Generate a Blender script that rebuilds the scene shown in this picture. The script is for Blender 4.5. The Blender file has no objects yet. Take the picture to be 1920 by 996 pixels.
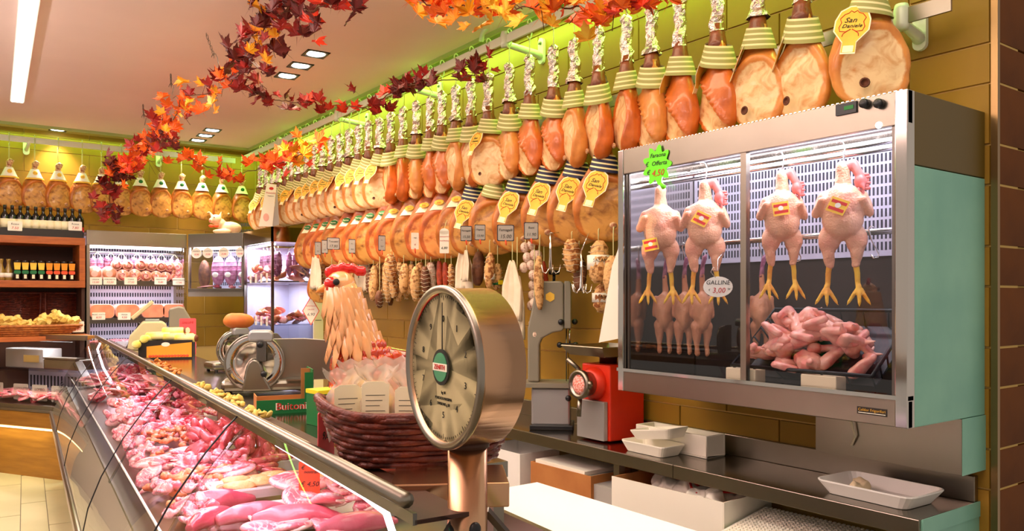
import bpy, bmesh, math, random
from mathutils import Vector as V, Matrix, noise as mnoise
R = math.radians
PI = math.pi
random.seed(7)
SC = bpy.context.scene
COL = SC.collection
# ------------------------------------------------------------------ camera
EYE = 1.68
YAW = R(36.05)
FPX = 1484.0
cam_d = bpy.data.cameras.new('camera')
cam = bpy.data.objects.new('camera', cam_d)
COL.objects.link(cam)
cam.location = (0, 0, EYE)
cam.rotation_euler = (R(90), 0, -YAW)
cam_d.sensor_width = 36
cam_d.lens = FPX / 1920 * 36
cam_d.shift_y = 62 / 1920
cam_d.clip_start = .05
SC.camera = cam
# ------------------------------------------------------------------ world
w = bpy.data.worlds.new('world')
SC.world = w
w.use_nodes = True
w.node_tree.nodes['Background'].inputs[0].default_value = (1.0, .86, .74, 1)
w.node_tree.nodes['Background'].inputs[1].default_value = .40
# ------------------------------------------------------------------ lights
def light(name, kind, loc, energy, color, rot=(0, 0, 0), size=(.5, .5), spot=100, blend=.6):
    d = bpy.data.lights.new(name, kind)
    d.energy = energy
    d.color = color
    if kind == 'AREA':
        d.shape = 'RECTANGLE'
        d.size, d.size_y = size
    elif kind == 'SPOT':
        d.spot_size = R(spot)
        d.spot_blend = blend
        d.shadow_soft_size = .07
    o = bpy.data.objects.new(name, d)
    o.location = loc
    o.rotation_euler = rot
    COL.objects.link(o)
    return o
WARM = (1.0, .80, .60)
light('ceiling_fill_light', 'AREA', (-1.9, 3.6, 2.35), 300, (1, .90, .88), rot=(R(180), R(-12), 0), size=(.5, 5))  # added area light with no fixture, aimed up to brighten the ceiling
CA = math.atan(.0773)               # the counter stands 4.4 degrees off the wall
light('room_luminaire_light', 'AREA', (.7, 5.2, 3.4), 75, (1, .86, .72), size=(.5, 6.5), rot=(0, 0, -CA))
light('room_luminaire_light', 'AREA', (1.2, .9, 3.42), 24, (1, .86, .70), size=(2.4, 1.2))
light('rail_luminaire_light', 'AREA', (2.0, 4.6, 3.44), 44, (1, .78, .52), size=(.3, 6.5))
light('cornice_lamp_light', 'AREA', (3.13, 5.6, 3.46), 46, (.45, 1.0, .16), size=(.10, 8.4))
light('cornice_lamp_light', 'AREA', (.9, 9.78, 3.46), 13, (.45, 1.0, .16), size=(4.2, .10))
VS = SC.view_settings
VS.view_transform = 'Standard'
VS.look = 'None'
VS.exposure = .38
VS.gamma = 1
VS.use_curve_mapping = False

# ------------------------------------------------------------------ layout helpers: a pixel meets a real plane
def ray(px, py):
    u = (px - 960) / FPX
    return V((math.sin(YAW) + u * math.cos(YAW), math.cos(YAW) - u * math.sin(YAW), (560 - py) / FPX))
CAMP = V((0, 0, EYE))
def at_depth(px, py, t): return CAMP + ray(px, py) * t
def at_x(px, py, x): d = ray(px, py); return CAMP + d * (x / d.x)
def at_y(px, py, y): d = ray(px, py); return CAMP + d * (y / d.y)
def at_z(px, py, z): d = ray(px, py); return CAMP + d * ((z - EYE) / d.z)
CX0 = .5653
def cpt(o, s, z): return V((CX0 + o * math.cos(CA) + s * math.sin(CA), -o * math.sin(CA) + s * math.cos(CA), z))
def inv_c(p):
    x = p.x - CX0
    return (x * math.cos(CA) - p.y * math.sin(CA), x * math.sin(CA) + p.y * math.cos(CA))
def face_cam(p): return math.atan2(-p[0], p[1])
ORD = ['first', 'second', 'third', 'fourth', 'fifth', 'sixth', 'seventh', 'eighth', 'ninth', 'tenth', 'eleventh', 'twelfth',
       'thirteenth', 'fourteenth', 'fifteenth', 'sixteenth', 'seventeenth', 'eighteenth', 'nineteenth', 'twentieth']
ORD += ['twenty-' + x for x in ORD[:9]] + ['thirtieth'] + ['thirty-' + x for x in ORD[:9]] + ['fortieth']
def rnd(a, b): return random.uniform(a, b)

# ------------------------------------------------------------------ materials
def lin(c):
    return tuple(((x / 255) / 12.92 if x / 255 <= .04045 else ((x / 255 + .055) / 1.055) ** 2.4) for x in c)
def mat(name, col, rough=.5, metal=0, col2=None, scale=8, lo=.35, hi=.65, bump=0, bscale=None, attr=None, acol=None, coat=0,
        emit=0, ecol=None, trans=0, sss=0, spec=None, stretch=None, vein=None):
    m = bpy.data.materials.new(name)
    m.use_nodes = True
    nt = m.node_tree
    N, L = nt.nodes, nt.links
    b = N['Principled BSDF']
    b.inputs['Base Color'].default_value = (*lin(col), 1)
    b.inputs['Roughness'].default_value = rough
    b.inputs['Metallic'].default_value = metal
    if coat: b.inputs['Coat Weight'].default_value = coat; b.inputs['Coat Roughness'].default_value = .08
    if trans: b.inputs['Transmission Weight'].default_value = trans
    if spec is not None: b.inputs['Specular IOR Level'].default_value = spec
    if sss: b.inputs['Subsurface Weight'].default_value = sss; b.inputs['Subsurface Scale'].default_value = .02
    if emit:
        b.inputs['Emission Color'].default_value = (*lin(ecol or col), 1)
        b.inputs['Emission Strength'].default_value = emit
    tc = N.new('ShaderNodeTexCoord')
    vec = tc.outputs['Object']
    if stretch:
        mp = N.new('ShaderNodeMapping'); mp.inputs['Scale'].default_value = stretch
        L.new(vec, mp.inputs[0]); vec = mp.outputs[0]
    src = None
    if col2:
        n = N.new('ShaderNodeTexNoise'); n.inputs['Scale'].default_value = scale; n.inputs['Detail'].default_value = 5
        L.new(vec, n.inputs['Vector'])
        r = N.new('ShaderNodeMapRange'); r.inputs[1].default_value = lo; r.inputs[2].default_value = hi
        L.new(n.outputs[0], r.inputs[0])
        x = N.new('ShaderNodeMix'); x.data_type = 'RGBA'
        x.inputs[6].default_value = (*lin(col), 1); x.inputs[7].default_value = (*lin(col2), 1)
        L.new(r.outputs[0], x.inputs[0]); src = x.outputs[2]
    if vein:
        n = N.new('ShaderNodeTexNoise'); n.inputs['Scale'].default_value = vein[1]; n.inputs['Detail'].default_value = 3
        n.inputs['Distortion'].default_value = 1.5
        L.new(vec, n.inputs['Vector'])
        r = N.new('ShaderNodeValToRGB')
        e = r.color_ramp.elements
        e[0].position = .46; e[0].color = (0, 0, 0, 1); e[1].position = .54; e[1].color = (0, 0, 0, 1)
        k = e.new(.5); k.color = (1, 1, 1, 1)
        L.new(n.outputs[0], r.inputs[0])
        x = N.new('ShaderNodeMix'); x.data_type = 'RGBA'
        if src: L.new(src, x.inputs[6])
        else: x.inputs[6].default_value = (*lin(col), 1)
        x.inputs[7].default_value = (*lin(vein[0]), 1)
        L.new(r.outputs[0], x.inputs[0]); src = x.outputs[2]
    if attr:
        a = N.new('ShaderNodeAttribute'); a.attribute_name = attr
        n = N.new('ShaderNodeTexNoise'); n.inputs['Scale'].default_value = 22; n.inputs['Detail'].default_value = 4
        L.new(tc.outputs['Object'], n.inputs['Vector'])
        ad = N.new('ShaderNodeMath'); ad.operation = 'MULTIPLY_ADD'; ad.inputs[1].default_value = .5; ad.inputs[2].default_value = -.25
        L.new(n.outputs[0], ad.inputs[0])
        a2 = N.new('ShaderNodeMath'); a2.operation = 'ADD'
        L.new(a.outputs['Fac'], a2.inputs[0]); L.new(ad.outputs[0], a2.inputs[1])
        r = N.new('ShaderNodeMapRange'); r.inputs[1].default_value = .38; r.inputs[2].default_value = .5
        L.new(a2.outputs[0], r.inputs[0])
        n2 = N.new('ShaderNodeTexNoise'); n2.inputs['Scale'].default_value = 14; n2.inputs['Detail'].default_value = 6; n2.inputs['Distortion'].default_value = 1
        L.new(tc.outputs['Object'], n2.inputs['Vector'])
        r2 = N.new('ShaderNodeMapRange'); r2.inputs[1].default_value = .46; r2.inputs[2].default_value = .68
        L.new(n2.outputs[0], r2.inputs[0])
        xc = N.new('ShaderNodeMix'); xc.data_type = 'RGBA'
        xc.inputs[6].default_value = (*lin(acol[0]), 1); xc.inputs[7].default_value = (*lin(acol[1]), 1)
        L.new(r2.outputs[0], xc.inputs[0])
        x = N.new('ShaderNodeMix'); x.data_type = 'RGBA'
        if src: L.new(src, x.inputs[6])
        else: x.inputs[6].default_value = (*lin(col), 1)
        L.new(xc.outputs[2], x.inputs[7]); L.new(r.outputs[0], x.inputs[0]); src = x.outputs[2]
    if src: L.new(src, b.inputs['Base Color'])
    if bump:
        n = N.new('ShaderNodeTexNoise'); n.inputs['Scale'].default_value = bscale or scale * 3; n.inputs['Detail'].default_value = 4
        L.new(vec, n.inputs['Vector'])
        bp = N.new('ShaderNodeBump'); bp.inputs['Strength'].default_value = bump; bp.inputs['Distance'].default_value = .01
        L.new(n.outputs[0], bp.inputs['Height']); L.new(bp.outputs[0], b.inputs['Normal'])
    return m
def glass(name, tint=(255, 255, 255), gl=.0, f=1.45, rough=0.0, haze=0):
    m = bpy.data.materials.new(name); m.use_nodes = True
    nt = m.node_tree; N, L = nt.nodes, nt.links
    pb = N['Principled BSDF']; pb.inputs['Base Color'].default_value = (*lin(tint), 1); pb.inputs['Roughness'].default_value = .4
    t = N.new('ShaderNodeBsdfTransparent'); t.inputs[0].default_value = (*lin(tint), 1)
    g = N.new('ShaderNodeBsdfGlossy'); g.inputs['Roughness'].default_value = rough
    fr = N.new('ShaderNodeFresnel'); fr.inputs[0].default_value = f
    ad = N.new('ShaderNodeMath'); ad.operation = 'ADD'; ad.use_clamp = True; ad.inputs[1].default_value = gl
    mx = N.new('ShaderNodeMixShader')
    ge = N.new('ShaderNodeNewGeometry'); fb = N.new('ShaderNodeMath'); fb.operation = 'SUBTRACT'; fb.inputs[0].default_value = 1
    mu = N.new('ShaderNodeMath'); mu.operation = 'MULTIPLY'
    L.new(ge.outputs['Backfacing'], fb.inputs[1]); L.new(fr.outputs[0], ad.inputs[0]); L.new(ad.outputs[0], mu.inputs[0]); L.new(fb.outputs[0], mu.inputs[1]); L.new(mu.outputs[0], mx.inputs[0]); L.new(t.outputs[0], mx.inputs[1]); L.new(g.outputs[0], mx.inputs[2])
    m2 = N.new('ShaderNodeMixShader'); m2.inputs[0].default_value = haze
    L.new(mx.outputs[0], m2.inputs[1]); L.new(pb.outputs[0], m2.inputs[2])
    L.new(m2.outputs[0] if haze else mx.outputs[0], N['Material Output'].inputs[0])
    if not haze: N.remove(pb)
    return m
M = {}
def dm(k, *a, **q): M[k] = mat(k, *a, **q)
dm('ceiling', (246, 220, 214), .9, col2=(236, 208, 202), scale=.6)
dm('tile', (158, 118, 38), .5, spec=.25, col2=(138, 102, 30), scale=2.2, bump=.12, bscale=9, stretch=(1, 1, .5))
dm('tile_b', (152, 112, 34), .5, spec=.25, col2=(162, 122, 42), scale=2.0, bump=.12, bscale=9)
dm('tile_c', (148, 110, 36), .5, spec=.25, col2=(158, 120, 40), scale=2.5, bump=.12, bscale=9)
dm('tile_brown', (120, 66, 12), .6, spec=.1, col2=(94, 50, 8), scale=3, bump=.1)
dm('grout', (216, 180, 104), .9)
dm('floor_tile', (214, 208, 168), .35, col2=(196, 192, 150), scale=1.4)
dm('floor_joint', (120, 115, 95), .9)
dm('cornice', (176, 190, 120), .7)
dm('trim_metal', (150, 120, 80), .3, 1)
dm('steel', (160, 151, 138), .3, 1, col2=(154, 145, 132), scale=3)
dm('steel_dark', (120, 114, 108), .28, 1)
dm('steel_mirror', (205, 198, 190), .1, 1)
dm('steel_top', (150, 142, 130), .16, 1, col2=(138, 130, 118), scale=4)
dm('copper_steel', (222, 176, 138), .24, 1, col2=(205, 158, 120), scale=2, stretch=(1, 1, 1))
dm('chrome', (225, 222, 218), .08, 1)
dm('teal_reflection', (148, 208, 184), .42, .15, col2=(130, 192, 172), scale=3)  # teal reflection in bare steel, put into the base colour
dm('olive_reflection', (100, 80, 22), .5)  # brownish reflection in the same steel side, painted as its own colour
dm('rail_white', (222, 228, 206), .4, .1)
dm('hook_plastic', (205, 215, 150), .45)
dm('string', (225, 225, 160), .7)
dm('foil', (226, 224, 220), .2, 1, col2=(236, 206, 200), scale=20, bump=.8, bscale=70)
dm('ham_skin', (216, 110, 34), .38, col2=(150, 62, 18), scale=7, lo=.48, hi=.78, bump=.25, bscale=30, attr='cut', acol=((244, 206, 150), (206, 128, 60)), coat=.35)
dm('ham_dark', (204, 116, 34), .42, col2=(122, 62, 16), scale=10, lo=.42, hi=.72, bump=.4, bscale=28, attr='cut', acol=((216, 156, 72), (138, 74, 22)), coat=.3)
dm('ham_orange', (206, 100, 30), .42, col2=(140, 62, 16), scale=9, lo=.44, hi=.74, bump=.4, bscale=28, attr='cut', acol=((236, 156, 76), (186, 88, 26)), coat=.3)
dm('ham_pale', (228, 150, 70), .42, col2=(190, 100, 34), scale=8, lo=.45, hi=.75, bump=.3, bscale=30, attr='cut', acol=((246, 210, 156), (212, 142, 74)), coat=.3)
dm('ham_leg', (150, 74, 24), .45, col2=(96, 40, 12), scale=14, bump=.3, bscale=50, coat=.3)
dm('bone', (236, 200, 150), .5, col2=(150, 70, 30), scale=60)
dm('bone_dark', (96, 46, 22), .6)
dm('paper_band', (244, 228, 170), .6)
dm('stripe_green', (164, 160, 92), .6)
dm('body_cream', (206, 196, 176), .28, .35)
dm('roast_pink', (226, 120, 136), .3, col2=(206, 84, 104), scale=7, bump=.3, bscale=30, coat=.5)
dm('roast_dark', (170, 50, 74), .26, col2=(200, 84, 104), scale=7, bump=.3, bscale=30, coat=.6)
dm('stripe_blue', (30, 34, 70), .6)
dm('label_yellow', (250, 208, 72), .6, col2=(246, 190, 60), scale=20)
dm('label_cream', (252, 240, 200), .6)
dm('label_orange', (240, 150, 20), .6)
dm('ink', (26, 22, 20), .6)
dm('ink_red', (200, 26, 20), .6)
dm('ink_green', (30, 120, 50), .6)
dm('ink_gold', (200, 150, 40), .6)
dm('card_white', (244, 238, 222), .6)
dm('card_grey', (176, 172, 164), .5)
dm('card_red', (236, 84, 40), .6)
dm('card_green', (110, 240, 20), .6)
dm('card_pink', (240, 90, 100), .6)
dm('cord', (222, 210, 180), .8)
dm('sal_brown', (150, 86, 34), .7, col2=(226, 176, 112), scale=38, lo=.44, hi=.56, bump=.8, bscale=60)
dm('sal_tan', (226, 178, 116), .7, col2=(150, 96, 44), scale=45, lo=.5, hi=.62, bump=.8, bscale=70)
dm('sal_red', (186, 66, 24), .6, col2=(130, 40, 16), scale=30, bump=.5)
dm('sal_white', (232, 208, 188), .75, col2=(190, 140, 116), scale=40, lo=.48, hi=.6, bump=.5)
dm('sal_dark', (84, 44, 26), .6, col2=(130, 80, 46), scale=20, bump=.5)
dm('cloth', (240, 226, 200), .9, col2=(226, 208, 178), scale=9, bump=.4, bscale=14)
dm('chick', (240, 178, 140), .42, col2=(232, 138, 116), scale=9, lo=.45, hi=.7, bump=.5, bscale=150, coat=.3, sss=.12)
dm('chick_pale', (214, 150, 108), .45, col2=(186, 116, 78), scale=6, bump=.25, bscale=110, coat=.2)
dm('chick_foot', (246, 196, 52), .5, col2=(230, 150, 40), scale=18, bump=.4, bscale=90)
dm('chick_head', (236, 140, 130), .45, col2=(226, 100, 96), scale=20, coat=.3)
dm('comb', (214, 40, 40), .4, coat=.4)
dm('wingmeat', (246, 180, 158), .36, col2=(226, 110, 100), scale=16, lo=.46, hi=.68, bump=.3, bscale=60, coat=.5, sss=.1)
dm('black_plastic', (22, 22, 26), .35)
dm('white_plastic', (246, 242, 236), .35)
dm('cream_block', (236, 214, 176), .7)
dm('foam', (246, 240, 224), .7)
dm('cardboard', (190, 124, 64), .8, col2=(176, 110, 54), scale=6)
dm('red_paint', (226, 48, 14), .4, col2=(206, 38, 12), scale=4)
dm('grey_paint', (142, 136, 120), .4, .2)
dm('silver_paint', (180, 178, 178), .35, .6)
dm('mince', (226, 110, 90), .5, col2=(250, 200, 190), scale=120, lo=.48, hi=.52)
dm('board', (250, 246, 240), .4)
dm('wood', (186, 100, 34), .45, col2=(160, 80, 24), scale=5, stretch=(1, 1, 8), coat=.15)
dm('wood_dark', (66, 32, 14), .6)
dm('wood_light', (170, 118, 40), .5, col2=(150, 100, 30), scale=3, stretch=(1, 1, 9))
dm('wicker', (124, 44, 20), .5, col2=(84, 24, 12), scale=30, bump=.6, coat=.3)
dm('wicker_tan', (196, 120, 50), .6, col2=(150, 84, 32), scale=30, bump=.6)
dm('wine_glass', (14, 16, 14), .1, spec=.8)
dm('bottle_clear', (150, 120, 50), .1, spec=.8)
dm('jar_dark', (30, 16, 10), .2)
dm('pig', (244, 214, 176), .35, col2=(236, 190, 160), scale=12, coat=.6)
dm('pink', (240, 150, 150), .4)
dm('hen_neck', (250, 196, 140), .18, col2=(240, 160, 96), scale=9, coat=.8)
dm('hen_body', (176, 48, 16), .2, col2=(120, 24, 10), scale=14, coat=.8)
dm('hen_scale', (214, 72, 24), .16, col2=(190, 50, 18), scale=10, coat=.9)
dm('hen_dark', (52, 22, 18), .25, coat=.7)
dm('hen_red', (226, 22, 14), .15, coat=.9)
dm('hen_beak', (240, 150, 60), .3, coat=.5)
dm('box_green', (10, 112, 56), .45)
dm('box_yellow', (246, 220, 30), .5)
dm('box_black', (30, 20, 14), .5)
dm('box_gold', (240, 160, 40), .5)
dm('wrap_yellow', (238, 214, 70), .5, col2=(246, 236, 170), scale=12)
dm('cut_dark', (90, 40, 22), .6, col2=(140, 70, 40), scale=60)
dm('pasta', (240, 214, 120), .6, col2=(222, 180, 80), scale=16)
dm('dial', (206, 194, 150), .5, col2=(196, 184, 138), scale=4)
dm('dial_green', (70, 150, 110), .4)
dm('led', (255, 255, 255), .5, emit=9, ecol=(250, 246, 255))
dm('led_pink', (255, 255, 255), .5, emit=5, ecol=(255, 236, 250))
dm('led_warm', (255, 255, 255), .5, emit=3.2, ecol=(255, 226, 160))
dm('lamp_white', (255, 255, 255), .5, emit=6, ecol=(236, 255, 250))
dm('line_lamp', (255, 255, 255), .5, emit=6, ecol=(255, 255, 236))
dm('case_back', (196, 194, 214), .4, .1)
dm('slot', (36, 36, 52), .6)
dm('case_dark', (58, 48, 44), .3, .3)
dm('vine', (96, 52, 22), .7)
dm('clear_plastic', (250, 236, 214), .15, trans=.75)
for k, c1, c2 in (('red', (168, 24, 14), (110, 14, 10)), ('dark', (112, 20, 12), (70, 12, 10)), ('orange', (242, 110, 14), (220, 70, 10)),
                  ('yellow', (252, 180, 30), (246, 130, 16)), ('scarlet', (226, 58, 12), (190, 30, 10)), ('gold', (255, 206, 60), (250, 160, 24))):
    dm('leaf_' + k, c1, .5, col2=c2, scale=14, lo=.4, hi=.6)
dm('meat_red', (196, 44, 66), .3, col2=(236, 130, 140), scale=12, lo=.5, hi=.66, bump=.3, bscale=40, coat=.5, vein=((246, 190, 188), 16))
dm('meat_pink', (228, 104, 124), .32, col2=(248, 180, 180), scale=9, lo=.42, hi=.62, bump=.3, bscale=40, coat=.5, vein=((250, 206, 204), 15))
dm('meat_dark', (130, 20, 44), .22, col2=(170, 40, 70), scale=8, bump=.3, bscale=20, coat=.7)
dm('meat_pale', (248, 196, 180), .36, col2=(244, 160, 150), scale=9, bump=.25, bscale=40, coat=.4)
dm('meat_orange', (232, 110, 66), .4, col2=(246, 170, 120), scale=30, lo=.44, hi=.6, bump=.4, bscale=60, coat=.4)
dm('saus_pink', (206, 96, 98), .26, col2=(168, 50, 60), scale=34, lo=.46, hi=.62, bump=.3, bscale=90, coat=.7)
dm('patty', (250, 196, 140), .5, col2=(240, 176, 110), scale=40, bump=.5, bscale=120)
dm('fat', (250, 222, 206), .4, coat=.3)
dm('cooked_ham', (252, 160, 120), .4, col2=(246, 140, 104), scale=12, coat=.3)
dm('purple_meat', (134, 62, 96), .4, col2=(196, 130, 160), scale=22, lo=.45, hi=.6, coat=.4, bump=.4)
dm('bread', (228, 140, 60), .5, col2=(196, 100, 36), scale=6)
dm('silver_grey', (150, 156, 150), .5)
dm('screen_blue', (70, 90, 110), .3)
dm('camera_grey', (150, 140, 130), .4)
M['glass'] = glass('glass', (248, 251, 250), gl=.0, f=1.2)
M['glass_case'] = glass('glass_case', (238, 240, 244), gl=.03)
M['glass_dark'] = glass('glass_dark', (225, 228, 235), gl=.05)
M['film'] = glass('film', (252, 246, 236), gl=.03, f=1.2, rough=.2, haze=.28)
M['dial_glass'] = glass('dial_glass', (253, 253, 250), gl=.0, f=1.04)

# ------------------------------------------------------------------ mesh builder
def frame_of(d):
    d = V(d).normalized()
    a = V((0, 0, 1)) if abs(d.z) < .9 else V((1, 0, 0))
    x = d.cross(a).normalized()
    return x, d.cross(x).normalized()
class MB:
    def __init__(s): s.v = []; s.f = []; s.m = []; s.a = []; s.sm = []
    def add(s, vs, fs, m=0, smooth=False, a=None):
        n = len(s.v)
        s.v += [tuple(x) for x in vs]
        s.f += [tuple(i + n for i in f) for f in fs]
        s.m += [m] * len(fs); s.sm += [smooth] * len(fs)
        s.a += list(a) if a else [0.0] * len(vs)
        return s
    def box(s, c, d, rz=0, m=0, rx=0, ry=0):
        mt = Matrix.Translation(c) @ Matrix.Rotation(rz, 4, 'Z') @ Matrix.Rotation(ry, 4, 'Y') @ Matrix.Rotation(rx, 4, 'X')
        vs = [mt @ V((x * d[0] / 2, y * d[1] / 2, z * d[2] / 2)) for x in (-1, 1) for y in (-1, 1) for z in (-1, 1)]
        return s.add(vs, [(0, 1, 3, 2), (4, 6, 7, 5), (0, 4, 5, 1), (2, 3, 7, 6), (0, 2, 6, 4), (1, 5, 7, 3)], m)
    def bb(s, a, b, m=0):
        return s.box([(a[i] + b[i]) / 2 for i in range(3)], [abs(b[i] - a[i]) for i in range(3)], m=m)
    def tube(s, pts, r, n=8, m=0, caps=True, smooth=True):
        pts = [V(p) for p in pts]
        rs = r if isinstance(r, (list, tuple)) else [r] * len(pts)
        vs, fs = [], []
        x = None
        for i, p in enumerate(pts):
            d = (pts[min(i + 1, len(pts) - 1)] - pts[max(i - 1, 0)]).normalized()
            if x is None: x, y = frame_of(d)
            else:
                x = (x - d * x.dot(d)).normalized(); y = d.cross(x).normalized()
            for k in range(n):
                t = 2 * PI * k / n
                vs.append(p + (x * math.cos(t) + y * math.sin(t)) * rs[i])
        for i in range(len(pts) - 1):
            for k in range(n):
                a, b = i * n + k, i * n + (k + 1) % n
                fs.append((a, b, b + n, a + n))
        if caps:
            fs.append(tuple(range(n))[::-1]); fs.append(tuple((len(pts) - 1) * n + k for k in range(n)))
        return s.add(vs, fs, m, smooth)
    def lathe(s, prof, n=16, o=(0, 0, 0), m=0, ax='z', smooth=True, caps=True):
        vs, fs = [], []
        for (r, z) in prof:
            for k in range(n):
                t = 2 * PI * k / n
                c, q = r * math.cos(t), r * math.sin(t)
                p = {'z': (c, q, z), 'x': (z, c, q), 'y': (q, z, c)}[ax]
                vs.append((p[0] + o[0], p[1] + o[1], p[2] + o[2]))
        for i in range(len(prof) - 1):
            for k in range(n):
                a, b = i * n + k, i * n + (k + 1) % n
                fs.append((a, b, b + n, a + n))
        if caps and prof[0][0] > 1e-5: fs.append(tuple(range(n))[::-1])
        if caps and prof[-1][0] > 1e-5: fs.append(tuple((len(prof) - 1) * n + k for k in range(n)))
        return s.add(vs, fs, m, smooth)
    def ell(s, c, r, n=12, k=8, m=0, rot=None):
        vs, fs = [], []
        for i in range(k + 1):
            ph = PI * i / k
            for j in range(n):
                t = 2 * PI * j / n
                p = V((r[0] * math.sin(ph) * math.cos(t), r[1] * math.sin(ph) * math.sin(t), r[2] * math.cos(ph)))
                if rot: p = rot @ p
                vs.append(p + V(c))
        for i in range(k):
            for j in range(n):
                a, b = i * n + j, i * n + (j + 1) % n
                fs.append((a, a + n, b + n, b))
        return s.add(vs, fs, m, True)
    def prism(s, pts, h, mt=None, m=0, smooth=False):
        """outline in local XZ, thickness h along Y (front at -h/2)"""
        n = len(pts)
        mt = mt or Matrix()
        vs = [mt @ V((p[0], -h / 2, p[1])) for p in pts] + [mt @ V((p[0], h / 2, p[1])) for p in pts]
        fs = [tuple(range(n)), tuple(range(2 * n - 1, n - 1, -1))] + [(i, i + n, (i + 1) % n + n, (i + 1) % n) for i in range(n)]
        return s.add(vs, fs, m, smooth)
    def sheet(s, rows, m=0, smooth=True):
        nr, nc = len(rows), len(rows[0])
        return s.add([p for r in rows for p in r], [(i * nc + j, i * nc + j + 1, (i + 1) * nc + j + 1, (i + 1) * nc + j) for i in range(nr - 1) for j in range(nc - 1)], m, smooth)
    def mesh(s, name, mats):
        me = bpy.data.meshes.new(name)
        me.from_pydata(s.v, [], s.f)
        for x in (mats if isinstance(mats, (list, tuple)) else [mats]): me.materials.append(M[x])
        me.polygons.foreach_set('material_index', s.m)
        me.polygons.foreach_set('use_smooth', s.sm)
        if any(s.a):
            at = me.attributes.new('cut', 'FLOAT', 'POINT')
            at.data.foreach_set('value', s.a)
        bm = bmesh.new(); bm.from_mesh(me)
        bmesh.ops.remove_doubles(bm, verts=bm.verts, dist=1e-6)
        bmesh.ops.recalc_face_normals(bm, faces=bm.faces)
        bm.to_mesh(me); bm.free()
        me.update()
        return me
    def build(s, name, mats, parent=None, loc=None, rz=0, bevel=0, tag_=None, solid=0):
        o = link(name, s.mesh(name, mats), parent, loc, rz)
        if bevel:
            b = o.modifiers.new('bevel', 'BEVEL'); b.width = bevel; b.segments = 2; b.limit_method = 'ANGLE'
        if solid:
            b = o.modifiers.new('solid', 'SOLIDIFY'); b.thickness = solid; b.offset = 0
        return o
def link(name, data, parent=None, loc=None, rz=0, scale=None, rot=None):
    o = bpy.data.objects.new(name, data)
    COL.objects.link(o)
    if parent: o.parent = parent
    if loc is not None: o.location = loc
    if rz: o.rotation_euler = (0, 0, rz)
    if rot: o.rotation_euler = rot
    if scale: o.scale = scale if hasattr(scale, '__len__') else (scale,) * 3
    return o
def tag(o, label=None, cat=None, group=None, kind=None):
    if label: o['label'] = label
    if cat: o['category'] = cat
    if group: o['group'] = group
    if kind: o['kind'] = kind
    return o
def thing(name, label, cat, loc=(0, 0, 0), rz=0, group=None):
    return tag(link(name, None, None, loc, rz), label, cat, group)
def kids(o): return [c for c in COL.objects if c.parent == o] if o.type == 'EMPTY' else [c for c in o.children]
def copy_tree(o, parent=None):
    c = o.copy(); COL.objects.link(c); c.parent = parent
    for ch in list(o.children): copy_tree(ch, c)
    return c
def place(proto, used, name_loc, rz=0, label=None, group=None, rot=None, scale=None):
    """first use moves the prototype, later uses copy it"""
    if proto.name not in used: used.add(proto.name); o = proto
    else: o = copy_tree(proto)
    o.location = name_loc
    o.rotation_euler = rot if rot else (0, 0, rz)
    if scale: o.scale = (scale,) * 3 if not hasattr(scale, '__len__') else scale
    if label: o['label'] = label
    if group: o['group'] = group
    return o
USED = set()
def fuse(mb, voxel=.006, smooth=3, name='body', mats='chick', wob=0, ws=12):
    """melts overlapping solids into one continuous skin"""
    me = mb.mesh(name, mats)
    o = link('fuse_work', me)
    r = o.modifiers.new('r', 'REMESH'); r.mode = 'VOXEL'; r.voxel_size = voxel; r.use_smooth_shade = True
    q = o.modifiers.new('s', 'SMOOTH'); q.iterations = smooth; q.factor = .6
    dg = bpy.context.evaluated_depsgraph_get()
    out = bpy.data.meshes.new_from_object(o.evaluated_get(dg))
    bpy.data.objects.remove(o); bpy.data.meshes.remove(me)
    out.name = name
    out.materials.clear()
    out.materials.append(M[mats])
    if wob:
        for v in out.vertices:
            v.co += mnoise.noise_vector(v.co * ws) * wob
    for p in out.polygons: p.use_smooth = True; p.material_index = 0
    return out
TXT = {}
def text(name, s, size, m, parent, loc, rot=(R(90), 0, 0), align='CENTER', shear=0, ext=.0004, sx=1):
    key = (s, size, m, align, shear, sx)
    if key not in TXT:
        c = bpy.data.curves.new('t', 'FONT'); c.body = s; c.size = size; c.align_x = align; c.align_y = 'CENTER'
        c.extrude = ext; c.shear = shear; c.resolution_u = 2
        o = link('t', c)
        me = bpy.data.meshes.new_from_object(o.evaluated_get(bpy.context.evaluated_depsgraph_get()))
        bpy.data.objects.remove(o); bpy.data.curves.remove(c)
        if sx != 1:
            for v in me.vertices: v.co.x *= sx
        me.materials.clear(); me.materials.append(M[m]); me.name = 'lettering'
        for p in me.polygons: p.material_index = 0
        TXT[key] = me
    return link(name, TXT[key], parent, loc, rot=rot)
def rrect(w, h, r, n=3, cx=0, cz=0):
    p = []
    for (sx, sz, a0) in ((1, 1, 0), (-1, 1, 90), (-1, -1, 180), (1, -1, 270)):
        for k in range(n + 1):
            a = R(a0 + 90 * k / n)
            p.append((cx + sx * (w / 2 - r) + r * math.cos(a), cz + sz * (h / 2 - r) + r * math.sin(a)))
    return p
def circ(r, n=20, cx=0, cz=0, rz=None):
    return [(cx + r * math.cos(2 * PI * k / n), cz + (rz or r) * math.sin(2 * PI * k / n)) for k in range(n)]
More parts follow.
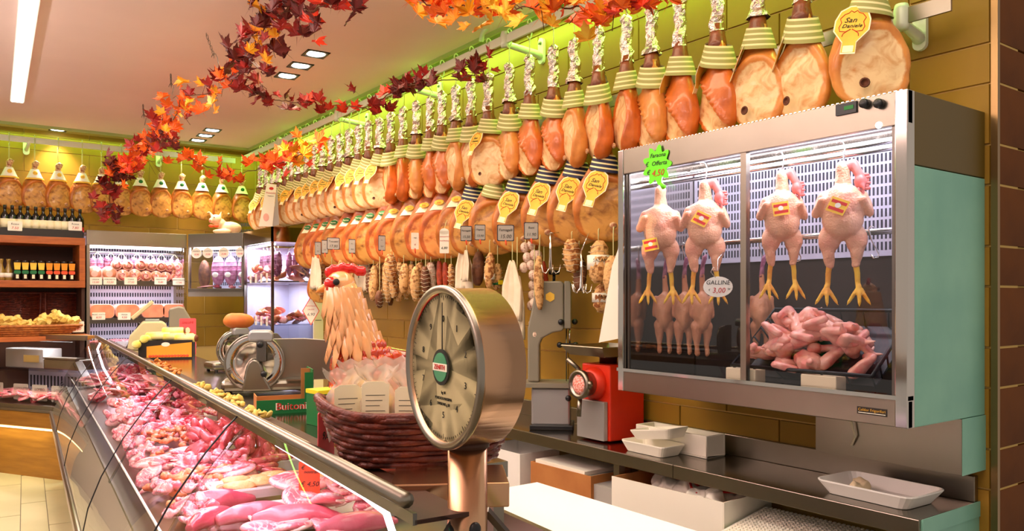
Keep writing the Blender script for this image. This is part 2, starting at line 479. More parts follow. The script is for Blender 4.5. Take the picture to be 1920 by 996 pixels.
def card(name, label, cat, loc, rz, shape, w, h, col, lines, group=None, th=.002, rx=0, border=None, shear=.15, support=None):
    """flat lettered card facing local -Y; lines = (text, size, x, z, ink)"""
    t = thing(name, label, cat, loc, rz, group)
    if rx: t.rotation_euler = (rx, 0, rz)
    if shape == 'rect': pts = rrect(w, h, min(w, h) * .08)
    elif shape == 'oval': pts = circ(w / 2, 24, rz=h / 2)
    elif shape == 'diamond': pts = [(w / 2, 0), (0, h / 2), (-w / 2, 0), (0, -h / 2)]
    else:
        pts = []
        n = 7 if shape == 'splash' else 9
        for k in range(n * 6):
            a = 2 * PI * k / (n * 6)
            q = .84 + .16 * math.cos(a * n)
            pts.append((w / 2 * q * math.cos(a), h / 2 * q * math.sin(a)))
    if border:
        MB().prism(pts, th).build('card_edge', border, t)
        MB().prism([(p[0] * .9, p[1] * .9) for p in pts], th * 1.4).build('card', col, t)
    else: MB().prism(pts, th).build('card', col, t)
    for (s, size, x, z, ink) in lines:
        text('lettering', s, size, ink, t, (x, -th * .75 - .0006, z), shear=shear)
    if support: support(t)
    return t

# ================================================================== THE SETTING
WX, WY, ZC, YE = 3.24, 9.9, 3.5, 1.346
def structure(name, mb, m, bevel=0):
    o = mb.build(name, m, bevel=bevel); o['kind'] = 'structure'; return o
floor = structure('floor', MB().bb((-3.5, -2, -.1), (4.6, 10.0, -.004)), 'floor_joint')
structure('ceiling', MB().bb((-3.5, -2, ZC), (3.06, 9.62, ZC + .12)), 'ceiling')
# stepped cornice that closes the gap between ceiling and walls
structure('trim_1', MB().bb((3.06, YE, ZC + .02), (3.24, WY, ZC + .12)).bb((3.06, YE, ZC - .03), (3.075, 9.62, ZC + .02)).bb((3.15, YE, ZC - .02), (3.165, 9.8, ZC + .02)), 'cornice')
structure('trim_2', MB().bb((-3.5, 9.62, ZC + .02), (3.24, WY, ZC + .12)).bb((-3.5, 9.62, ZC - .03), (3.075, 9.635, ZC + .02)), 'cornice')
wall_r = structure('wall_right', MB().bb((WX + .008, YE, 0), (WX + .2, WY + .2, ZC + .12)), 'grout')
wall_f = structure('wall_back', MB().bb((-3.5, WY + .008, 0), (WX + .008, WY + .2, ZC + .12)), 'grout')
wall_e = structure('wall_return', MB().bb((WX + .2, YE + .008, 0), (4.6, YE + .2, ZC + .12)), 'grout')
structure('trim_3', MB().bb((WX - .006, YE - .012, 0), (WX + .014, YE + .012, ZC)), 'trim_metal')
# rows of tiles alternate between a tall and a short course
rows = []
z = 2.654
k = 0
while z < ZC: 
    h = .233 if k % 2 == 0 else .154
    rows.append((z, min(z + h, ZC))); z += h; k += 1
z = 2.654; k = 0
while z > .75:
    h = .154 if k % 2 == 0 else .233
    rows.append((z - h, z)); z -= h; k += 1
TM = {}
def tile_mesh(w_, h_, m, t=.012):
    key = (round(w_, 3), round(h_, 3), m)
    if key not in TM:
        g = .003
        a, b = w_ / 2 - g, h_ / 2 - g
        vs = [(-a, 0, -b), (a, 0, -b), (a, 0, b), (-a, 0, b), (-a + .002, -t, -b + .002), (a - .002, -t, -b + .002), (a - .002, -t, b - .002), (-a + .002, -t, b - .002)]
        TM[key] = MB().add(vs, [(4, 5, 6, 7), (0, 1, 5, 4), (1, 2, 6, 5), (2, 3, 7, 6), (3, 0, 4, 7)]).mesh('tile', m)
    return TM[key]
TW = .62
for i, (z0, z1) in enumerate(sorted(rows)):
    y = YE + .013 - (TW / 2 if i % 2 else 0) + .002
    while y < WY:
        y0, y1 = max(y, YE + .013), min(y + TW, WY)
        if y1 - y0 > .05 and not (z0 < .95 and y0 > 6.5):
            link('tile', tile_mesh(y1 - y0, z1 - z0, random.choice(['tile', 'tile_b', 'tile_c'])), wall_r, (WX + .009, (y0 + y1) / 2, (z0 + z1) / 2), rz=-PI / 2)
        y += TW
    if z1 > 2.2 or z0 > 1.1:
        x = -1.1 + (TW / 2 if i % 2 else 0)
        while x < WX - .02:
            x1 = min(x + TW, WX - .006)
            if z1 > 2.2 or x1 > 2.0:
                link('tile', tile_mesh(x1 - x, z1 - z0, random.choice(['tile', 'tile_b', 'tile_c'])), wall_f, ((x + x1) / 2, WY + .009, (z0 + z1) / 2))
            x += TW
    x = WX + .016 - (.31 if i % 2 else 0)
    while x < 4.3:
        x0, x1 = max(x, WX + .016), x + TW
        if x1 - x0 > .03: link('tile', tile_mesh(x1 - x0, z1 - z0, 'tile_brown'), wall_e, ((x0 + x1) / 2, YE + .009, (z0 + z1) / 2))
        x += TW
# floor tiles: long planks of two widths running with the counter
fm = {}
x = -1.3; k = 0
while x < 1.0:
    wd = .28 if k % 2 == 0 else .18
    y = 3.2 + (k * .37) % 1.2
    while y < 9.2:
        key = wd
        if key not in fm:
            fm[key] = MB().box((0, 0, -.002), (wd - .006, 1.19, .004)).mesh('tile', 'floor_tile')
        link('tile', fm[key], floor, (x + wd / 2 + .0773 * (y - 5), y, 0), rz=-CA)
        y += 1.2
    x += wd; k += 1

# ---- ceiling fittings
for i, (px, py) in enumerate(((592, 101), (563, 123), (538, 142), (398, 244), (385, 254), (371, 263), (108, 243))):
    p = at_z(px, py, ZC)
    grp = ['downlights in the nearer trio', 'downlights in the farther trio', None][i // 3]
    lab = ['square recessed downlight %s in the nearer ceiling trio' % ('nearest the front', 'in the middle', 'at the far end')[i % 3],
           'square recessed downlight %s in the farther ceiling trio' % ('nearest the front', 'in the middle', 'at the far end')[i % 3],
           'single square recessed downlight in ceiling above the wine shelf'][i // 3]
    t = thing('downlight', lab, 'lamp', (p.x, p.y, ZC), -CA, grp)
    s = .085
    MB().bb((-s, -s, -.006), (s, -s + .018, .004)).bb((-s, s - .018, -.006), (s, s, .004)).bb((-s, -s, -.006), (-s + .018, s, .004)).bb((s - .018, -s, -.006), (s, s, .004)).build('frame', 'black_plastic', t)
    MB().lathe([(.066, -.004), (.066, .002)], 20).build('bulb', 'lamp_white', t)
    light('downlight_light', 'SPOT', (p.x, p.y, ZC - .02), 60, WARM, spot=95)
a, b = at_z(32, 190, ZC - .02), at_z(55, 0, ZC - .02)
d = (b - a)
t = thing('linear_ceiling_lamp', 'long white fluorescent strip lamp on the pink ceiling at left', 'lamp', (a.x, a.y, ZC), math.atan2(-d.x, d.y) + PI)
MB().bb((-.055, -7.4, -.03), (.055, 0, 0)).build('housing', 'white_plastic', t)
MB().bb((-.045, -7.35, -.036), (.045, -.03, -.0301)).build('diffuser', 'line_lamp', t)
p = at_z(438, 292, ZC)
t = thing('dome_camera', 'small grey security dome camera on ceiling near the far corner', 'camera', (p.x - .02, p.y - .1, ZC))
MB().lathe([(.085, 0), (.085, -.03), (.07, -.04)], 20).build('base', 'camera_grey', t)
MB().lathe([(.06, -.04), (.055, -.065), (.035, -.085), (0, -.092)], 20).build('dome', 'black_plastic', t)

# ---- hanging rails with brackets
RX1, RZ1, RX2, RZ2 = 2.93, 3.33, 3.08, 2.79
def wall_bracket(parent, y, x, z, xw=WX):
    b = MB()
    b.prism(rrect(.055, .17, .026, 4), .02, Matrix.Translation((xw - .014, y, z - .02)) @ Matrix.Rotation(-PI / 2, 4, 'Z'))
    b.tube([(xw - .02, y, z - .06), (xw - .05, y, z - .045), (x + .04, y, z - .03), (x, y, z - .02)], [.026, .024, .02, .022], 10)
    b.lathe([(.026, -.05), (.03, -.03), (.03, .03), (.024, .05)], 12, o=(x, y, z))
    o = b.build('bracket', 'rail_white', parent)
    MB().lathe([(.012, 0), (.012, -.014)], 8, o=(xw - .024, y, z + .03), ax='x').build('screw', 'steel_dark', o)
t = thing('upper_meat_rail', 'long upper rail along the right wall carrying foil-wrapped hams', 'rail')
MB().bb((RX1 - .008, 1.5, RZ1 - .028), (RX1 + .008, 9.4, RZ1 + .028)).build('bar', 'rail_white', t)
for y in (1.75, 4.1, 5.4, 6.7, 8.2): wall_bracket(t, y, RX1, RZ1)
t = thing('lower_meat_rail', 'flat steel rail on right wall behind the first ham row', 'rail')
MB().bb((RX2 - .006, 1.43, RZ2 - .03), (RX2 + .006, 7.7, RZ2 + .03)).build('bar', 'steel', t)
for y in (1.62, 3.0, 4.4, 6.0): wall_bracket(t, y, RX2, RZ2)
RYF, RZF = 9.62, 3.33
t = thing('far_wall_rail', 'white rail along the far wall carrying short hams', 'rail')
MB().bb((-1.0, RYF - .008, RZF - .03), (2.9, RYF + .008, RZF + .03)).build('bar', 'rail_white', t)
for x in (.78, 2.1):
    b = MB()
    b.tube([(x, WY - .01, RZF - .06), (x, RYF + .02, RZF - .04), (x, RYF, RZF)], [.022, .018, .02], 8)
    b.prism(rrect(.06, .17, .028, 4), .018, Matrix.Translation((x, WY - .014, RZF - .03)))
    b.build('bracket', 'rail_white', t)
t = thing('sausage_rail', 'thin steel rod under the lower hams carrying salamis', 'rail')
SX, SZ = 3.0, 2.06
MB().tube([(SX, 2.85, SZ), (SX, 7.3, SZ)], .008, 8).build('rod', 'steel', t)
for y in (3.0, 4.8, 7.2): MB().tube([(SX, y, SZ), (WX - .004, y, SZ)], .007, 6).build('bracket', 'steel', t)
# curved hose-like pipe above the upper rail
t = thing('bent_pipe', 'pale curved pipe arching above upper rail near the orange leaves', 'pipe')
pp = [at_x(902, 78, 3.0), at_x(905, 62, 3.0), at_x(918, 46, 3.02), at_x(935, 40, 3.05), at_x(955, 42, 3.1), at_x(975, 44, 3.2)]
MB().tube(pp, .017, 10).build('pipe', 'rail_white', t)

# ================================================================== HAMS
def lerp_tab(tab, z):
    for (a, b) in zip(tab, tab[1:]):
        if z <= b[0]:
            k = (z - a[0]) / (b[0] - a[0]); k = k * k * (3 - 2 * k) if False else k
            return [a[i] + (b[i] - a[i]) * k for i in range(1, len(a))]
    return list(tab[-1][1:])
def ham_body(seed, zmax, mats, style, wk=1, tk=1):
    rng = random.Random(seed)
    # z, half width, half thickness, x shift
    tab = [(0, .03, .02, .02), (.012, .075, .045, .018), (.04, .108, .068, .012), (.08, .13, .082, .006), (.14, .142, .09, 0), (.2, .138, .088, -.004), (.27, .115, .076, -.006),
           (.33, .083, .06, -.004), (.38, .056, .046, 0), (.42, .04, .036, .002), (.48, .031, .03, .004), (.56, .026, .026, .002), (.74, .03, .028, 0)]
    n, rows_ = 40, []
    zs = [0, .006, .014, .028] + [.045 + .012 * i for i in range(32)] + [.45, .5]
    zs = [q for q in zs if q <= zmax + .02]
    vs, fs, at = [], [], []
    off = rng.uniform(0, 50)
    for z_ in zs:
        hw, ht, cx = lerp_tab(tab, z_)
        hw *= wk; ht *= tk
        for k_ in range(n):
            t_ = 2 * PI * k_ / n
            c, s_ = math.cos(t_), math.sin(t_)
            x_ = cx + hw * (abs(c) ** .92) * (1 if c > 0 else -1)
            y_ = ht * s_ * (.8 if s_ < 0 else 1.1)
            nz = mnoise.noise(V((x_ * 9 + off, y_ * 9, z_ * 9)))
            if style == 'swirl':    # meat face spills round the lower edge, skin curls over it
                ex, ez = (x_ - .01 - .22 * (z_ - .15)) / .10, (z_ - .13) / .17
            elif style == 'wrap':   # skin rolled round, cut face a narrow spiral
                ex, ez = (x_ + .05 + .75 * (z_ - .16)) / .075, (z_ - .16) / .24
            else:
                ex, ez = (x_ - .015) / .115, (z_ - .135) / .15
            q = math.sqrt(ex * ex + ez * ez) + nz * .1
            f = max(0, min(1, (1.12 - q) * 2.6 + .1)) if s_ < .12 else 0
            lip = math.exp(-((q - 1.12) / .13) ** 2) * (1 if s_ < .1 else 0)
            dep = -.006 * f + .011 * lip + nz * .007
            vs.append((x_ + dep * c, y_ + dep * (s_ - .6 if s_ < 0 else s_), z_))
            at.append(f)
    for i in range(len(zs) - 1):
        for k_ in range(n):
            a, b = i * n + k_, i * n + (k_ + 1) % n
            fs.append((a, b, b + n, a + n))
    fs.append(tuple(range(n))[::-1]); fs.append(tuple((len(zs) - 1) * n + k_ for k_ in range(n)))
    return MB().add(vs, fs, 0, True, at).mesh('body', mats)
def foil_mesh(seed, z0, z1, flare=False):
    rng = random.Random(seed)
    vs, fs = [], []
    n, kk = 12, 14
    for i in range(kk + 1):
        z_ = z0 + (z1 - z0) * i / kk
        r = .036 - .006 * math.sin(PI * i / kk) + (.012 if flare and i < 2 else 0)
        if i == kk: r = .012
        if i == kk - 1: r = .03
        for k_ in range(n):
            t_ = 2 * PI * k_ / n
            q = r * (1 + rng.uniform(-.17, .17))
            vs.append((q * math.cos(t_) + .006 * math.sin(i * .8), q * math.sin(t_), z_ + rng.uniform(-.004, .004)))
    for i in range(kk):
        for k_ in range(n):
            a, b = i * n + k_, i * n + (k_ + 1) % n
            fs.append((a, b, b + n, a + n))
    fs.append(tuple(kk * n + k_ for k_ in range(n)))
    return MB().add(vs, fs, 0, False).mesh('foil_wrap', 'foil')
def band_mesh(seed, mats=('paper_band', 'stripe_green'), drop=.05):
    """striped paper collar round the neck, lower at the left side"""
    vs, fs, mi = [], [], []
    n, kk = 20, 8
    for i in range(kk + 1):
        f = (i // 2) / 4 + (.16 if i % 2 else 0)
        f = min(1, f)
        for k_ in range(n):
            t_ = 2 * PI * k_ / n
            dz = -drop * .5 * (1 - math.cos(t_ + .6))
            z_ = .375 + .085 * f + dz * (1 - .3 * f)
            hw = .072 - .030 * f + max(0, -dz) * .45
            ht = .062 - .022 * f + max(0, -dz) * .35
            vs.append((hw * math.cos(t_), ht * math.sin(t_), z_))
    for i in range(kk):
        for k_ in range(n):
            a, b = i * n + k_, i * n + (k_ + 1) % n
            fs.append((a, b, b + n, a + n)); mi.append(1 - i % 2)
    mb = MB().add(vs, fs, 0, True); mb.m = mi
    return mb.mesh('paper_band', mats)
def octa(w_, h_):
    return [(-.12 * w_, h_ * .5), (.12 * w_, h_ * .5), (.38 * w_, h_ * .40), (.5 * w_, h_ * .2), (.5 * w_, -.02 * h_), (.2 * w_, -.27 * h_), (.22 * w_, -.5 * h_),
            (-.2 * w_, -.5 * h_), (-.2 * w_, -.27 * h_), (-.5 * w_, -.02 * h_), (-.5 * w_, h_ * .2), (-.38 * w_, h_ * .40)]
def swirl_line(k=1):
    b = MB()
    for sx in (-1, 1):
        pts = [(sx * .002, 0, -.012), (sx * .014, 0, -.020), (sx * .03, 0, -.018), (sx * .034, 0, -.004), (sx * .029, 0, .012), (sx * .034, 0, .026), (sx * .024, 0, .040), (sx * .014, 0, .044), (sx * .008, 0, .052), (0, 0, .046)]
        b.tube([(p[0] * k, p[1], p[2] * k) for p in pts], .0011, 5)
        b.tube([(sx * .003 * k, 0, -.012 * k), (sx * .02 * k, 0, -.026 * k), (sx * .022 * k, 0, -.036 * k)], .0011, 5)
    return b.mesh('ornament', 'ink_red')
ORN = swirl_line()
LM = {}
def ham_label(parent, loc, rot, k=1.0, detail=True):
    if 'e' not in LM:
        LM['e'] = MB().prism(octa(.096, .165), .0015).mesh('label', 'label_cream')
        LM['f'] = MB().prism([(p[0] * .92, p[1] * .94) for p in octa(.096, .165)], .0025).mesh('print', 'label_yellow')
        LM['s'] = MB().prism(rrect(.028, .022, .002), .0032, Matrix.Translation((0, 0, -.066))).mesh('seal', 'label_cream')
    lb = link('label', LM['e'], parent, loc, rot=rot, scale=k)
    link('print', LM['f'], lb); link('seal', LM['s'], lb)
    link('ornament', ORN, lb, (0, -.002, .012))
    if detail:
        text('lettering', 'San', .024, 'ink', lb, (-.006, -.0022, .031), shear=.3)
        text('lettering', 'Daniele', .0175, 'ink', lb, (0, -.0022, .011), shear=.3)
    return lb
BODY = {(st, i): ham_body(i * 7 + len(st), .47, ['ham_skin', 'ham_skin', 'ham_pale'][i % 3] if st != 'open' else 'ham_pale', st, tk=.78 if st != 'open' else .74) for st in ('swirl', 'wrap', 'open') for i in range(3)}
FOIL = [foil_mesh(i, .485, .74, i == 2) for i in range(3)]
BAND = [band_mesh(0), band_mesh(1, drop=.09)]
LEG = MB().tube([(0, 0, .38), (0, 0, .44), (0, 0, .47), (.003, 0, .52)], [.05, .042, .036, .031], 14).mesh('shank', 'ham_leg')
KNOB = MB().ell((0, 0, 0), (.017, .01, .015), 10, 6).mesh('bone_end', 'bone')
KHOLE = MB().lathe([(.022, -.004), (.016, -.007), (.012, .004), (0, .008)], 12, ax='y').mesh('bone_end', 'bone_dark')
def hook_mesh(top, z1, col='hook_plastic', r=.0045):
    """S hook over a rail at local height top, string down to z1"""
    pts = [(0, .012, top + .02)]
    for k_ in range(9): a_ = PI * k_ / 8; pts.append((0, .016 * math.cos(a_), top + .034 + .022 * math.sin(a_)))
    pts += [(0, -.016, top - .03), (.003, -.012, top - .055), (0, .008, top - .066), (0, .018, top - .05)]
    return MB().tube(pts, r, 6).mesh('hook', col)
def string_mesh(z0, z1):
    return MB().tube([(-.004, 0, z0), (-.003, 0, z1)], .0022, 5).tube([(.004, 0, z0), (.003, 0, z1)], .0022, 5).mesh('string', 'string')
HZ = 2.43
HK = hook_mesh(RZ1 - HZ, .74)
STR = string_mesh(.72, RZ1 - HZ - .062)
def ham_row1(y, phi, st, i, label, lab_mode, k=1, dz=0, x=RX1):
    t = thing('cured_ham', label, 'ham', (x, y, HZ + dz), R(phi), 'foil-wrapped hams on the upper wall rail')
    link('body', BODY[(st, i % 3)], t)
    link('shank', LEG, t)
    link('foil_wrap', FOIL[i % 3], t, rz=i * 1.3, scale=(1, 1, 1))
    link('paper_band', BAND[i % 2], t, rz=(.4 if st == 'wrap' else 0) + PI)
    link('hook', hook_mesh(RZ1 - HZ - dz, 0) if dz else HK, t, rz=-R(phi) + PI / 2)
    link('string', STR, t, scale=(1, 1, 1))
    if st == 'open' and i > 2: t.scale = (1.1, 1.0, 1.0)
    if st == 'open' and (i < 3 or i % 4 == 0): link('bone_end', KHOLE, t, (-.02, -.062, .075), scale=.9 if i < 3 else .55)
    elif st == 'swirl': link('bone_end', KNOB, t, (-.05 + .02 * (i % 3), -.055, .06))
    if lab_mode: ham_label(t, (-.045 if i else -.07, -.085, .275) if lab_mode == 1 else (-.07, -.05, .30), (R(-22), R(6), R(-14 if lab_mode == 1 else -50)), k=(1.35 if i == 0 else 1.1) if lab_mode == 1 else 1.1, detail=lab_mode != 2 or i % 2 == 0)
    return t
px1 = [1627, 1503, 1421, 1345, 1275, 1222, 1175, 1122, 1077, 1038, 993, 955, 916, 884, 855, 829, 807, 781, 756, 733, 712]
def y_at(px, x): return at_x(px, 560, x).y
n = 0
ys = [y_at(p, RX1) for p in px1]
y = ys[-1]
while y < 8.75: y += .195; ys.append(y)
def ordn(i): return ORD[i]
for i, y in enumerate(ys):
    if i == 0: a = ('open', -52, 1)
    elif i == 1: a = ('open', -100, 2)
    elif i == 2: a = ('open', -92, 2)
    elif i == 12: a = ('open', -72, 1)
    elif i < 20: a = (['swirl', 'wrap'][(i * 7 // 3) % 2], -112 + rnd(-7, 7), 2 if i in (3, 4) else 0)
    else: a = ('open', -50 + rnd(-3, 3), 1 if (i - 20) % 5 != 4 else 2)
    look = {0: 'broad cured ham with big yellow oval-printed label nearest the right end of the upper rail',
            1: 'foil-shanked ham second from the right end of upper rail', 12: 'pale flat-faced ham with yellow label among orange hams, thirteenth from right on upper rail'}.get(i)
    if not look: look = '%s ham, %s from the right end of the upper rail' % ('orange-skinned foil-wrapped' if i < 20 else 'pale yellow-labelled foil-wrapped', ordn(i))
    ham_row1(y, a[1], a[0], i, look, a[2], dz=(0 if i % 4 else -.012) if i else .0)

# ---- second row
BODY2 = [ham_body(40 + i, .47, 'ham_dark', 'open', wk=.98, tk=.8) for i in range(3)]
BODY3 = [ham_body(50 + i, .47, 'ham_orange', 'open', wk=1.02, tk=.82) for i in range(2)]
BLUEB = band_mesh(3, ('paper_band', 'stripe_blue'), .04)
HZ2 = 2.0
HK2 = hook_mesh(RZ2 - HZ2, 0, 'steel')
ST2 = string_mesh(.53, RZ2 - HZ2 - .06)
FOOT = MB().tube([(0, 0, .43), (0, 0, .5), (.006, 0, .56), (0, 0, .6)], [.036, .03, .027, .032], 12).mesh('shank', 'ham_leg')
def cone_label(parent, m2, i):
    key = 'cone' + m2
    if key not in LM:
        vs, fs = [], []
        nn = 14
        for j in range(5):
            f = j / 4
            for k_ in range(nn):
                a_ = PI * (k_ / (nn - 1)) + PI
                vs.append((math.cos(a_) * (.012 + .075 * f), math.sin(a_) * (.012 + .058 * f), .43 - .115 * f))
        for j in range(4):
            for k_ in range(nn - 1): fs.append((j * nn + k_, j * nn + k_ + 1, (j + 1) * nn + k_ + 1, (j + 1) * nn + k_))
        mb = MB().add(vs, fs, 0, True)
        LM[key] = mb.mesh('cone_label', 'label_cream')
        LM[key + 'p'] = MB().ell((0, 0, 0), (.034, .004, .022), 14, 6).mesh('print', m2)
    lb = link('cone_label', LM[key], parent, rz=0)
    link('print', LM[key + 'p'], lb, (0, -.058, .365), rot=(R(-28), 0, 0))
    if m2 == 'ink_green': text('lettering', 'Parma', .019, 'label_cream', lb, (0, -.066, .363), rot=(R(62), 0, 0))
    else: MB().box((0, -.064, .362), (.024, .003, .012), rx=R(-28)).build('crest', 'label_orange', lb)
px2 = [1137, 1080, 1028, 971, 925, 887, 862, 830, 802, 773, 743, 724, 699, 678, 655, 632, 616, 600, 583]
for i, px in enumerate(px2):
    y = y_at(px, 2.97)
    near = i < 6
    lab = 'lower-row ham with %s, %s from the poultry cabinet' % ('blue-banded collar and yellow label' if near and i not in (4,) else 'striped collar' if near else 'yellow cone label' if i < 11 else 'green cone label', ordn(i))
    t = thing('cured_ham', lab, 'ham', (2.97 if i else 2.95, y, HZ2 + (.02 if i < 3 else 0)), R(-52 + rnd(-4, 4)), 'hams in the lower row on the right wall')
    link('body', BODY2[i % 3] if near or i % 3 == 0 else BODY3[i % 2], t, scale=(1.12, 1.0, 1.04))
    t.scale = (1.1, 1.1, 1.08) if near else (1.16, 1.08, 1.1)
    t.location.z -= .03
    link('shank', FOOT, t)
    link('hook', HK2, t, rz=R(52) + PI / 2); link('string', ST2, t)
    link('bone_end', KNOB, t, (.055 - .02 * (i % 3), -.072, .075), scale=1.15)
    if near:
        link('paper_band', BLUEB if i != 4 else BAND[0], t, rz=PI)
        if i in (0, 1, 2, 3, 5): ham_label(t, (-.035, -.095, .26), (R(-20), R(14), R(-8)), 1.25)
    else: cone_label(t, 'label_yellow' if i < 11 else 'ink_green', i)

# ---- far wall hams
BODY4 = [ham_body(70 + i, .36, 'ham_dark', 'open', wk=.95, tk=.9) for i in range(3)]
COL4 = {}
for m2 in ('label_yellow', 'ink_green'):
    COL4[m2] = (MB().tube([(0, 0, .335), (0, 0, .36), (0, 0, .43)], [.078, .066, .036], 16, caps=False).mesh('paper_collar', 'card_white'),
                MB().ell((0, -.052, .385), (.022, .012, .022), 12, 6).mesh('crest', m2))
TIE = MB().tube([(0, 0, .40), (0, 0, .45), (.004, 0, .48), (.012, 0, .50), (0, 0, .52)], [.034, .026, .034, .036, .014], 10).mesh('shank', 'bone')
BND4 = MB().tube([(0, 0, .318), (0, 0, .334)], [.088, .084], 18, caps=False).mesh('neck_band', 'label_yellow')
HK4 = hook_mesh(RZF - 2.6, 0)
ST4 = string_mesh(.51, RZF - 2.6 - .06)
for i, px in enumerate((-30, 17, 65, 109, 154, 190, 227, 263, 301, 340, 379, 416, 453)):
    p = at_y(px, 560, RYF)
    m2 = 'label_yellow' if i < 7 else 'ink_green'
    t = thing('short_ham', 'short tied ham with %s, %s from the left along far wall' % ('white collar and yellow band' if i < 7 else 'green crested collar', ordn(i)), 'ham', (p.x, RYF, 2.6), R(rnd(-8, 8)), 'short hams on the far wall rail')
    link('body', BODY4[i % 3], t, scale=(.93, .9, 1)); link('shank', TIE, t)
    link('paper_collar', COL4[m2][0], t, scale=(1, .9, 1)); link('crest', COL4[m2][1], t)
    if i < 7: link('neck_band', BND4, t, scale=(1, .85, 1))
    link('hook', HK4, t); link('string', ST4, t)
    link('bone_end', KNOB, t, (.06, -.07, .08))

# ================================================================== POULTRY CABINET (hung on the right wall)
PX, PY0, PZ = 2.667, 1.38, 1.237
PD, PW, PH = WX - PX - .002, 1.41, 1.155
cab = thing('display_fridge', 'wall-hung steel display fridge with sliding glass doors holding plucked chickens', 'fridge', (PX, PY0, PZ))
MB().bb((.02, .02, 0), (PD, PW, .03)).bb((.02, .02, PH - .03), (PD, PW, PH)).bb((PD - .03, .02, .03), (PD, PW, PH - .03)).bb((.02, PW - .025, .03), (PD - .03, PW, PH - .03)).build('carcass', 'steel_mirror', cab)
MB().bb((.02, .025, .03), (PD - .03, .028, PH - .03)).build('inner_lining', 'case_back', cab)
MB().bb((.045, -.0, 0), (PD, .02, .90)).build('side_panel', 'teal_reflection', cab, bevel=.003)  # steel side, its teal reflection painted on
MB().bb((.045, -.0, .903), (PD, .02, PH)).build('side_panel', 'olive_reflection', cab, bevel=.003)  # same steel side, split off to carry the painted olive reflection
MB().bb((0, 0, PH - .115), (.03, PW, PH)).build('top_fascia', 'steel', cab, bevel=.002)
b = MB()
for i in range(70): b.bb((-.001, .02 + i * .0196, PH + .0), (.006, .03 + i * .0196, PH + .003))
b.build('vent_teeth', 'chrome', cab)['kind'] = 'stuff'
MB().bb((0, .0, 0), (.03, PW, .095)).build('bottom_fascia', 'steel', cab, bevel=.003)
MB().bb((-.012, 0, .095), (.035, PW, .11)).build('door_sill', 'steel_mirror', cab)
for y0, y1 in ((0, .045), (PW - .035, PW)): MB().bb((-.004, y0, 0 if y0 == 0 else .0), (.045, y1, PH)).build('post', 'steel_mirror', cab, bevel=.003)
ym = 2.062 - PY0
MB().bb((.004, ym - .014, .105), (.03, ym + .014, PH - .115)).build('post', 'steel', cab)
for (y0, y1, x_) in ((.05, ym, .012), (ym, PW - .04, .024)):
    d_ = MB()
    d_.bb((x_, y0, .11), (x_ + .004, y1, PH - .115))
    dd = d_.build('glass_door', 'glass_case', cab)
    MB().bb((x_ - .002, y0, .11), (x_ + .008, y0 + .012, PH - .115)).bb((x_ - .002, y1 - .012, .11), (x_ + .008, y1, PH - .115)).build('door_edge', 'steel_dark', dd)
# perforated back panel: rows of slots, bright upper part
MB().bb((PD - .06, .03, .62), (PD - .05, PW - .03, PH - .05)).build('back_panel', 'case_back', cab)
b = MB()
for r_ in range(9):
    for k_ in range(74):
        y_ = .05 + k_ * .0178
        b.bb((PD - .0615, y_, .645 + r_ * .046), (PD - .0601, y_ + .008, .645 + r_ * .046 + .034))
b.build('slots', 'slot', cab)['kind'] = 'stuff'
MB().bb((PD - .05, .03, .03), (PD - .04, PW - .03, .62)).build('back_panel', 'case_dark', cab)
MB().bb((.03, .03, .03), (PD - .05, PW - .03, .045)).build('floor_pan', 'steel_dark', cab)
for x_, z_ in ((.19, PH - .13), (.22, PH - .15), (.22, .70), (.30, .70)): MB().tube([(x_, .03, z_), (x_, PW - .026, z_)], .009, 8).build('hanging_rod', 'chrome', cab)
MB().tube([(.10, .05, PH - .05), (.10, PW - .05, PH - .05)], .014, 8).build('lamp_tube', 'led', cab)
MB().bb((PD - .10, .04, PH - .075), (PD - .06, PW - .04, PH - .055)).build('lamp_tube', 'led', cab)
light('fridge_lamp_light', 'AREA', (PX + .14, PY0 + PW / 2, PZ + PH - .06), 10, (.95, .93, 1.0), size=(.12, 1.25))
dsp = at_x(1588, 206, PX)
c_ = MB().bb((-.008, -.04, -.02), (0, .04, .02)).build('display', 'black_plastic', cab, (0, dsp.y - PY0, dsp.z - PZ + .004))
MB().bb((-.0095, -.03, -.006), (-.008, .006, .008)).build('screen', 'ink_green', c_)
for px in (1624, 1651):
    p = at_x(px, 195, PX)
    MB().lathe([(.017, 0), (.017, -.02), (.013, -.024)], 14, ax='x').build('knob', 'black_plastic', cab, (0, p.y - PY0, p.z - PZ))
MB().lathe([(.012, 0), (.01, -.006)], 12, ax='x').build('pilot_lamp', 'lamp_white', cab, (0, at_x(1648, 232, PX).y - PY0, PH - .105))
p = at_x(1635, 760, PX)
np_ = MB().bb((-.002, -.055, -.013), (0, .055, .013)).build('name_plate', 'box_black', cab, (0, p.y - PY0, .045))
text('lettering', 'Coldor Frigoriferi', .014, 'ink_gold', np_, (-.0028, 0, .003), rot=(R(90), 0, R(-90)))
MB().bb((-.0026, -.05, -.0085), (-.002, .05, -.0065)).build('underline', 'card_white', np_)
# drain box under the right part
db = MB().bb((.385, .0, -.21), (PD, .60, -.001)).build('drain_box', 'steel', cab, bevel=.002)
MB().bb((.385, -.003, -.21), (PD, -.0005, -.001)).build('end_plate', 'teal_reflection', db)  # steel end face coloured with the teal reflection
MB().tube([(.37, .42, -.002), (.365, .425, -.06), (.372, .41, -.12), (.378, .43, -.16)], .005, 6).build('cable', 'cord', cab)

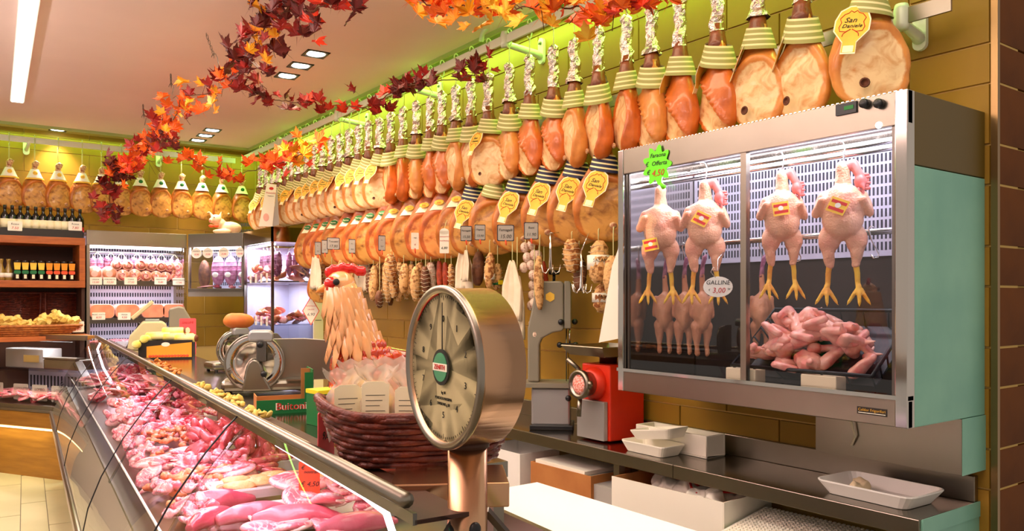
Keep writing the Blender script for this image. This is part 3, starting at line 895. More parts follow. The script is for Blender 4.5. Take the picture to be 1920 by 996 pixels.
# ---- chickens
def capsule(b, p0, p1, r0, r1, n=10):
    p0, p1 = V(p0), V(p1)
    b.ell(p0, (r0,) * 3, n, 7); b.ell(p1, (r1,) * 3, n, 7); b.tube([p0, p1], [r0, r1], n, caps=True)
def hen_body_mesh(seed):
    g = random.Random(seed)
    b = MB()
    capsule(b, (0, 0, -.08), (0, 0, -.15), .022, .027)
    b.ell((0, -.005, -.215), (.068, .062, .075), 16, 12); b.ell((0, -.012, -.27), (.062, .055, .07), 16, 12)
    b.ell((.0, -.03, -.225), (.035, .045, .07), 12, 10)
    for s in (-1, 1):
        capsule(b, (s * .055, .005, -.185), (s * .078, -.012, -.245), .022, .016)      # upper wing
        capsule(b, (s * .078, -.012, -.245), (s * .062, -.045, -.20), .015, .012)     # folded forearm
        b.ell((s * .04, -.002, -.335), (.034, .034, .05), 12, 10)
        capsule(b, (s * .046, -.006, -.345), (s * .038, -.004, -.425), .028, .013)
    return fuse(b, .005, 2, 'body', 'chick', wob=.004, ws=30)
HB = [hen_body_mesh(1), hen_body_mesh(2)]
def foot_mesh(s):
    b = MB()
    pts = [(s * .038, -.004, -.42), (s * .042, 0, -.45), (s * .044, .002, -.49), (s * .047, -.004, -.505)]
    b.tube(pts, [.0105, .009, .0085, .01], 8)
    e = V((s * .047, -.004, -.505))
    for dx, dy, L_ in ((-.028, -.012, 1), (.002, -.022, 1.1), (.028, -.008, 1)):
        q = [e, e + V((dx * .5, dy * .7, -.022 * L_)), e + V((dx, dy, -.048 * L_)), e + V((dx * 1.25, dy, -.062 * L_))]
        b.tube(q, [.0085, .007, .0055, .0012], 7)
    q = [e, e + V((.01 * s, .02, -.006)), e + V((.02 * s, .03, -.016))]
    b.tube(q, [.008, .005, .001], 6)
    return fuse(b, .003, 1, 'foot', 'chick_foot')
FT = {s: foot_mesh(s) for s in (-1, 1)}
def head_mesh():
    b = MB()
    capsule(b, (.0, 0, -.085), (.03, 0, -.07), .02, .017)
    capsule(b, (.03, 0, -.07), (.048, -.005, -.11), .017, .014)
    b.ell((.052, -.008, -.135), (.02, .018, .026), 10, 8)
    b.tube([(.058, -.02, -.15), (.064, -.03, -.17)], [.009, .002], 6)
    return fuse(b, .004, 1, 'head', 'chick_head')
HD = head_mesh()
b = MB()
for k_ in range(6): b.ell((.066 + .004 * (k_ % 2), -.004, -.112 - k_ * .0095), (.012, .006, .007), 8, 6)
b.ell((.046, -.016, -.168), (.007, .006, .013), 8, 6).ell((.058, -.012, -.172), (.006, .006, .014), 8, 6)
CB = b.mesh('comb', 'chick_head')
STK = [MB().prism([(-.028, -.026), (.028, -.026), (.028, .026), (-.028, .026)], .002).mesh('sticker', 'label_yellow'),
       MB().prism([(-.024, -.018), (.024, -.018), (.024, -.007), (-.024, -.007)], .0032).prism([(-.024, .007), (.024, .007), (.024, .018), (-.024, .018)], .0032).mesh('sticker_print', 'comb'),
       MB().prism(circ(.009, 10, cz=.002), .004).mesh('sticker_emblem', 'card_white')]
CHK = MB().tube([(-.018, .0, .006), (-.012, .0, .012), (0, 0, .008), (.006, 0, -.01), (.004, .0, -.05), (.0, 0, -.085), (-.006, 0, -.10), (-.016, 0, -.098), (-.02, 0, -.085)], .0028, 6).mesh('hook', 'chrome')
wherec = ['leftmost under the green sign', 'second from left, beside the middle post', 'just right of the middle door post', 'rightmost, above the tray of wings']
for i, (px, py) in enumerate(((1238, 322), (1322, 322), (1466, 296), (1580, 288))):
    p = at_x(px, py, PX + (.095, .12, .17, .17)[i])
    p.z = PZ + PH - .115
    fc = face_cam(p)
    t = thing('plucked_chicken', 'plucked chicken with yellow feet hanging in fridge, ' + wherec[i], 'chicken', p, fc + R(rnd(-6, 6)), 'whole chickens hanging in the display fridge')
    t.scale = ((1.22, 1.1, 1.1) if i != 2 else (1.12, 1.05, 1.06))
    link('body', HB[i % 2], t)
    for s in (-1, 1): link('foot', FT[s], t, (0, 0, .0), rot=(0, 0, 0))
    if i:
        h_ = link('head', HD, t); link('comb', CB, h_)
    link('hook', CHK, t)
    st = link('sticker', STK[0], t, ((-.035, -.062, -.315), (-.008, -.083, -.225), (-.01, -.083, -.22), (-.012, -.083, -.225))[i], rot=(R(-4), R((-12, 30, -8, 25)[i]), R(-6)))
    link('sticker_print', STK[1], st); link('sticker_emblem', STK[2], st)
def guinea_mesh():
    b = MB()
    capsule(b, (0, 0, -.02), (.006, 0, -.10), .012, .016)
    b.ell((0, -.006, -.165), (.05, .048, .075), 14, 10); b.ell((0, -.02, -.19), (.03, .04, .06), 12, 9)
    for s in (-1, 1):
        capsule(b, (s * .042, .004, -.12), (s * .052, .0, -.19), .015, .01)
        capsule(b, (s * .026, 0, -.235), (s * .024, 0, -.31), .028, .013)
        capsule(b, (s * .024, 0, -.31), (s * .024, -.004, -.345), .011, .012)
    return fuse(b, .005, 2, 'body', 'chick_pale', wob=.003, ws=30)
GB = guinea_mesh()
G2 = MB().tube([(0, 0, 0), (.002, 0, .06), (-.01, 0, .10), (-.004, 0, .12), (.01, 0, .11)], .003, 6).mesh('hook', 'chrome')
NECK = MB().tube([(0, 0, -.03), (.004, 0, .02), (.012, -.004, .05), (.02, -.006, .065)], [.012, .010, .012, .004], 8).mesh('neck', 'purple_meat')
for i, (px, py, dx, wh) in enumerate(((1246, 562, .20, 'leftmost of the pale trio'), (1283, 558, .22, 'in the middle of the pale trio'), (1316, 556, .20, 'on the right of the pale trio'), (1428, 548, .43, 'in shadow right of the middle post'))):
    p = at_x(px, py, PX + dx)
    p.z = PZ + .575
    t = thing('plucked_bird', 'small headless plucked bird on the lower fridge rod, ' + wh, 'poultry', p, face_cam(p) + R(rnd(-25, 25)), 'smaller plucked birds on the lower rod')
    t.scale = (.98, .98, 1.12)
    link('body', GB, t); link('neck', NECK, t); link('hook', G2, t)
for i, (px, py) in enumerate(((1495, 470), (1640, 450))):
    p = at_x(px, py, PX + .22)
    t = thing('meat_hook', 'empty steel S-hook on fridge rod, %s' % ('near the middle post' if i == 0 else 'by the right edge'), 'hook', (p.x, p.y, PZ + .715), face_cam(p), 'empty hooks in the fridge')
    MB().tube([(.0, 0, -.002), (-.014, 0, .004), (-.02, 0, -.008), (-.01, 0, -.05), (.014, 0, -.10), (.012, 0, -.115), (-.004, 0, -.118), (-.012, 0, -.105)], .003, 6).build('shank', 'chrome', t)
# tag GALLINE
p = at_x(1346, 538, PX + .075)
t = card('price_tag', 'white oval hanging tag reading GALLINE 3,00 in the fridge', 'sign', p, face_cam(p) - .1, 'oval', .125, .09, 'card_white',
     [('GALLINE', .026, .0, .018, 'ink'), ('€', .012, -.036, -.014, 'ink'), ('3,00', .032, .004, -.016, 'ink_red'), ('kg', .011, .046, -.008, 'ink')])
MB().tube([(-.01, 0, .04), (-.03, 0, .065), (-.02, .0, .085), (.0, 0, .07), (.0, 0, .12), (.02, .10, .163)], .0022, 6).build('wire', 'chrome', t)
# green splash sign stuck on the frame
p = at_x(1232, 310, PX - .012)
t = card('offer_sign', 'bright green clover-shaped handwritten offer sign on fridge top corner', 'sign', p, -PI / 2 + .12, 'clover', .165, .19, 'card_green',
     [('Faraona', .027, .005, .045, 'ink'), ('€  Offerta', .029, -.005, .008, 'ink'), ('4,50', .04, .005, -.036, 'ink_red'), ('€', .03, -.048, -.03, 'ink')], th=.003, shear=.25)
MB().tube([(.02, 0, -.085), (.04, -.002, -.105)], [.008, .012], 6).build('stalk', 'card_green', t)

# ---- black crate of chicken pieces
tc = at_x(1560, 665, PX + .30)
tr = thing('plastic_tray', 'tilted black plastic tray holding raw chicken wings in the fridge', 'tray', (PX + .25, tc.y + .0, PZ + .22), 0)
tr.rotation_euler = (0, R(-38), R(0))
hx, hy = .17, .29
b = MB()
b.bb((-hx, -hy, 0), (hx, hy, .008))
tb = b.build('base', 'black_plastic', tr)
def rim(z_, ex): return [(-hx - ex, -hy - ex, z_), (hx + ex, -hy - ex, z_), (hx + ex, hy + ex, z_), (-hx - ex, hy + ex, z_), (-hx - ex, -hy - ex, z_)]
MB().tube(rim(.075, .02), .008, 8).build('rim', 'black_plastic', tr)
b = MB()
for i in range(7):
    f = -1 + 2 * i / 6
    for s in (-1, 1):
        b.tube([(f * hx, s * hy, 0), (f * (hx + .02), s * (hy + .02), .075)], .004, 5)
        b.tube([(s * hx, f * hy, 0), (s * (hx + .02), f * (hy + .02), .075)], .004, 5)
b.build('side_ribs', 'black_plastic', tr)['kind'] = 'stuff'
for i, y_ in enumerate((tc.y + .26, tc.y - .10)):
    t = thing('foam_block', 'cream foam block propping %s end of the black tray' % ('the left' if i == 0 else 'the right'), 'block', (PX + .075, y_, PZ + .046), 0)
    MB().bb((-.03, -.075, 0), (.04, .075, .105)).build('block', 'cream_block', t, bevel=.004)
def wing_mesh(seed):
    g = random.Random(seed); b = MB()
    a = .06 + g.random() * .02
    capsule(b, (0, 0, 0), (a, .01, .004), .024, .017)
    capsule(b, (a, .01, .004), (a * .45, .062, .0), .017, .014)
    if seed % 2: capsule(b, (a * .45, .062, 0), (a * .9, .092, .004), .011, .005)
    b.ell((-.012, 0, 0), (.03, .026, .022), 10, 8)
    return fuse(b, .005, 2, 'body', 'wingmeat', wob=.005, ws=25)
def carcass_mesh(seed):
    b = MB()
    b.ell((0, 0, 0), (.065, .05, .04), 12, 9); b.ell((.03, .02, .012), (.04, .035, .035), 10, 8)
    capsule(b, (-.05, 0, 0), (-.10, .02, .012), .018, .014)
    capsule(b, (.01, -.04, 0), (.07, -.06, .0), .016, .008)
    return fuse(b, .006, 2, 'body', 'wingmeat', wob=.010, ws=30)
WM = [wing_mesh(i) for i in range(4)] + [carcass_mesh(9)]
mt = Matrix.Translation(tr.location) @ Matrix.Rotation(R(-38), 4, 'Y')
g = random.Random(5)
for i in range(44):
    lay = i // 16
    fx, fy = g.uniform(-1, 1) * (.88 - lay * .15), g.uniform(-1, 1) * (.9 - lay * .14)
    zz = .035 + .03 * lay + .035 * (1 - fx * fx) * (1 - fy * fy)
    p = mt @ V((fx * hx * .85, fy * hy * .9, zz))
    if p.z > PZ + .46: p.z = PZ + .46
    ms = WM[i % 4] if g.random() < .8 else WM[4]
    t = link('chicken_wing' if ms is not WM[4] else 'chicken_carcass_piece', ms, None, p, rot=(g.uniform(-.6, .6), g.uniform(-.5, .5) + R(-20), g.uniform(0, 6.28)), scale=1.12)
    if ms is WM[4]: tag(t, 'ragged raw chicken carcass piece in the black tray', 'meat', 'raw carcass pieces in the black tray')
    else: tag(t, 'raw pink chicken wing heaped in the black tray', 'meat', 'raw chicken wings in the black tray')

# ================================================================== STEEL WORKTOP on the right
WT0, WTX = .90, 2.80
wt = thing('steel_worktop', 'long narrow stainless steel worktop along the right wall', 'worktop', (WTX, 1.40, 0))
L_ = 5.0
dX = WX - WTX - .003
MB().bb((0, .004, WT0 - .03), (dX, L_, WT0)).build('top', 'steel_top', wt, bevel=.003)
for y0, y1 in ((.004, 1.15), (1.153, 2.9), (2.903, L_)): MB().bb((-.012, y0, WT0 - .062), (.0, y1, WT0 + .002)).build('front_edge', 'steel', wt, bevel=.003)
MB().bb((dX - .03, .004, WT0), (dX, L_, WT0 + .10)).build('backsplash', 'steel', wt, bevel=.003)
MB().bb((0, 0, WT0 - .35), (dX, .004, WT0)).build('end_plate', 'teal_reflection', wt)  # steel end of the worktop, teal reflection painted in
MB().bb((-.0, -.004, WT0 - .055), (dX, -.0005, WT0 + .003)).build('end_flange', 'teal_reflection', wt)  # flange carries the same painted reflection
for y_ in (.03, 1.53, 3.2, 4.9): MB().bb((.005, y_, 0), (.045, y_ + .04, WT0 - .03)).build('leg', 'steel', wt)
MB().bb((.01, .0, .50), (dX, L_, .52)).build('lower_shelf', 'steel_dark', wt)
MB().bb((dX - .02, .0, .0), (dX, L_, .49)).build('back_plate', 'wood_dark', wt)

# ---- band saw
SP = V((3.03, 3.73, WT0))
t = thing('band_saw', 'grey butcher band saw standing on the steel worktop', 'saw', SP, face_cam(SP) - .05)
MB().bb((-.13, -.10, .025), (.10, .10, .25)).build('base', 'silver_paint', t, bevel=.012)
MB().bb((-.14, -.12, 0), (.12, .11, .03)).build('foot_plate', 'black_plastic', t, bevel=.006)
MB().prism(rrect(.36, .026, .01), .26, Matrix.Translation((.0, 0, .265))).build('table', 'grey_paint', t)
out = [(-.155, .28), (-.155, .60), (-.10, .87), (-.09, .885), (.045, .885), (.062, .87), (.062, .60), (.05, .585), (-.005, .575), (-.07, .54), (-.085, .50), (-.085, .28)]
fr = MB().prism(out, .13).build('frame', 'grey_paint', t, bevel=.01)
MB().prism([(.064, .60), (.105, .60), (.105, .87), (.095, .885), (.064, .885)], .13).build('blade_guard', 'grey_paint', t, bevel=.006)
MB().prism([(.03 * math.cos(R(60 * k + 30)), .03 * math.sin(R(60 * k + 30))) for k in range(6)], .006, Matrix.Translation((-.02, -.068, .79))).build('badge', 'label_yellow', t)
MB().tube([(.075, 0, .28), (.075, 0, .60)], .004, 6).build('blade', 'steel_dark', t)
MB().tube([(.095, 0, .50), (.095, 0, .60)], .006, 6).build('guide_rod', 'chrome', t)
MB().bb((.045, -.015, .49), (.12, .015, .51)).build('guide', 'black_plastic', t)
for x_, z_, y_ in ((.045, .64, -.075), (.125, .64, 0), (.035, .50, -.02), (.13, .50, 0), (.09, .19, -.11)):
    MB().ell((x_, y_, z_), (.018, .012, .018), 12, 8).build('knob', 'black_plastic', t)
MB().tube([(.0, 0, .885), (.0, 0, .925)], .009, 8).lathe([(.03, .925), (.036, .935), (.03, .95), (0, .952)], 12).build('tension_knob', 'black_plastic', t)

# ---- red mincer
GP = V((2.93, 3.13, WT0))
t = thing('meat_mincer', 'red and steel meat mincer on the worktop left of the fridge', 'mincer', GP)
MB().bb((0, 0, .008), (.26, .23, .42)).build('housing', 'red_paint', t, bevel=.008)
MB().prism([(-.115, .0), (.105, .0), (.105, .21), (-.08, .21), (-.115, .15)], .03, Matrix.Translation((-.017, .12, .012)) @ Matrix.Rotation(-PI / 2, 4, 'Z')).build('front_plate', 'silver_paint', t, bevel=.003)
MB().lathe([(.095, .02), (.09, -.02), (.075, -.04), (.07, -.045)], 24, ax='x', o=(0, .12, .315)).build('collar', 'red_paint', t)
hd = MB().lathe([(.062, -.03), (.066, -.05), (.066, -.085), (.076, -.09), (.08, -.11), (.078, -.125), (.060, -.128), (.058, -.115)], 28, ax='x', o=(0, .12, .315)).build('grinding_head', 'steel', t)
MB().lathe([(.058, -.115), (.04, -.124), (0, -.126)], 20, ax='x', o=(0, .12, .315)).build('perforated_plate', 'mince', hd)
for a_, c_ in (((-.10, .13, .39), (-.14, .19, .45)), ((-.10, .05, .30), (-.15, -.01, .335)), ((-.10, .13, .24), (-.11, .13, .14))): MB().tube([a_, c_], [.012, .014], 8).build('ring_handle', 'steel', hd)
MB().lathe([(.05, .40), (.05, .45), (.075, .47)], 20, o=(.10, .12, 0)).build('feed_neck', 'steel_dark', t)
b = MB()
b.add([(-.06, -.02, .47), (.24, -.02, .47), (.24, .26, .47), (-.06, .26, .47), (-.10, -.05, .52), (.26, -.05, .52), (.26, .29, .52), (-.10, .29, .52)],
      [(0, 1, 2, 3), (0, 4, 5, 1), (1, 5, 6, 2), (2, 6, 7, 3), (3, 7, 4, 0)])
b.build('feed_tray', 'steel', t, solid=.006)
MB().bb((.26, .06, .02), (.29, .19, .35)).build('rear_cover', 'grey_paint', t, bevel=.006)
MB().tube([(.22, -.0, .03), (.24, -.06, .04), (.22, -.12, .035), (.20, -.18, .03), (.21, -.27, .012)], .007, 8).build('power_cable', 'cord', t)

# ---- foam trays
def foam_tray(name, label, p, rz, w_, d_, h_, m, rx=0, ry=0, group=None, th=.006, cat='tray'):
    b = MB()
    o_, i_ = (w_ / 2, d_ / 2), (w_ / 2 * .82, d_ / 2 * .78)
    pts = lambda a, b_, z_: [(x_, y_, z_) for (x_, y_) in rrect(a * 2, b_ * 2, min(a, b_) * .3, 3)]
    rws = [pts(i_[0], i_[1], 0), pts(o_[0] * .97, o_[1] * .97, h_), pts(o_[0], o_[1], h_), pts(o_[0], o_[1], h_ - th), pts(i_[0] + th, i_[1] + th, -.0)]
    n_ = len(rws[0]); vs = [q for r_ in ([pts(i_[0] - .002, i_[1] - .002, th)] + rws[1:3] + [pts(o_[0] * 1.0, o_[1] * 1.0, h_ - th), pts(i_[0], i_[1], 0)]) for q in r_]
    fs = []
    for j in range(4):
        for k_ in range(n_): fs.append((j * n_ + k_, j * n_ + (k_ + 1) % n_, (j + 1) * n_ + (k_ + 1) % n_, (j + 1) * n_ + k_))
    fs += [tuple(range(n_)), tuple(range(4 * n_, 5 * n_))]
    o = MB().add(vs, fs, 0, False).build(name, m, None, p)
    o.rotation_euler = (rx, ry, rz)
    return tag(o, label, cat, group)
c1 = at_z(1305, 838, WT0); 
foam_tray('foam_tray', 'white foam tray at the bottom of the stack on the worktop', V((2.93, c1.y + .02, WT0 + .002)), R(90), .30, .17, .055, 'foam', group='foam trays on the worktop')
foam_tray('foam_tray', 'white foam tray tilted on top of another foam tray', V((2.96, c1.y + .0, WT0 + .075)), R(93), .27, .16, .05, 'foam', rx=0, ry=R(8), group='foam trays on the worktop')
t = thing('foam_box', 'long white foam box standing behind the foam trays', 'box', (3.09, c1.y - .01, WT0 + .001), R(90))
b = MB()
b.bb((-.24, -.07, 0), (.24, .07, .008)).bb((-.24, -.07, .008), (.24, -.058, .11)).bb((-.24, .058, .008), (.24, .07, .11)).bb((-.24, -.058, .008), (-.228, .058, .11)).bb((.228, -.058, .008), (.24, .058, .11))
b.build('box', 'foam', t, bevel=.004)
q = at_z(1655, 920, WT0)
foam_tray('serving_tray', 'shallow white rectangular tray with scraps at worktop right end', V((2.985, 1.66, WT0 + .002)), R(88), .40, .26, .055, 'white_plastic')
o = fuse(MB().ell((0, 0, 0), (.05, .03, .02), 12, 8).ell((.03, .02, .01), (.03, .03, .02), 10, 7).ell((-.03, .01, .01), (.03, .02, .018), 10, 7), .005, 1, 'meat_scrap', 'cream_block', wob=.012, ws=40)
tag(link('meat_scrap', o, None, (2.98, 1.73, WT0 + .028)), 'small pale lump of scraps lying in the white tray', 'meat')
a, b_ = at_z(1430, 857, WT0), at_z(1598, 882, WT0)
d = (b_ - a); d.z = 0
t = thing('sharpening_steel', 'sharpening steel with black ringed handle lying on the worktop', 'tool', (a.x - .0, a.y, WT0 + .016), math.atan2(d.y, d.x))
L2 = d.length
MB().tube([(0, 0, 0), (.02, 0, .0), (L2 * .58, 0, 0)], [.002, .007, .008], 10).build('rod', 'steel_dark', t)
MB().lathe([(.012, L2 * .56), (.018, L2 * .58), (.011, L2 * .6), (.014, L2 * .72), (.015, L2 * .85), (.010, L2 * .93)], 12, ax='x').build('handle', 'black_plastic', t)
MB().tube([(L2 * .96 + .022 * math.cos(a_ * PI / 6), .022 * math.sin(a_ * PI / 6), -.004) for a_ in range(13)], .003, 6, caps=False).build('ring', 'black_plastic', t)

# ---- things on the shelf beneath
def open_box(t, w_, d_, h_, m, th=.006, m2=None):
    for (a_, c_) in (((-w_ / 2, -d_ / 2, 0), (w_ / 2, -d_ / 2 + th, h_)), ((-w_ / 2, d_ / 2 - th, 0), (w_ / 2, d_ / 2, h_)), ((-w_ / 2, -d_ / 2 + th, 0), (-w_ / 2 + th, d_ / 2 - th, h_)), ((w_ / 2 - th, -d_ / 2 + th, 0), (w_ / 2, d_ / 2 - th, h_))):
        MB().bb(a_, c_).build('side', m, t)
    MB().bb((-w_ / 2 + th, -d_ / 2 + th, 0), (w_ / 2 - th, d_ / 2 - th, th)).build('bottom', m2 or m, t)
t = thing('open_carton', 'big open white carton of plastic bags under the steel worktop', 'box', (2.93, 2.58, .522), R(3))
open_box(t, .36, .66, .27, 'cardboard')
MB().bb((-.185, -.332, 0), (-.181, .332, .272)).build('printed_face', 'card_white', t)
MB().bb((-.183, -.336, 0), (.18, -.331, .272)).build('printed_face', 'card_white', t)
g = random.Random(3)
bagm = fuse(MB().ell((0, 0, 0), (.09, .12, .05), 14, 10).ell((.03, .06, .03), (.05, .06, .04), 10, 8).ell((-.04, -.05, .03), (.05, .06, .05), 10, 8), .008, 0, 'bag', 'card_white', wob=.05, ws=18)
for i, (x_, y_) in enumerate(((2.90, 2.52), (2.95, 2.36), (2.98, 2.72))):
    o = link('plastic_bag', bagm, None, (x_, y_, .72), rot=(0, 0, i * 1.9), scale=1)
    tag(o, 'crumpled white carrier bag inside the carton, %s' % ('near its middle', 'at its right end', 'at its far end')[i], 'bag', 'carrier bags in the carton')
    if i < 2: MB().tube([(-.05, -.06, .055), (-.02, 0, .07), (.03, .05, .075), (.06, .07, .06)], .006, 5).tube([(.02, -.06, .05), (.05, -.02, .05), (.04, .03, .075)], .005, 5).build('print', 'ink_red', o)
t = thing('green_crate', 'bright green shallow crate under the worktop right side', 'crate', (2.93, 1.95, .522), R(2))
open_box(t, .32, .52, .16, 'card_green')
t = thing('egg_tray', 'white lattice plastic tray lying on the green crate', 'tray', (2.91, 1.93, .70), R(4))
t.rotation_euler = (0, R(-8), R(4))
MB().bb((-.17, -.30, 0), (.17, .30, .006)).build('sheet', 'white_plastic', t)
b = MB()
for i in range(17):
    for j in range(29):
        b.box((-.16 + i * .02, -.28 + j * .02, .009), (.011, .011, .008))
b.build('cups', 'foam', t)['kind'] = 'stuff'
b = MB()
for j in range(30): b.bb((-.174, -.295 + j * .02, -.025), (-.168, -.285 + j * .02, 0))
b.build('edge_teeth', 'white_plastic', t)['kind'] = 'stuff'
t = thing('file_box', 'brown cardboard box of paper sheets left of white carton', 'box', (2.93, 3.38, .522), R(2))
open_box(t, .30, .50, .22, 'cardboard')
b = MB()
for i in range(9): b.bb((-.13, -.22 + .004 * (i % 3), .02 + i * .024), (.13, .215 - .004 * (i % 2), .04 + i * .024))
st = b.build('paper_stack', 'card_white', None, (2.93, 3.40, .522)); tag(st, 'thick stack of white paper sheets standing in the brown box', 'paper')
t = thing('drawer_box', 'white flat plastic box near the basket under the worktop', 'box', (2.93, 3.95, .522))
open_box(t, .3, .42, .24, 'white_plastic')
st = MB().bb((-.12, -.19, .008), (.12, .19, .17)).build('magazine_pile', 'card_grey', None, (2.93, 2.98 + .06, .53)); st.scale = (1, .55, 1)
tag(st, 'low pile of grey magazines between brown box and carton', 'paper')

# ---- white cutting table in the middle
t = thing('cutting_table', 'bright white cutting board table behind the glass counter', 'table', (1.83, 1.9, 0))
MB().bb((-.24, -.72, .86), (.24, .76, .90)).build('board', 'board', t, bevel=.006)
MB().bb((-.22, -.70, .80), (.22, .74, .859)).build('frame', 'steel', t)
for sx in (-.2, .17):
    for sy in (-.68, .68): MB().bb((sx, sy, 0), (sx + .04, sy + .04, .80)).build('leg', 'steel', t)

# ================================================================== MAIN GLASS MEAT COUNTER
S0, S1 = 1.22, 8.2
ctr = thing('meat_counter', 'long curved-glass refrigerated meat counter filled with raw meat in the foreground', 'counter', (CX0, 0, 0), -CA)
PROF = [(0, 1.325), (-.04, 1.285), (-.10, 1.215), (-.20, 1.075), (-.285, .92), (-.335, .79), (-.36, .66)]
cuts = [S0, 2.47, 3.753, 5.46, 6.9, S1]
for a, b_ in zip(cuts, cuts[1:]):
    rws = [[(o_, s_, z_) for s_ in (a + .006, b_ - .006)] for (o_, z_) in PROF]
    g_ = MB().sheet(rws).build('glass_panel', 'glass', ctr)
for s_ in cuts[1:-1]:
    MB().tube([(o_ + .0, s_, z_) for (o_, z_) in PROF], .003, 6).build('glass_joint', 'black_plastic', ctr)
    ar = MB()
    pts = [(o_ + .03, z_ - .03) for (o_, z_) in PROF[:5]]
    vs = []
    for (o_, z_) in pts: vs += [(o_, s_ - .014, z_), (o_, s_ + .014, z_)]
    ar.add(vs, [(2 * i, 2 * i + 1, 2 * i + 3, 2 * i + 2) for i in range(len(pts) - 1)], 0, True)
    ar.build('support_arm', 'glass_dark', ctr, solid=.006)
for s_, nm in ((S0, 'end_glass'), (S1, 'end_glass')):
    pts = [(o_, s_, z_) for (o_, z_) in PROF] + [(.10, s_, .66), (.10, s_, 1.28)]
    MB().add(pts, [tuple(range(len(pts)))]).build(nm, 'glass', ctr)
MB().tube([(0, S0, 1.33), (0, S1, 1.33)], .0145, 10).build('top_rail', 'steel', ctr)
# white light tubes bent round both ends
tub = [(.055, 2.25, 1.262), (.05, 1.55, 1.262), (.045, 1.42, 1.258), (.03, 1.35, 1.235), (0, 1.32, 1.19), (-.06, 1.31, 1.10)]
MB().tube(tub, .0075, 8).build('lamp_tube', 'led_pink', ctr)
MB().tube([(.03, 8.1, 1.28), (.0, 8.05, 1.22), (.02, 7.7, 1.08), (.06, 7.4, .98), (.10, 7.2, .94)], .009, 8).build('lamp_tube', 'led_pink', ctr)
p_ = cpt(.12, 5.0, 1.2)
light('counter_lamp_light', 'AREA', p_, 17, (1, .62, .80), rot=(0, R(12), -CA), size=(.10, 5.6))
p_ = cpt(-.02, 2.4, 1.24)
light('counter_lamp_light', 'AREA', p_, 2.6, (1, .64, .80), rot=(0, 0, -CA), size=(.08, 1.6))
# dark ledge between the glass rail and the steel top
MB().bb((.016, S0, 1.285), (.125, S1, 1.293)).build('ledge', 'wood_dark', ctr)
MB().bb((.012, S0, 1.284), (.02, S1, 1.305)).build('ledge_lip', 'steel_dark', ctr)
ST0 = 1.62
MB().bb((.125, ST0, 1.24), (.45, S1, 1.28)).build('steel_top', 'steel_top', ctr, bevel=.002)
MB().bb((.122, ST0, 1.235), (.128, S1, 1.284)).build('top_edge', 'steel', ctr)
for s_ in (1.64, 3.2, 4.9, 6.6, 8.0): MB().bb((.42, s_, .9), (.45, s_ + .03, 1.24)).build('post', 'steel', ctr)
# deck and body
DZ = .875
MB().bb((-.24, S0 + .03, DZ - .03), (.78, S1, DZ)).build('deck', 'steel', ctr)
MB().bb((.78, S0 + .03, DZ - .03), (.80, S1, DZ + .10)).build('rear_kerb', 'steel', ctr)
MB().bb((-.245, S0 + .03, DZ - .12), (-.235, S1, DZ + .012)).build('front_kerb', 'steel', ctr)
MB().prism([(-.175, DZ + .0), (-.168, DZ + .0), (-.198, DZ + .07), (-.205, DZ + .07)], S1 - S0 - .1, Matrix.Translation((0, (S0 + S1) / 2, 0))).build('price_rail', 'glass_dark', ctr)
MB().prism([(-.246, DZ - .0), (-.242, DZ - .02), (-.335, .675), (-.345, .68)], S1 - S0 - .04, Matrix.Translation((0, (S0 + S1) / 2, 0))).build('front_apron', 'body_cream', ctr)
MB().tube([(-.20, S0 + .05, DZ + .072), (-.20, S1 - .05, DZ + .072)], .005, 6).build('price_rail_edge', 'white_plastic', ctr)
body = [(-.36, .66), (-.375, .62), (-.36, .55), (-.30, .42), (-.22, .30), (-.18, .12), (-.18, 0.10), (.78, .10), (.78, .80), (-.22, .80), (-.25, .70)]
MB().prism(body, S1 - S0, Matrix.Translation((0, (S0 + S1) / 2, 0))).build('base_body', 'body_cream', ctr)
MB().tube([(-.362, S0, .655), (-.362, S1, .655)], .013, 8).build('lower_bumper', 'steel', ctr)
MB().bb((-.14, S0 + .05, 0), (.74, S1 - .03, .10)).build('plinth', 'steel_dark', ctr)
MB().tube([(-.305, S0, .47), (-.305, S1, .47)], .009, 6).build('light_strip', 'led_warm', ctr)

# ---- far deli counter at left
A = V((.845, 8.20, 0))
FD = math.atan2(.858, -.513) - PI / 2          # local +Y runs along the counter away to the left
fc2 = thing('deli_counter', 'glass-fronted counter with warm lit wooden base at far left', 'counter', A, FD)
# local: +Y along, +X toward the staff side
LF = 1.15
P2 = [(.36, 1.325), (.27, 1.24), (.16, 1.08), (.07, .90), (.02, .76), (0, .66)]
for a, b_ in ((.03, LF),): MB().sheet([[(o_, s_, z_) for s_ in (a, b_)] for (o_, z_) in P2]).build('glass_panel', 'glass', fc2)
MB().bb((.36, -.0, 1.30), (.46, LF, 1.33)).build('top_shelf', 'wood_light', fc2, bevel=.003)
MB().bb((.34, -.0, 1.285), (.362, LF, 1.33)).build('top_rail', 'steel', fc2)
MB().bb((.02, 0, .62), (.66, LF, .70)).build('deck', 'steel', fc2)
MB().bb((-.01, 0, .645), (.03, LF, .665)).build('bumper', 'steel', fc2)
MB().prism([(-.0, .64), (.02, .50), (.04, .49), (.66, .49), (.66, .64)], LF, Matrix.Translation((0, LF / 2, 0))).build('upper_base', 'wood_light', fc2)
MB().prism([(.05, .485), (.10, .30), (.14, .12), (.16, 0), (.66, 0), (.66, .485)], LF, Matrix.Translation((0, LF / 2, 0))).build('lower_base', 'wood_light', fc2)
MB().bb((.02, 0, .478), (.05, LF, .49)).build('light_strip', 'led_warm', fc2)
MB().bb((.30, .05, .98), (.62, LF, 1.0)).build('glass_shelf', 'glass_dark', fc2)
MB().bb((.60, 0, .70), (.63, LF, .98)).build('rear_panel', 'case_back', fc2)
b = MB()
for i in range(22): b.bb((.596, .05 + i * .05, .78), (.5995, .07 + i * .05, .90))
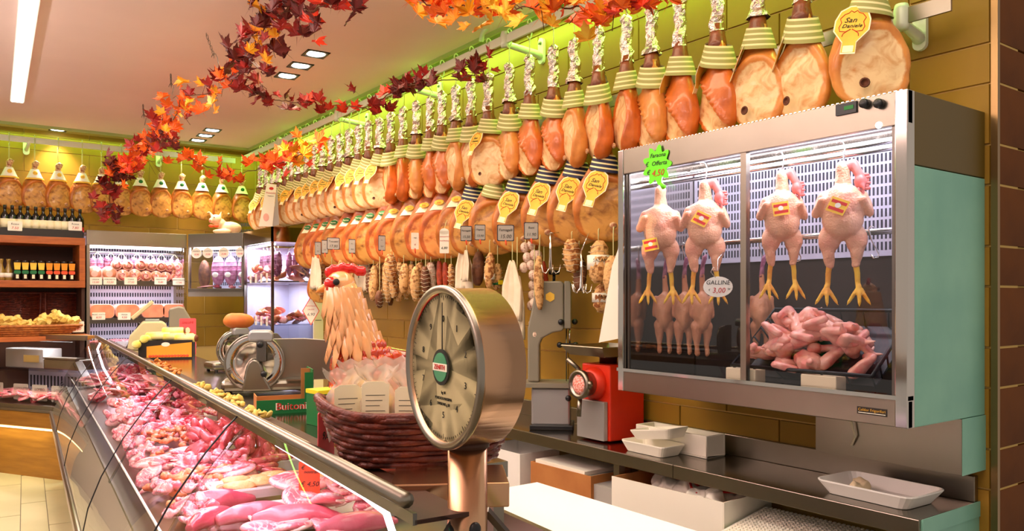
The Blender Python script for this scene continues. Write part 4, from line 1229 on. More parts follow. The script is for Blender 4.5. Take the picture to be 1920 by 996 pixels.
b.build('slots', 'slot', fc2)['kind'] = 'stuff'
def fpt(x_, y_, z_): return A + Matrix.Rotation(FD, 3, 'Z') @ V((x_, y_, z_))
light('deli_lamp_light', 'AREA', fpt(.34, .6, 1.27), 12, (1, .92, .95), rot=(0, 0, FD), size=(.08, 1.0))
light('deli_strip_light', 'AREA', fpt(-.02, .6, .47), 2.2, (1, .85, .45), rot=(0, 0, FD), size=(.04, 1.0))
mc = thing('steel_appliance', 'long white-steel slicing appliance standing inside the far left counter', 'machine', fpt(.42, .25, 1.001), FD)
MB().bb((-.10, .3, 0), (.10, .85, .19)).build('housing', 'silver_paint', mc, bevel=.01)
MB().bb((-.10, -.2, 0), (.06, .3, .10)).build('bed', 'steel', mc, bevel=.01)
MB().bb((-.12, -.18, .10), (-.02, .28, .115)).build('carriage', 'steel', mc)
MB().bb((-.115, .34, .06), (-.10, .56, .13)).build('chrome_handle', 'chrome', mc)
for i, (nm, pr, k_) in enumerate((('FILETTI', '9,90', .95), ('COSTOLETTE', '5,50', .60), ('LOMBO', '5,00', .34), ('LONZA', '5,90', .08))):
    card('price_card', 'clear handwritten price card reading %s in the far left counter' % nm.capitalize(), 'sign', fpt(.13, k_, .80), FD - PI / 2 + .05, 'rect', .19, .15, 'film',
         [(nm, .036 if i != 1 else .03, 0, .03, 'ink'), (pr, .05, 0, -.03, 'ink_red')])

# ================================================================== MEAT
def bent(pts, r, nm, m, vox=.006, wob=.003):
    return fuse(MB().tube(pts, r, 10), vox, 1, nm, m, wob=wob, ws=25)
def sausage_mesh(i):
    pts, rs = [], []
    bend = (.9, .3, 1.6)[i]
    for k_ in range(9):
        a_ = -bend / 2 + bend * k_ / 8
        rr = .14 / bend
        pts.append((rr * math.sin(a_), rr * (1 - math.cos(a_)), 0))
        rs.append((.006, .015, .019, .0195, .0205, .0195, .019, .015, .006)[k_])
    return MB().tube(pts, rs, 10).mesh('link', 'saus_pink')
SAU = [sausage_mesh(i) for i in range(3)]
def slab_mesh(i, m, rx=.075, ry=.05, h=.016):
    g_ = random.Random(i)
    n_ = 18
    ph = g_.uniform(0, 6)
    b = MB()
    ring = []
    for k_ in range(n_):
        t_ = 2 * PI * k_ / n_
        q = 1 + .13 * math.sin(2 * t_ + ph) + .09 * math.sin(3 * t_ + 2 * ph)
        ring.append((rx * q * math.cos(t_), ry * q * math.sin(t_)))
    vs = []
    for (s_, z_) in ((.0, 0), (.7, -.0), (.96, .003), (1.0, h * .5), (.95, h * .9), (.6, h * 1.05), (0, h * 1.0)):
        for (x_, y_) in ring: vs.append((x_ * s_, y_ * s_, z_ + .008 * math.sin(18 * x_ * s_) * math.cos(20 * y_ * s_)))
    fs = [(j * n_ + k_, j * n_ + (k_ + 1) % n_, (j + 1) * n_ + (k_ + 1) % n_, (j + 1) * n_ + k_) for j in range(6) for k_ in range(n_)]
    return b.add(vs, fs, 0, True).mesh('slab', m)
def lump_mesh(i, m, sx=.05, sy=.035, sz=.028, wob=.012):
    g_ = random.Random(i); b = MB()
    for _ in range(4): b.ell((g_.uniform(-1, 1) * sx * .6, g_.uniform(-1, 1) * sy * .6, g_.uniform(-.3, .5) * sz), (sx * g_.uniform(.5, .8), sy * g_.uniform(.5, .8), sz * g_.uniform(.6, .9)), 10, 8)
    return fuse(b, .007, 1, 'lump', m, wob=wob, ws=22)
def roast_mesh(i, m, L=.16, r=.05):
    b = MB().tube([(-L, 0, 0), (-L * .6, .01, .006), (0, .015, .01), (L * .6, 0, .004), (L, -.02, 0)], [r * .45, r * .95, r * 1.05, r * .85, r * .3], 12)
    b.ell((-L * .3, r * .5, 0), (L * .4, r * .6, r * .6), 12, 8)
    return fuse(b, .009, 2, 'roast', m, wob=.012, ws=12)
def ribs_mesh():
    b = MB()
    for i in range(6):
        b.tube([(-.06 + i * .024, -.06, 0), (-.06 + i * .024, 0, .012), (-.06 + i * .024, .06, 0)], [.009, .012, .009], 8)
    b.ell((0, 0, -.002), (.075, .06, .010), 14, 6)
    return fuse(b, .005, 1, 'ribs', 'meat_red', wob=.004, ws=22)
PIECE = {'steak': [slab_mesh(i, 'meat_red') for i in range(3)], 'chop': [slab_mesh(i + 5, 'meat_pink', .07, .045) for i in range(3)],
         'pale': [slab_mesh(i + 9, 'meat_pale', .10, .055, .012) for i in range(2)], 'chunk': [lump_mesh(i, 'meat_red') for i in range(3)],
         'bit': [lump_mesh(i + 20, 'meat_orange', .032, .024, .02, .006) for i in range(3)], 'pinkbit': [lump_mesh(i + 30, 'meat_pink', .035, .026, .022, .008) for i in range(3)],
         'liver': [lump_mesh(i + 40, 'meat_dark', .07, .05, .03, .015) for i in range(2)], 'roast': [roast_mesh(1, 'roast_pink', .15, .042), roast_mesh(2, 'roast_dark', .15, .045)],
         'ribs': [ribs_mesh()], 'link': SAU}
FATS = MB().tube([(-.05, .0, .004), (-.03, .028, .008), (.01, .036, .010), (.045, .024, .008), (.06, 0, .004)], [.003, .006, .007, .006, .003], 6).mesh('fat_rim', 'fat')
gm = random.Random(11)
def heap(kind, px, py, do, ds, n_, nm, label, group, z=DZ, sc=1.0, tilt=.35, mound=.05, hgt=.0, rzf=None, bank=.06):
    c_ = inv_c(at_z(px, py, z + .02))
    for i in range(n_):
        fo, fs_ = gm.uniform(-1, 1), gm.uniform(-1, 1)
        if n_ <= 2: fo = fs_ = 0 if n_ == 1 else (i - .5)
        m_ = mound * (1 - fo * fo) * (1 - fs_ * fs_) + gm.uniform(0, .02) + bank * (fs_ + 1) / 2
        p = cpt(max(-.13, min(.76, c_[0] + fo * do / 2)), max(S0 + .12, min(S1 - .12, c_[1] + fs_ * ds / 2)), z + .014 + m_ + hgt)
        ms = PIECE[kind][i % len(PIECE[kind])]
        o = link(nm, ms, None, p, rot=(gm.uniform(-tilt, tilt), gm.uniform(-tilt, tilt), (rzf if rzf is not None else 0) + gm.uniform(-.5, .5) if rzf is not None else gm.uniform(0, 6.3)), scale=sc * gm.uniform(.88, 1.15))
        tag(o, label, 'meat', group)
        if kind in ('steak', 'chop'): link('fat_rim', FATS, o, scale=(1.25, 1.2, 1) if kind == 'steak' else (1.12, 1.05, 1))
# trays lying on the deck
def deck_tray(px, py, w_, d_, label, z=DZ, h_=.05, m='white_plastic', rz=0, nm='foam_tray'):
    c_ = inv_c(at_z(px, py, z + .03))
    p = cpt(c_[0], c_[1], z + .002)
    foam_tray(nm, label, p, -CA + rz, w_, d_, h_, m, th=.008)
    return p
deck_tray(465, 872, .58, .40, 'large white tray of fresh pink sausages in the counter', h_=.075)
deck_tray(515, 908, .50, .19, 'white tray of pale breaded patties beside the red tag', h_=.045, z=DZ + .04)
deck_tray(620, 955, .60, .30, 'white tray of sliced pink meat under the red tag')
deck_tray(430, 775, .46, .34, 'white tray of tangled orange-pink meat strips behind the sausages')
heap('link', 468, 862, .44, .28, 95, 'fresh_sausage', 'fresh pink sausage in the heap on the large white counter tray', 'fresh sausages on the large white tray', mound=.06, bank=.13, sc=1.25, tilt=1.0, z=DZ + .02)
heap('link', 450, 886, .44, .08, 14, 'fresh_sausage', 'thin fresh sausage in the front row of the large white tray', 'thin sausages along the tray front', mound=.0, bank=.03, sc=.8, tilt=.15, z=DZ + .04, rzf=0)
heap('link', 395, 770, .38, .42, 42, 'fresh_sausage', 'fresh sausage in the farther coil behind the white tray', 'fresh sausages in the farther heap', mound=.04, bank=.15, sc=1.1, tilt=.9)
heap('link', 330, 800, .30, .4, 14, 'fresh_sausage', 'slim sausage lying by the glass joint in the middle of counter', 'slim sausages mid counter', mound=.03, sc=.9)
PM = fuse(MB().ell((0, 0, 0), (.062, .04, .019), 14, 8).ell((.03, 0, .002), (.04, .034, .018), 12, 8), .006, 1, 'patty', 'patty', wob=.004, ws=30)
cc = inv_c(at_z(515, 905, DZ + .06))
for i in range(9):
    p = cpt(cc[0] - .15 + .078 * (i % 5), cc[1] + (-.035 if i < 5 else .04) + gm.uniform(-.01, .01), DZ + .075 + .006 * (i % 2))
    o = link('breaded_patty', PM, None, p, rz=gm.uniform(-.4, .4) - .3, scale=.92)
    tag(o, 'pale breaded patty lying in the narrow white tray', 'patty', 'breaded patties on the narrow tray')
heap('steak', 350, 720, .5, .7, 20, 'beef_steak', 'red marbled beef slice in the middle of the counter', 'beef slices mid counter', sc=1.25, mound=.06, bank=.14, tilt=.7)
heap('ribs', 370, 810, .3, .4, 5, 'rib_rack', 'small rack of raw ribs in the middle of the counter', 'rib racks mid counter', sc=1.2, mound=.06, hgt=.02)
heap('chunk', 330, 770, .4, .5, 22, 'beef_chunk', 'chunk of raw red beef beside the ribs in the counter', 'beef chunks mid counter', sc=1.1, bank=.12)
heap('bit', 345, 850, .36, .75, 90, 'diced_meat', 'small orange-pink diced meat piece near the front glass', 'diced meat near the front glass', mound=.05, sc=.82)
heap('pinkbit', 310, 815, .34, .9, 46, 'diced_meat', 'small pink diced meat piece along the price rail', 'pink diced meat along the price rail', mound=.04, sc=1.1)
heap('liver', 285, 715, .4, .6, 14, 'liver_piece', 'dark wine-red liver piece toward the far half of the counter', 'liver pieces in the far half', sc=1.3, mound=.06, bank=.14, tilt=.6)
heap('pale', 385, 745, .34, .5, 7, 'pork_sheet', 'large pale pink sheet of pork skin behind the beef slices', 'pale pork sheets', sc=1.7, mound=.12, tilt=.5, hgt=.03)
heap('chunk', 235, 705, .5, .9, 30, 'beef_chunk', 'raw red meat chunk in the far half of the counter', 'meat chunks in the far half', sc=1.4, mound=.05, bank=.12)
heap('steak', 225, 735, .4, 1.0, 22, 'beef_steak', 'red steak lying toward the far end of the counter', 'steaks toward the far end', sc=1.3, mound=.04)
heap('chop', 200, 700, .5, 1.0, 24, 'pork_chop', 'pink pork chop at the far end of the counter', 'pork chops at the far end', sc=1.4, mound=.05)
heap('pinkbit', 245, 790, .24, 1.5, 40, 'diced_meat', 'small pink meat piece next to the front glass, far half', 'small pieces by the far front glass', mound=.03, sc=1.4)
heap('pale', 300, 740, .3, .5, 8, 'pork_sheet', 'pale pork slice between liver and beef', 'pale pork slices mid counter', sc=1.2, mound=.08)
heap('chop', 600, 940, .34, .18, 12, 'pork_chop', 'pink pork chop on the tray under the red tag', 'pork chops under the red tag', sc=1.05, mound=.02, bank=.05, tilt=.35, z=DZ + .03)
heap('chop', 430, 925, .26, .10, 6, 'beef_steak', 'thin red meat slice in front of the patties tray', 'meat slices in front of the patties', sc=1.1, mound=.03)
for i, (px, py, k_, s_, r_, lb) in enumerate(((400, 945, 1, 1.0, .4, 'large dark pink tenderloin nearest the glass joint'), (560, 972, 0, 1.0, -.1, 'long pink pork loin at the near end of counter'),
        (670, 985, 0, .9, .2, 'pink pork loin beneath the scale'), (395, 975, 1, .8, 1.0, 'dark red loin pressed near the front glass'), (480, 965, 0, .9, .3, 'pale pink loin at bottom edge of the view'))):
    p = at_z(px, py, DZ + .045)
    tag(link('meat_loin', PIECE['roast'][k_], None, p, rot=(0, 0, r_ - .3), scale=s_), lb, 'meat', 'whole loins in the near end of the counter')
heap('chop', 600, 992, .4, .14, 8, 'pork_chop', 'pale chop in the bottom foreground of the counter', 'chops in the near foreground', sc=1.2, mound=.02)
heap('pinkbit', 400, 900, .3, .3, 26, 'diced_meat', 'small pink meat cube left of the patties tray', 'meat cubes left of the patties', sc=1.2, mound=.05)
heap('bit', 380, 930, .34, .3, 22, 'diced_meat', 'orange diced meat piece low beside the near front glass', 'diced meat low by the near glass', sc=1.2, mound=.03)
c_ = at_z(335, 728, DZ + .05)
foam_tray('green_tray', 'small green plastic tray by the rail behind the beef', c_, -CA, .26, .2, .05, 'box_green', th=.008)
heap('pinkbit', 265, 860, .2, 1.3, 60, 'diced_meat', 'small pink meat piece against the price rail, middle stretch', 'pieces by the middle price rail', mound=.03, sc=1.0)
heap('steak', 290, 790, .34, 1.0, 26, 'beef_steak', 'thin red slice laid along the front half of the deck', 'slices along the deck front', sc=1.0, mound=.03)
heap('chop', 315, 900, .24, .6, 18, 'pork_chop', 'small pink cutlet near the second glass joint', 'cutlets near the glass joint', sc=.9, mound=.03)
heap('chunk', 300, 750, .4, .6, 24, 'beef_chunk', 'red stewing chunk behind the diced meat', 'stewing chunks', sc=.9, mound=.06)
heap('pinkbit', 350, 960, .16, .5, 30, 'diced_meat', 'small pink morsel at the bottom by the near price rail', 'morsels by the near price rail', mound=.02, sc=.9)
# far left counter meat
for i in range(34):
    k_ = i / 34
    ms = PIECE['chop' if i % 3 else 'steak'][i % 3]
    o = link('pork_cut', ms, None, fpt(.14 + gm.uniform(-.04, .22), .06 + k_ * 1.0, .73 + gm.uniform(0, .04)), rot=(gm.uniform(-.4, .4), gm.uniform(-.4, .4), gm.uniform(0, 6)), scale=1.25)
    tag(o, 'pink pork cut lying in the far left counter', 'meat', 'pork cuts in the far left counter')
for i in range(5):
    p = fpt(.40, .12 + i * .21, .715)
    foam_tray('wrapped_tray', 'white film-wrapped meat tray, %s from the counter corner, far left counter' % ORD[i], p, FD + .2, .2, .17, .05, 'white_plastic')

# red and pink tags on the counter
p = at_z(580, 903, DZ + .14)
card('offer_sign', 'orange-red scalloped tag with handwritten price above the pink meat', 'sign', p, face_cam(p) - .15, 'rect', .075, .145, 'card_red',
     [('€', .02, -.024, .05, 'ink'), ('nostrali', .017, .006, .035, 'ink'), ('€ 4,50', .025, .0, -.01, 'ink'), ('al kg', .014, .0, -.04, 'ink')], shear=.3)
p = cpt(.05, 1.80, 1.354)
card('offer_sign', 'pink-red tag clipped on the counter rail beside the wicker basket', 'sign', p, face_cam(p) + 1.05, 'rect', .075, .115, 'card_pink',
     [('€', .026, -.01, .035, 'ink'), ('9,80', .026, 0, .0, 'ink')], shear=.3)

# ================================================================== DIAL SCALE
TZ = 1.28
sp = at_depth(872, 700, 1.47)
sc_ = thing('dial_scale', 'big round steel dial scale on a column at the counter end', 'scale', (sp.x, sp.y, TZ), -PI / 2 - .07)
cz = at_depth(835, 690, 1.43).z - TZ
rr = .148
dr = MB().lathe([(0, .008), (rr - .012, .008), (rr - .012, .0), (rr, .004), (rr, .010), (rr - .004, .014), (rr - .003, .092), (rr - .02, .10), (0, .103)], 64, ax='y', o=(0, -.05, cz)).build('drum', 'copper_steel', sc_)
MB().lathe([(rr - .012, .0), (rr - .006, -.005), (rr + .002, -.002), (rr + .002, .006)], 64, ax='y', o=(0, -.05, cz), caps=False).build('bezel', 'steel', dr)
MB().lathe([(0, .0), (rr - .012, .0)], 48, ax='y', o=(0, -.044, cz)).build('dial_face', 'dial', sc_)
b = MB()
for i in range(100):
    a_ = 2 * PI * i / 100
    r1, r0 = rr - .017, rr - (.026 if i % 10 == 0 else .021)
    b.box(((r0 + r1) / 2 * math.sin(a_), -.045, cz + (r0 + r1) / 2 * math.cos(a_)), (.0009, .0006, r1 - r0), ry=a_)
b.build('graduations', 'ink', sc_)['kind'] = 'stuff'
for i in range(10):
    a_ = 2 * PI * i / 10
    text('numeral', str(i), .017, 'ink', sc_, (.088 * math.sin(a_), -.0452, cz + .088 * math.cos(a_)))
for s_, z_ in (('kg 10', -.047), ('PORTATA MASSIMA', -.058), ('DIVISIONE g 20', -.068)): text('lettering', s_, .0075, 'ink', sc_, (0, -.0452, cz + z_))
MB().prism([(-.0022, -.0), (.0022, -.0), (.0008, .118), (-.0008, .118)], .001, Matrix.Translation((0, -.0475, cz))).build('needle', 'ink', sc_)
lg = MB().prism(circ(.033, 28, rz=.033), .003, Matrix.Translation((0, -.0495, cz))).build('emblem', 'ink', sc_)
MB().prism(circ(.0265, 28), .003, Matrix.Translation((0, -.0508, cz))).build('emblem_disc', 'dial_green', lg)
MB().bb((-.028, -.0528, cz - .007), (.028, -.0518, cz + .007)).build('emblem_band', 'card_white', lg)
text('lettering', 'ZENITH', .0125, 'ink_red', lg, (0, -.0535, cz))
arc = []
for i in range(9):
    a_ = R(-52 + i * 5.5); arc.append(((rr - .014) * math.sin(a_), -.0462, cz + (rr - .014) * math.cos(a_)))
MB().tube(arc, .0014, 5).build('red_arc', 'ink_red', sc_)
MB().lathe([(rr - .012, .0), (rr * .6, -.007), (0, -.011)], 40, ax='y', o=(0, -.050, cz), caps=False).build('glass_cover', 'dial_glass', sc_)
MB().lathe([(.037, DZ - TZ), (.037, cz - rr + .012)], 32, o=(0, .005, 0)).build('column', 'copper_steel', sc_)
MB().lathe([(.041, cz - rr - .002), (.041, cz - rr + .01)], 32, o=(0, .005, 0)).build('collar', 'wood_dark', sc_)
em = MB().prism(circ(.014, 20, rz=.021), .004, Matrix.Translation((.0, -.033, -.035))).build('emblem', 'ink', sc_)
MB().prism(circ(.011, 20, rz=.017), .004, Matrix.Translation((.0, -.0345, -.035))).build('emblem_disc', 'dial_green', em)
MB().ell((.038, .0, -.02), (.008, .012, .014), 12, 8).build('side_knob', 'black_plastic', sc_)
for sx in (-1, 1):
    MB().tube([(sx * -.0 + .0, .015 + sx * .03, -.0), (.0, .02 + sx * .10, -.085), (.0, .02 + sx * .2, -.20)], .009, 4, smooth=False).build('strut', 'steel_dark', sc_)
# steel platform below the basket
a = at_depth(835, 893, 1.62)
pl = thing('scale_platform', 'brushed steel box platform behind the scale column under the basket', 'platform', (a.x, a.y, TZ - .025), face_cam(a))
MB().bb((-.11, -.02, 0), (.13, .16, .05)).build('box', 'copper_steel', pl, bevel=.003)
bz = TZ + .027

# ================================================================== WICKER BASKET with packets
bc = at_depth(790, 800, 1.86)
bk = thing('wicker_basket', 'dark red-brown boat-shaped wicker basket holding clear packets behind the scale', 'basket', (bc.x, bc.y, TZ + .028), face_cam(bc) + .12)
BL, BW_, BH = .235, .115, .105
def brim(f, a_, z_):   # f: 0 bottom 1 rim
    e = .74 + .26 * f
    return (BL * e * math.copysign(abs(math.cos(a_)) ** .75, math.cos(a_)), BW_ * e * math.sin(a_), z_ + .035 * (abs(math.cos(a_)) ** 4) * f)
b = MB()
N_ = 48
for j in range(9):
    f = j / 8
    pts = []
    for k_ in range(N_ + 1):
        a_ = 2 * PI * k_ / N_
        q = V(brim(f, a_, f * BH))
        q += V((q.x * .022, q.y * .05, 0)) * (1 if (k_ // 2 + j) % 2 else -.6)
        pts.append(q)
    b.tube(pts, .0078, 6, caps=False)
b.build('woven_side', 'wicker', bk)['kind'] = 'stuff'
for k_ in range(24):
    a_ = 2 * PI * k_ / 24
    MB().tube([brim(0, a_, 0), brim(.5, a_, BH * .5), brim(1, a_, BH)], .0035, 5).build('stake', 'wicker', bk)
MB().tube([V(brim(1.03, 2 * PI * k_ / N_, BH + .006)) for k_ in range(N_ + 1)], .010, 8, caps=False).build('rim', 'wicker', bk)
MB().prism([(p_[0], p_[1]) for p_ in [(brim(0, 2 * PI * k_ / N_, 0)[0], brim(0, 2 * PI * k_ / N_, 0)[1]) for k_ in range(N_)]], .006, Matrix.Rotation(R(90), 4, 'X')).build('bottom', 'wicker', bk)
for i, (px, dz_) in enumerate(((648, 0), (706, .008), (770, -.004), (672, .004), (738, .01), (810, 0))):
    back = i >= 3
    p = at_depth(px, 745, 1.85 + (.09 if back else 0)); p.z = TZ + .07 + dz_ + (.01 if back else 0)
    t = thing('crisp_packet', 'clear crisp packet%s, %s in the wicker basket' % (' with cream label' if not back else '', ('front left', 'front middle', 'front right beside the dial', 'back left', 'back middle', 'back right behind the dial')[i]), 'packet', p, face_cam(p) + R((8, -4, -8, 10, 0, 0)[i]), 'packets in the wicker basket')
    bg = fuse(MB().ell((0, 0, .07), (.046, .026, .085), 14, 10).ell((0, 0, .02), (.04, .022, .04), 10, 8), .008, 1, 'snack_fill', 'cut_dark', wob=.012, ws=40)
    bg.materials.clear(); bg.materials.append(M['pasta' if i % 2 else 'bread'])
    link('snack_fill', bg, t, scale=(.9, .8, .85))
    rws = []
    for z_, w_, d_ in ((0, .036, .024), (.05, .05, .032), (.09, .05, .03), (.12, .034, .016), (.13, .022, .006), (.15, .045, .008), (.165, .055, .004)):
        rws.append([(w_ * math.cos(2 * PI * k_ / 16) * (1 + .06 * math.sin(k_ * 4 + z_ * 60)), d_ * math.sin(2 * PI * k_ / 16) + .004 * math.sin(k_ * 5), z_ + .006 * math.sin(k_ * 3)) for k_ in range(17)])
    MB().sheet(rws).build('clear_bag', 'film', t)
    if not back:
        lb = MB().prism([(-.031, -.045), (.031, -.045), (.031, .064), (.018, .072), (-.018, .072), (-.031, .064)], .0015).build('label', 'label_cream', t, (0, -.037, .06))
        for r_ in range(5): MB().bb((-.022, -.0012, .04 - r_ * .012), (.022 - .006 * (r_ % 3), -.0008, .0412 - r_ * .012)).build('text_line', 'ink', lb)
        text('lettering', '18.05.15', .010, 'ink_gold', lb, (.004, -.0012, -.03))

# ================================================================== CERAMIC HEN
hp = at_depth(683, 745, 2.62)
hn = thing('ceramic_hen', 'glossy ceramic hen with red scaled body and cream neck feathers', 'figurine', (hp.x, hp.y, TZ), face_cam(hp))
hn.scale = (1.2, 1.2, 1.24)
b = MB()
b.ell((.0, 0, .085), (.10, .085, .095), 20, 14).ell((.035, 0, .10), (.085, .075, .09), 18, 12).ell((-.02, 0, .14), (.075, .065, .085), 18, 12)
b.tube([(-.01, 0, .15), (-.025, 0, .23), (-.045, 0, .31), (-.06, 0, .345)], [.07, .055, .042, .036], 16)
b.ell((-.062, 0, .352), (.041, .035, .038), 16, 12)
b.tube([(.07, 0, .15), (.10, 0, .16), (.115, 0, .10)], [.05, .035, .03], 12)
b.lathe([(.075, 0), (.085, .02), (.08, .05)], 20)
link('body', fuse(b, .005, 3, 'body', 'hen_body'), hn)
def rprof(z_):   # body radius and axis shift at height
    t_ = [(0, .085, .0), (.06, .104, .008), (.12, .098, .008), (.17, .082, -.004), (.22, .062, -.02), (.30, .046, -.042), (.36, .04, -.06)]
    return lerp_tab(t_, z_)
SCL = MB().ell((0, 0, 0), (.0145, .009, .0155), 12, 7).mesh('breast_scale', 'hen_scale')
for j in range(9):
    z_ = .20 - j * .0195
    r_, cx_ = rprof(z_)
    for k_ in range(9):
        a_ = -PI / 2 + (k_ - 4 + .5 * (j % 2)) * .30
        link('breast_scale', SCL, hn, (cx_ + r_ * math.cos(a_), r_ * .86 * math.sin(a_), z_), rot=(R(-12), 0, a_ + PI / 2))
def plume(L):
    vs, fs = [], []
    for i in range(7):
        f = i / 6
        w_ = .0115 * math.sin(PI * min(1, f * .8 + .15)) * (1 if f < .85 else .4)
        x_ = 0
        vs += [(-w_, .004, -L * f), (0, -.006, -L * f), (w_, .004, -L * f)]
    for i in range(6):
        fs += [(3 * i, 3 * i + 1, 3 * i + 4, 3 * i + 3), (3 * i + 1, 3 * i + 2, 3 * i + 5, 3 * i + 4)]
    vs.append((0, .002, -L - .012)); n_ = len(vs) - 1
    fs += [(18, 19, n_), (19, 20, n_)]
    return MB().add(vs, fs, 0, True).mesh('neck_feather', 'hen_neck')
PLM = [plume(.078), plume(.095)]
for j in range(5):
    z_ = .352 - j * .029
    r_, cx_ = rprof(z_)
    nn = 9
    for k_ in range(nn):
        a_ = -PI / 2 + (k_ - 3.2 + .5 * (j % 2)) * .38
        lean = .40 if j > 1 else .2
        link('neck_feather', PLM[(j + k_) % 2], hn, (cx_ + (r_ + .004) * math.cos(a_), (r_ + .004) * math.sin(a_), z_), rot=(R(-11 - j * 1.5), R(-10 - 5 * (k_ / nn)), a_ + PI / 2), scale=(1.35, 1, 1))
NK = MB().tube([(-.024, 0, .235), (-.045, 0, .31), (-.062, 0, .352)], [.056, .046, .040], 18).ell((-.064, 0, .356), (.043, .037, .04), 18, 12).mesh('head', 'hen_neck')
hd = link('head', NK, hn)
MB().ell((-.088, -.022, .362), (.020, .016, .018), 12, 8).ell((-.085, -.010, .345), (.022, .02, .018), 10, 8).build('face_patch', 'hen_red', hd)
MB().ell((-.074, -.040, .366), (.009, .006, .009), 12, 8).build('eye', 'ink', hd)
MB().tube([(-.10, -.002, .352), (-.118, -.004, .346), (-.130, -.004, .338)], [.013, .009, .001], 8).build('beak', 'hen_beak', hd)
b = MB()
for i in range(8): b.ell((-.098 + i * .0135, .0, .392 + .010 * math.sin(i * .45) + (.004 if i % 2 else 0)), (.010, .009, .015), 10, 7)
link('comb', fuse(b, .004, 1, 'comb', 'hen_red'), hd)
b = MB().ell((-.088, -.012, .318), (.016, .013, .024), 12, 8).ell((-.078, -.014, .30), (.014, .012, .018), 12, 8)
link('wattle', fuse(b, .004, 1, 'wattle', 'hen_red'), hd)
WF = MB().ell((0, 0, 0), (.016, .006, .026), 10, 6).mesh('wing_feather', 'hen_scale')
for i in range(22):
    f = i / 22
    link('wing_feather', WF, hn, (.045 + .07 * ((i * 7) % 10) / 10, -.055 + .03 * f * ((i * 7) % 10) / 10, .17 - .13 * f), rot=(R(-15), R(-30), R(30)))

# ================================================================== BOXES ON THE COUNTER
# green pasta tray with cut-away front
q = at_z(536, 772, TZ)
t = thing('green_display_box', 'green open-front cardboard display box lettered Buitoni on steel top', 'box', (q.x, q.y + .03, TZ), face_cam(q) + .12)
w_, d_ = .096, .07
MB().prism([(-w_, 0), (w_, 0), (w_, .048), (-w_, .048)], .003, Matrix.Translation((0, -d_, 0))).build('front', 'box_green', t)
MB().bb((-w_, -d_, 0), (w_, d_, .003)).build('bottom', 'cardboard', t)
MB().prism([(-w_, 0), (w_, 0), (w_, .05), (-w_, .05)], .003, Matrix.Translation((0, d_ * .6, 0))).build('back', 'cardboard', t)
MB().bb((-w_, -d_, .0), (-w_ + .003, d_ * .6, .062)).build('side', 'cardboard', t)
b = MB().bb((w_ - .003, -d_, 0), (w_, d_, .15)).build('side', 'box_green', t)
MB().bb((w_ - .035, -d_ * .2, 0), (w_ - .003, -d_ * .2 + .003, .15)).build('divider', 'cardboard', t)
MB().bb((w_ - .03, -d_ - .001, .0), (w_, -d_ + .002, .14)).build('corner_flap', 'box_green', t)
for dx, dz, m_ in ((0, 0, 'ink_red'),):
    text('lettering', 'Buitoni', .036, 'card_white', t, (.02, -d_ - .0022, .023), shear=.0, ext=.0006, sx=1.06)
    text('lettering', 'Buitoni', .0345, 'ink_red', t, (.02, -d_ - .0034, .0235), shear=.0, ext=.0006)
q = at_z(607, 800, TZ)
t = thing('snack_carton', 'yellow-topped printed carton standing between green box and basket', 'box', (q.x + .03, q.y + .05, TZ), face_cam(q) + .5)
MB().bb((-.05, -.04, 0), (.05, .04, .10)).build('carton', 'box_green', t, bevel=.002)
MB().bb((-.051, -.041, .10), (.051, .041, .112)).build('lid', 'box_yellow', t)
MB().prism([(-.02, .01), (.01, .01), (.03, .09), (0, .09)], .002, Matrix.Translation((0, -.041, 0))).build('printed_stripe', 'box_yellow', t)
# box of yellow wrapped salamis
q = at_z(318, 673, TZ)
t = thing('salami_display_box', 'black and gold display carton full of yellow wrapped salamis', 'box', (q.x, q.y + .06, TZ), face_cam(q) - .12)
w_, d_, h_ = .165, .09, .125
open_box(t, 2 * w_, 2 * d_, h_, 'box_black')
MB().prism([(-w_ + .05, .012), (w_ - .005, .012), (w_ - .005, .11), (-w_ + .05, .085)], .003, Matrix.Translation((0, -d_ - .001, 0))).build('gold_panel', 'box_gold', t)
b = MB()
for i in range(13): b.ell((-w_ + .07 + i * .019, -d_ - .003, .022), (.010, .002, .009), 8, 6)
b.build('printed_salami', 'card_red', t)['kind'] = 'stuff'
MB().prism(circ(.026, 16, rz=.014), .003, Matrix.Translation((-.0, -d_ - .003, .098))).build('crest', 'card_white', t)
SLM = MB().tube([(-.07, 0, 0), (-.062, 0, 0), (.06, 0, 0), (.066, 0, 0)], [.014, .026, .026, .022], 14).mesh('wrapped_body', 'wrap_yellow')
SLC = MB().tube([(.066, 0, 0), (.078, 0, 0)], [.024, .018], 14).mesh('cut_end', 'cut_dark')
for i, (x_, y_, z_, r_) in enumerate(((-.11, -.04, .135, 1.2), (-.045, -.03, .15, .15), (.04, -.02, .145, .2), (.10, .0, .14, .4), (.03, .04, .18, .1), (-.08, .05, .15, .8), (.12, -.05, .135, -.3), (-.17, -.06, .10, 1.5))):
    p = t.location + Matrix.Rotation(t.rotation_euler.z, 3, 'Z') @ V((x_, y_, z_))
    s = thing('wrapped_salami', 'yellow-wrapped salami in the gold carton, %s' % ('at its front left', 'front middle left', 'front middle right', 'at its right side', 'topmost', 'at its back left', 'at its front right corner', 'leaning over its left wall')[i], 'salami', p, t.rotation_euler.z + r_, 'wrapped salamis in the gold carton')
    link('wrapped_body', SLM, s); link('cut_end', SLC, s)
# leaflet figure behind the carton
q = at_depth(352, 600, 5.6)
t = card('bottle_shaped_leaflet', 'upright pink-red printed leaflet behind the salami carton', 'poster', (q.x, q.y, TZ + .13), face_cam(q), 'rect', .11, .26, 'card_pink', [('SALUMI', .022, 0, .1, 'ink_red')])
MB().prism(circ(.035, 18, cz=-.03, rz=.085), .004).build('printed_figure', 'card_red', t)
MB().prism(circ(.016, 14, cz=.045, rz=.022), .006).build('printed_face', 'label_cream', t)

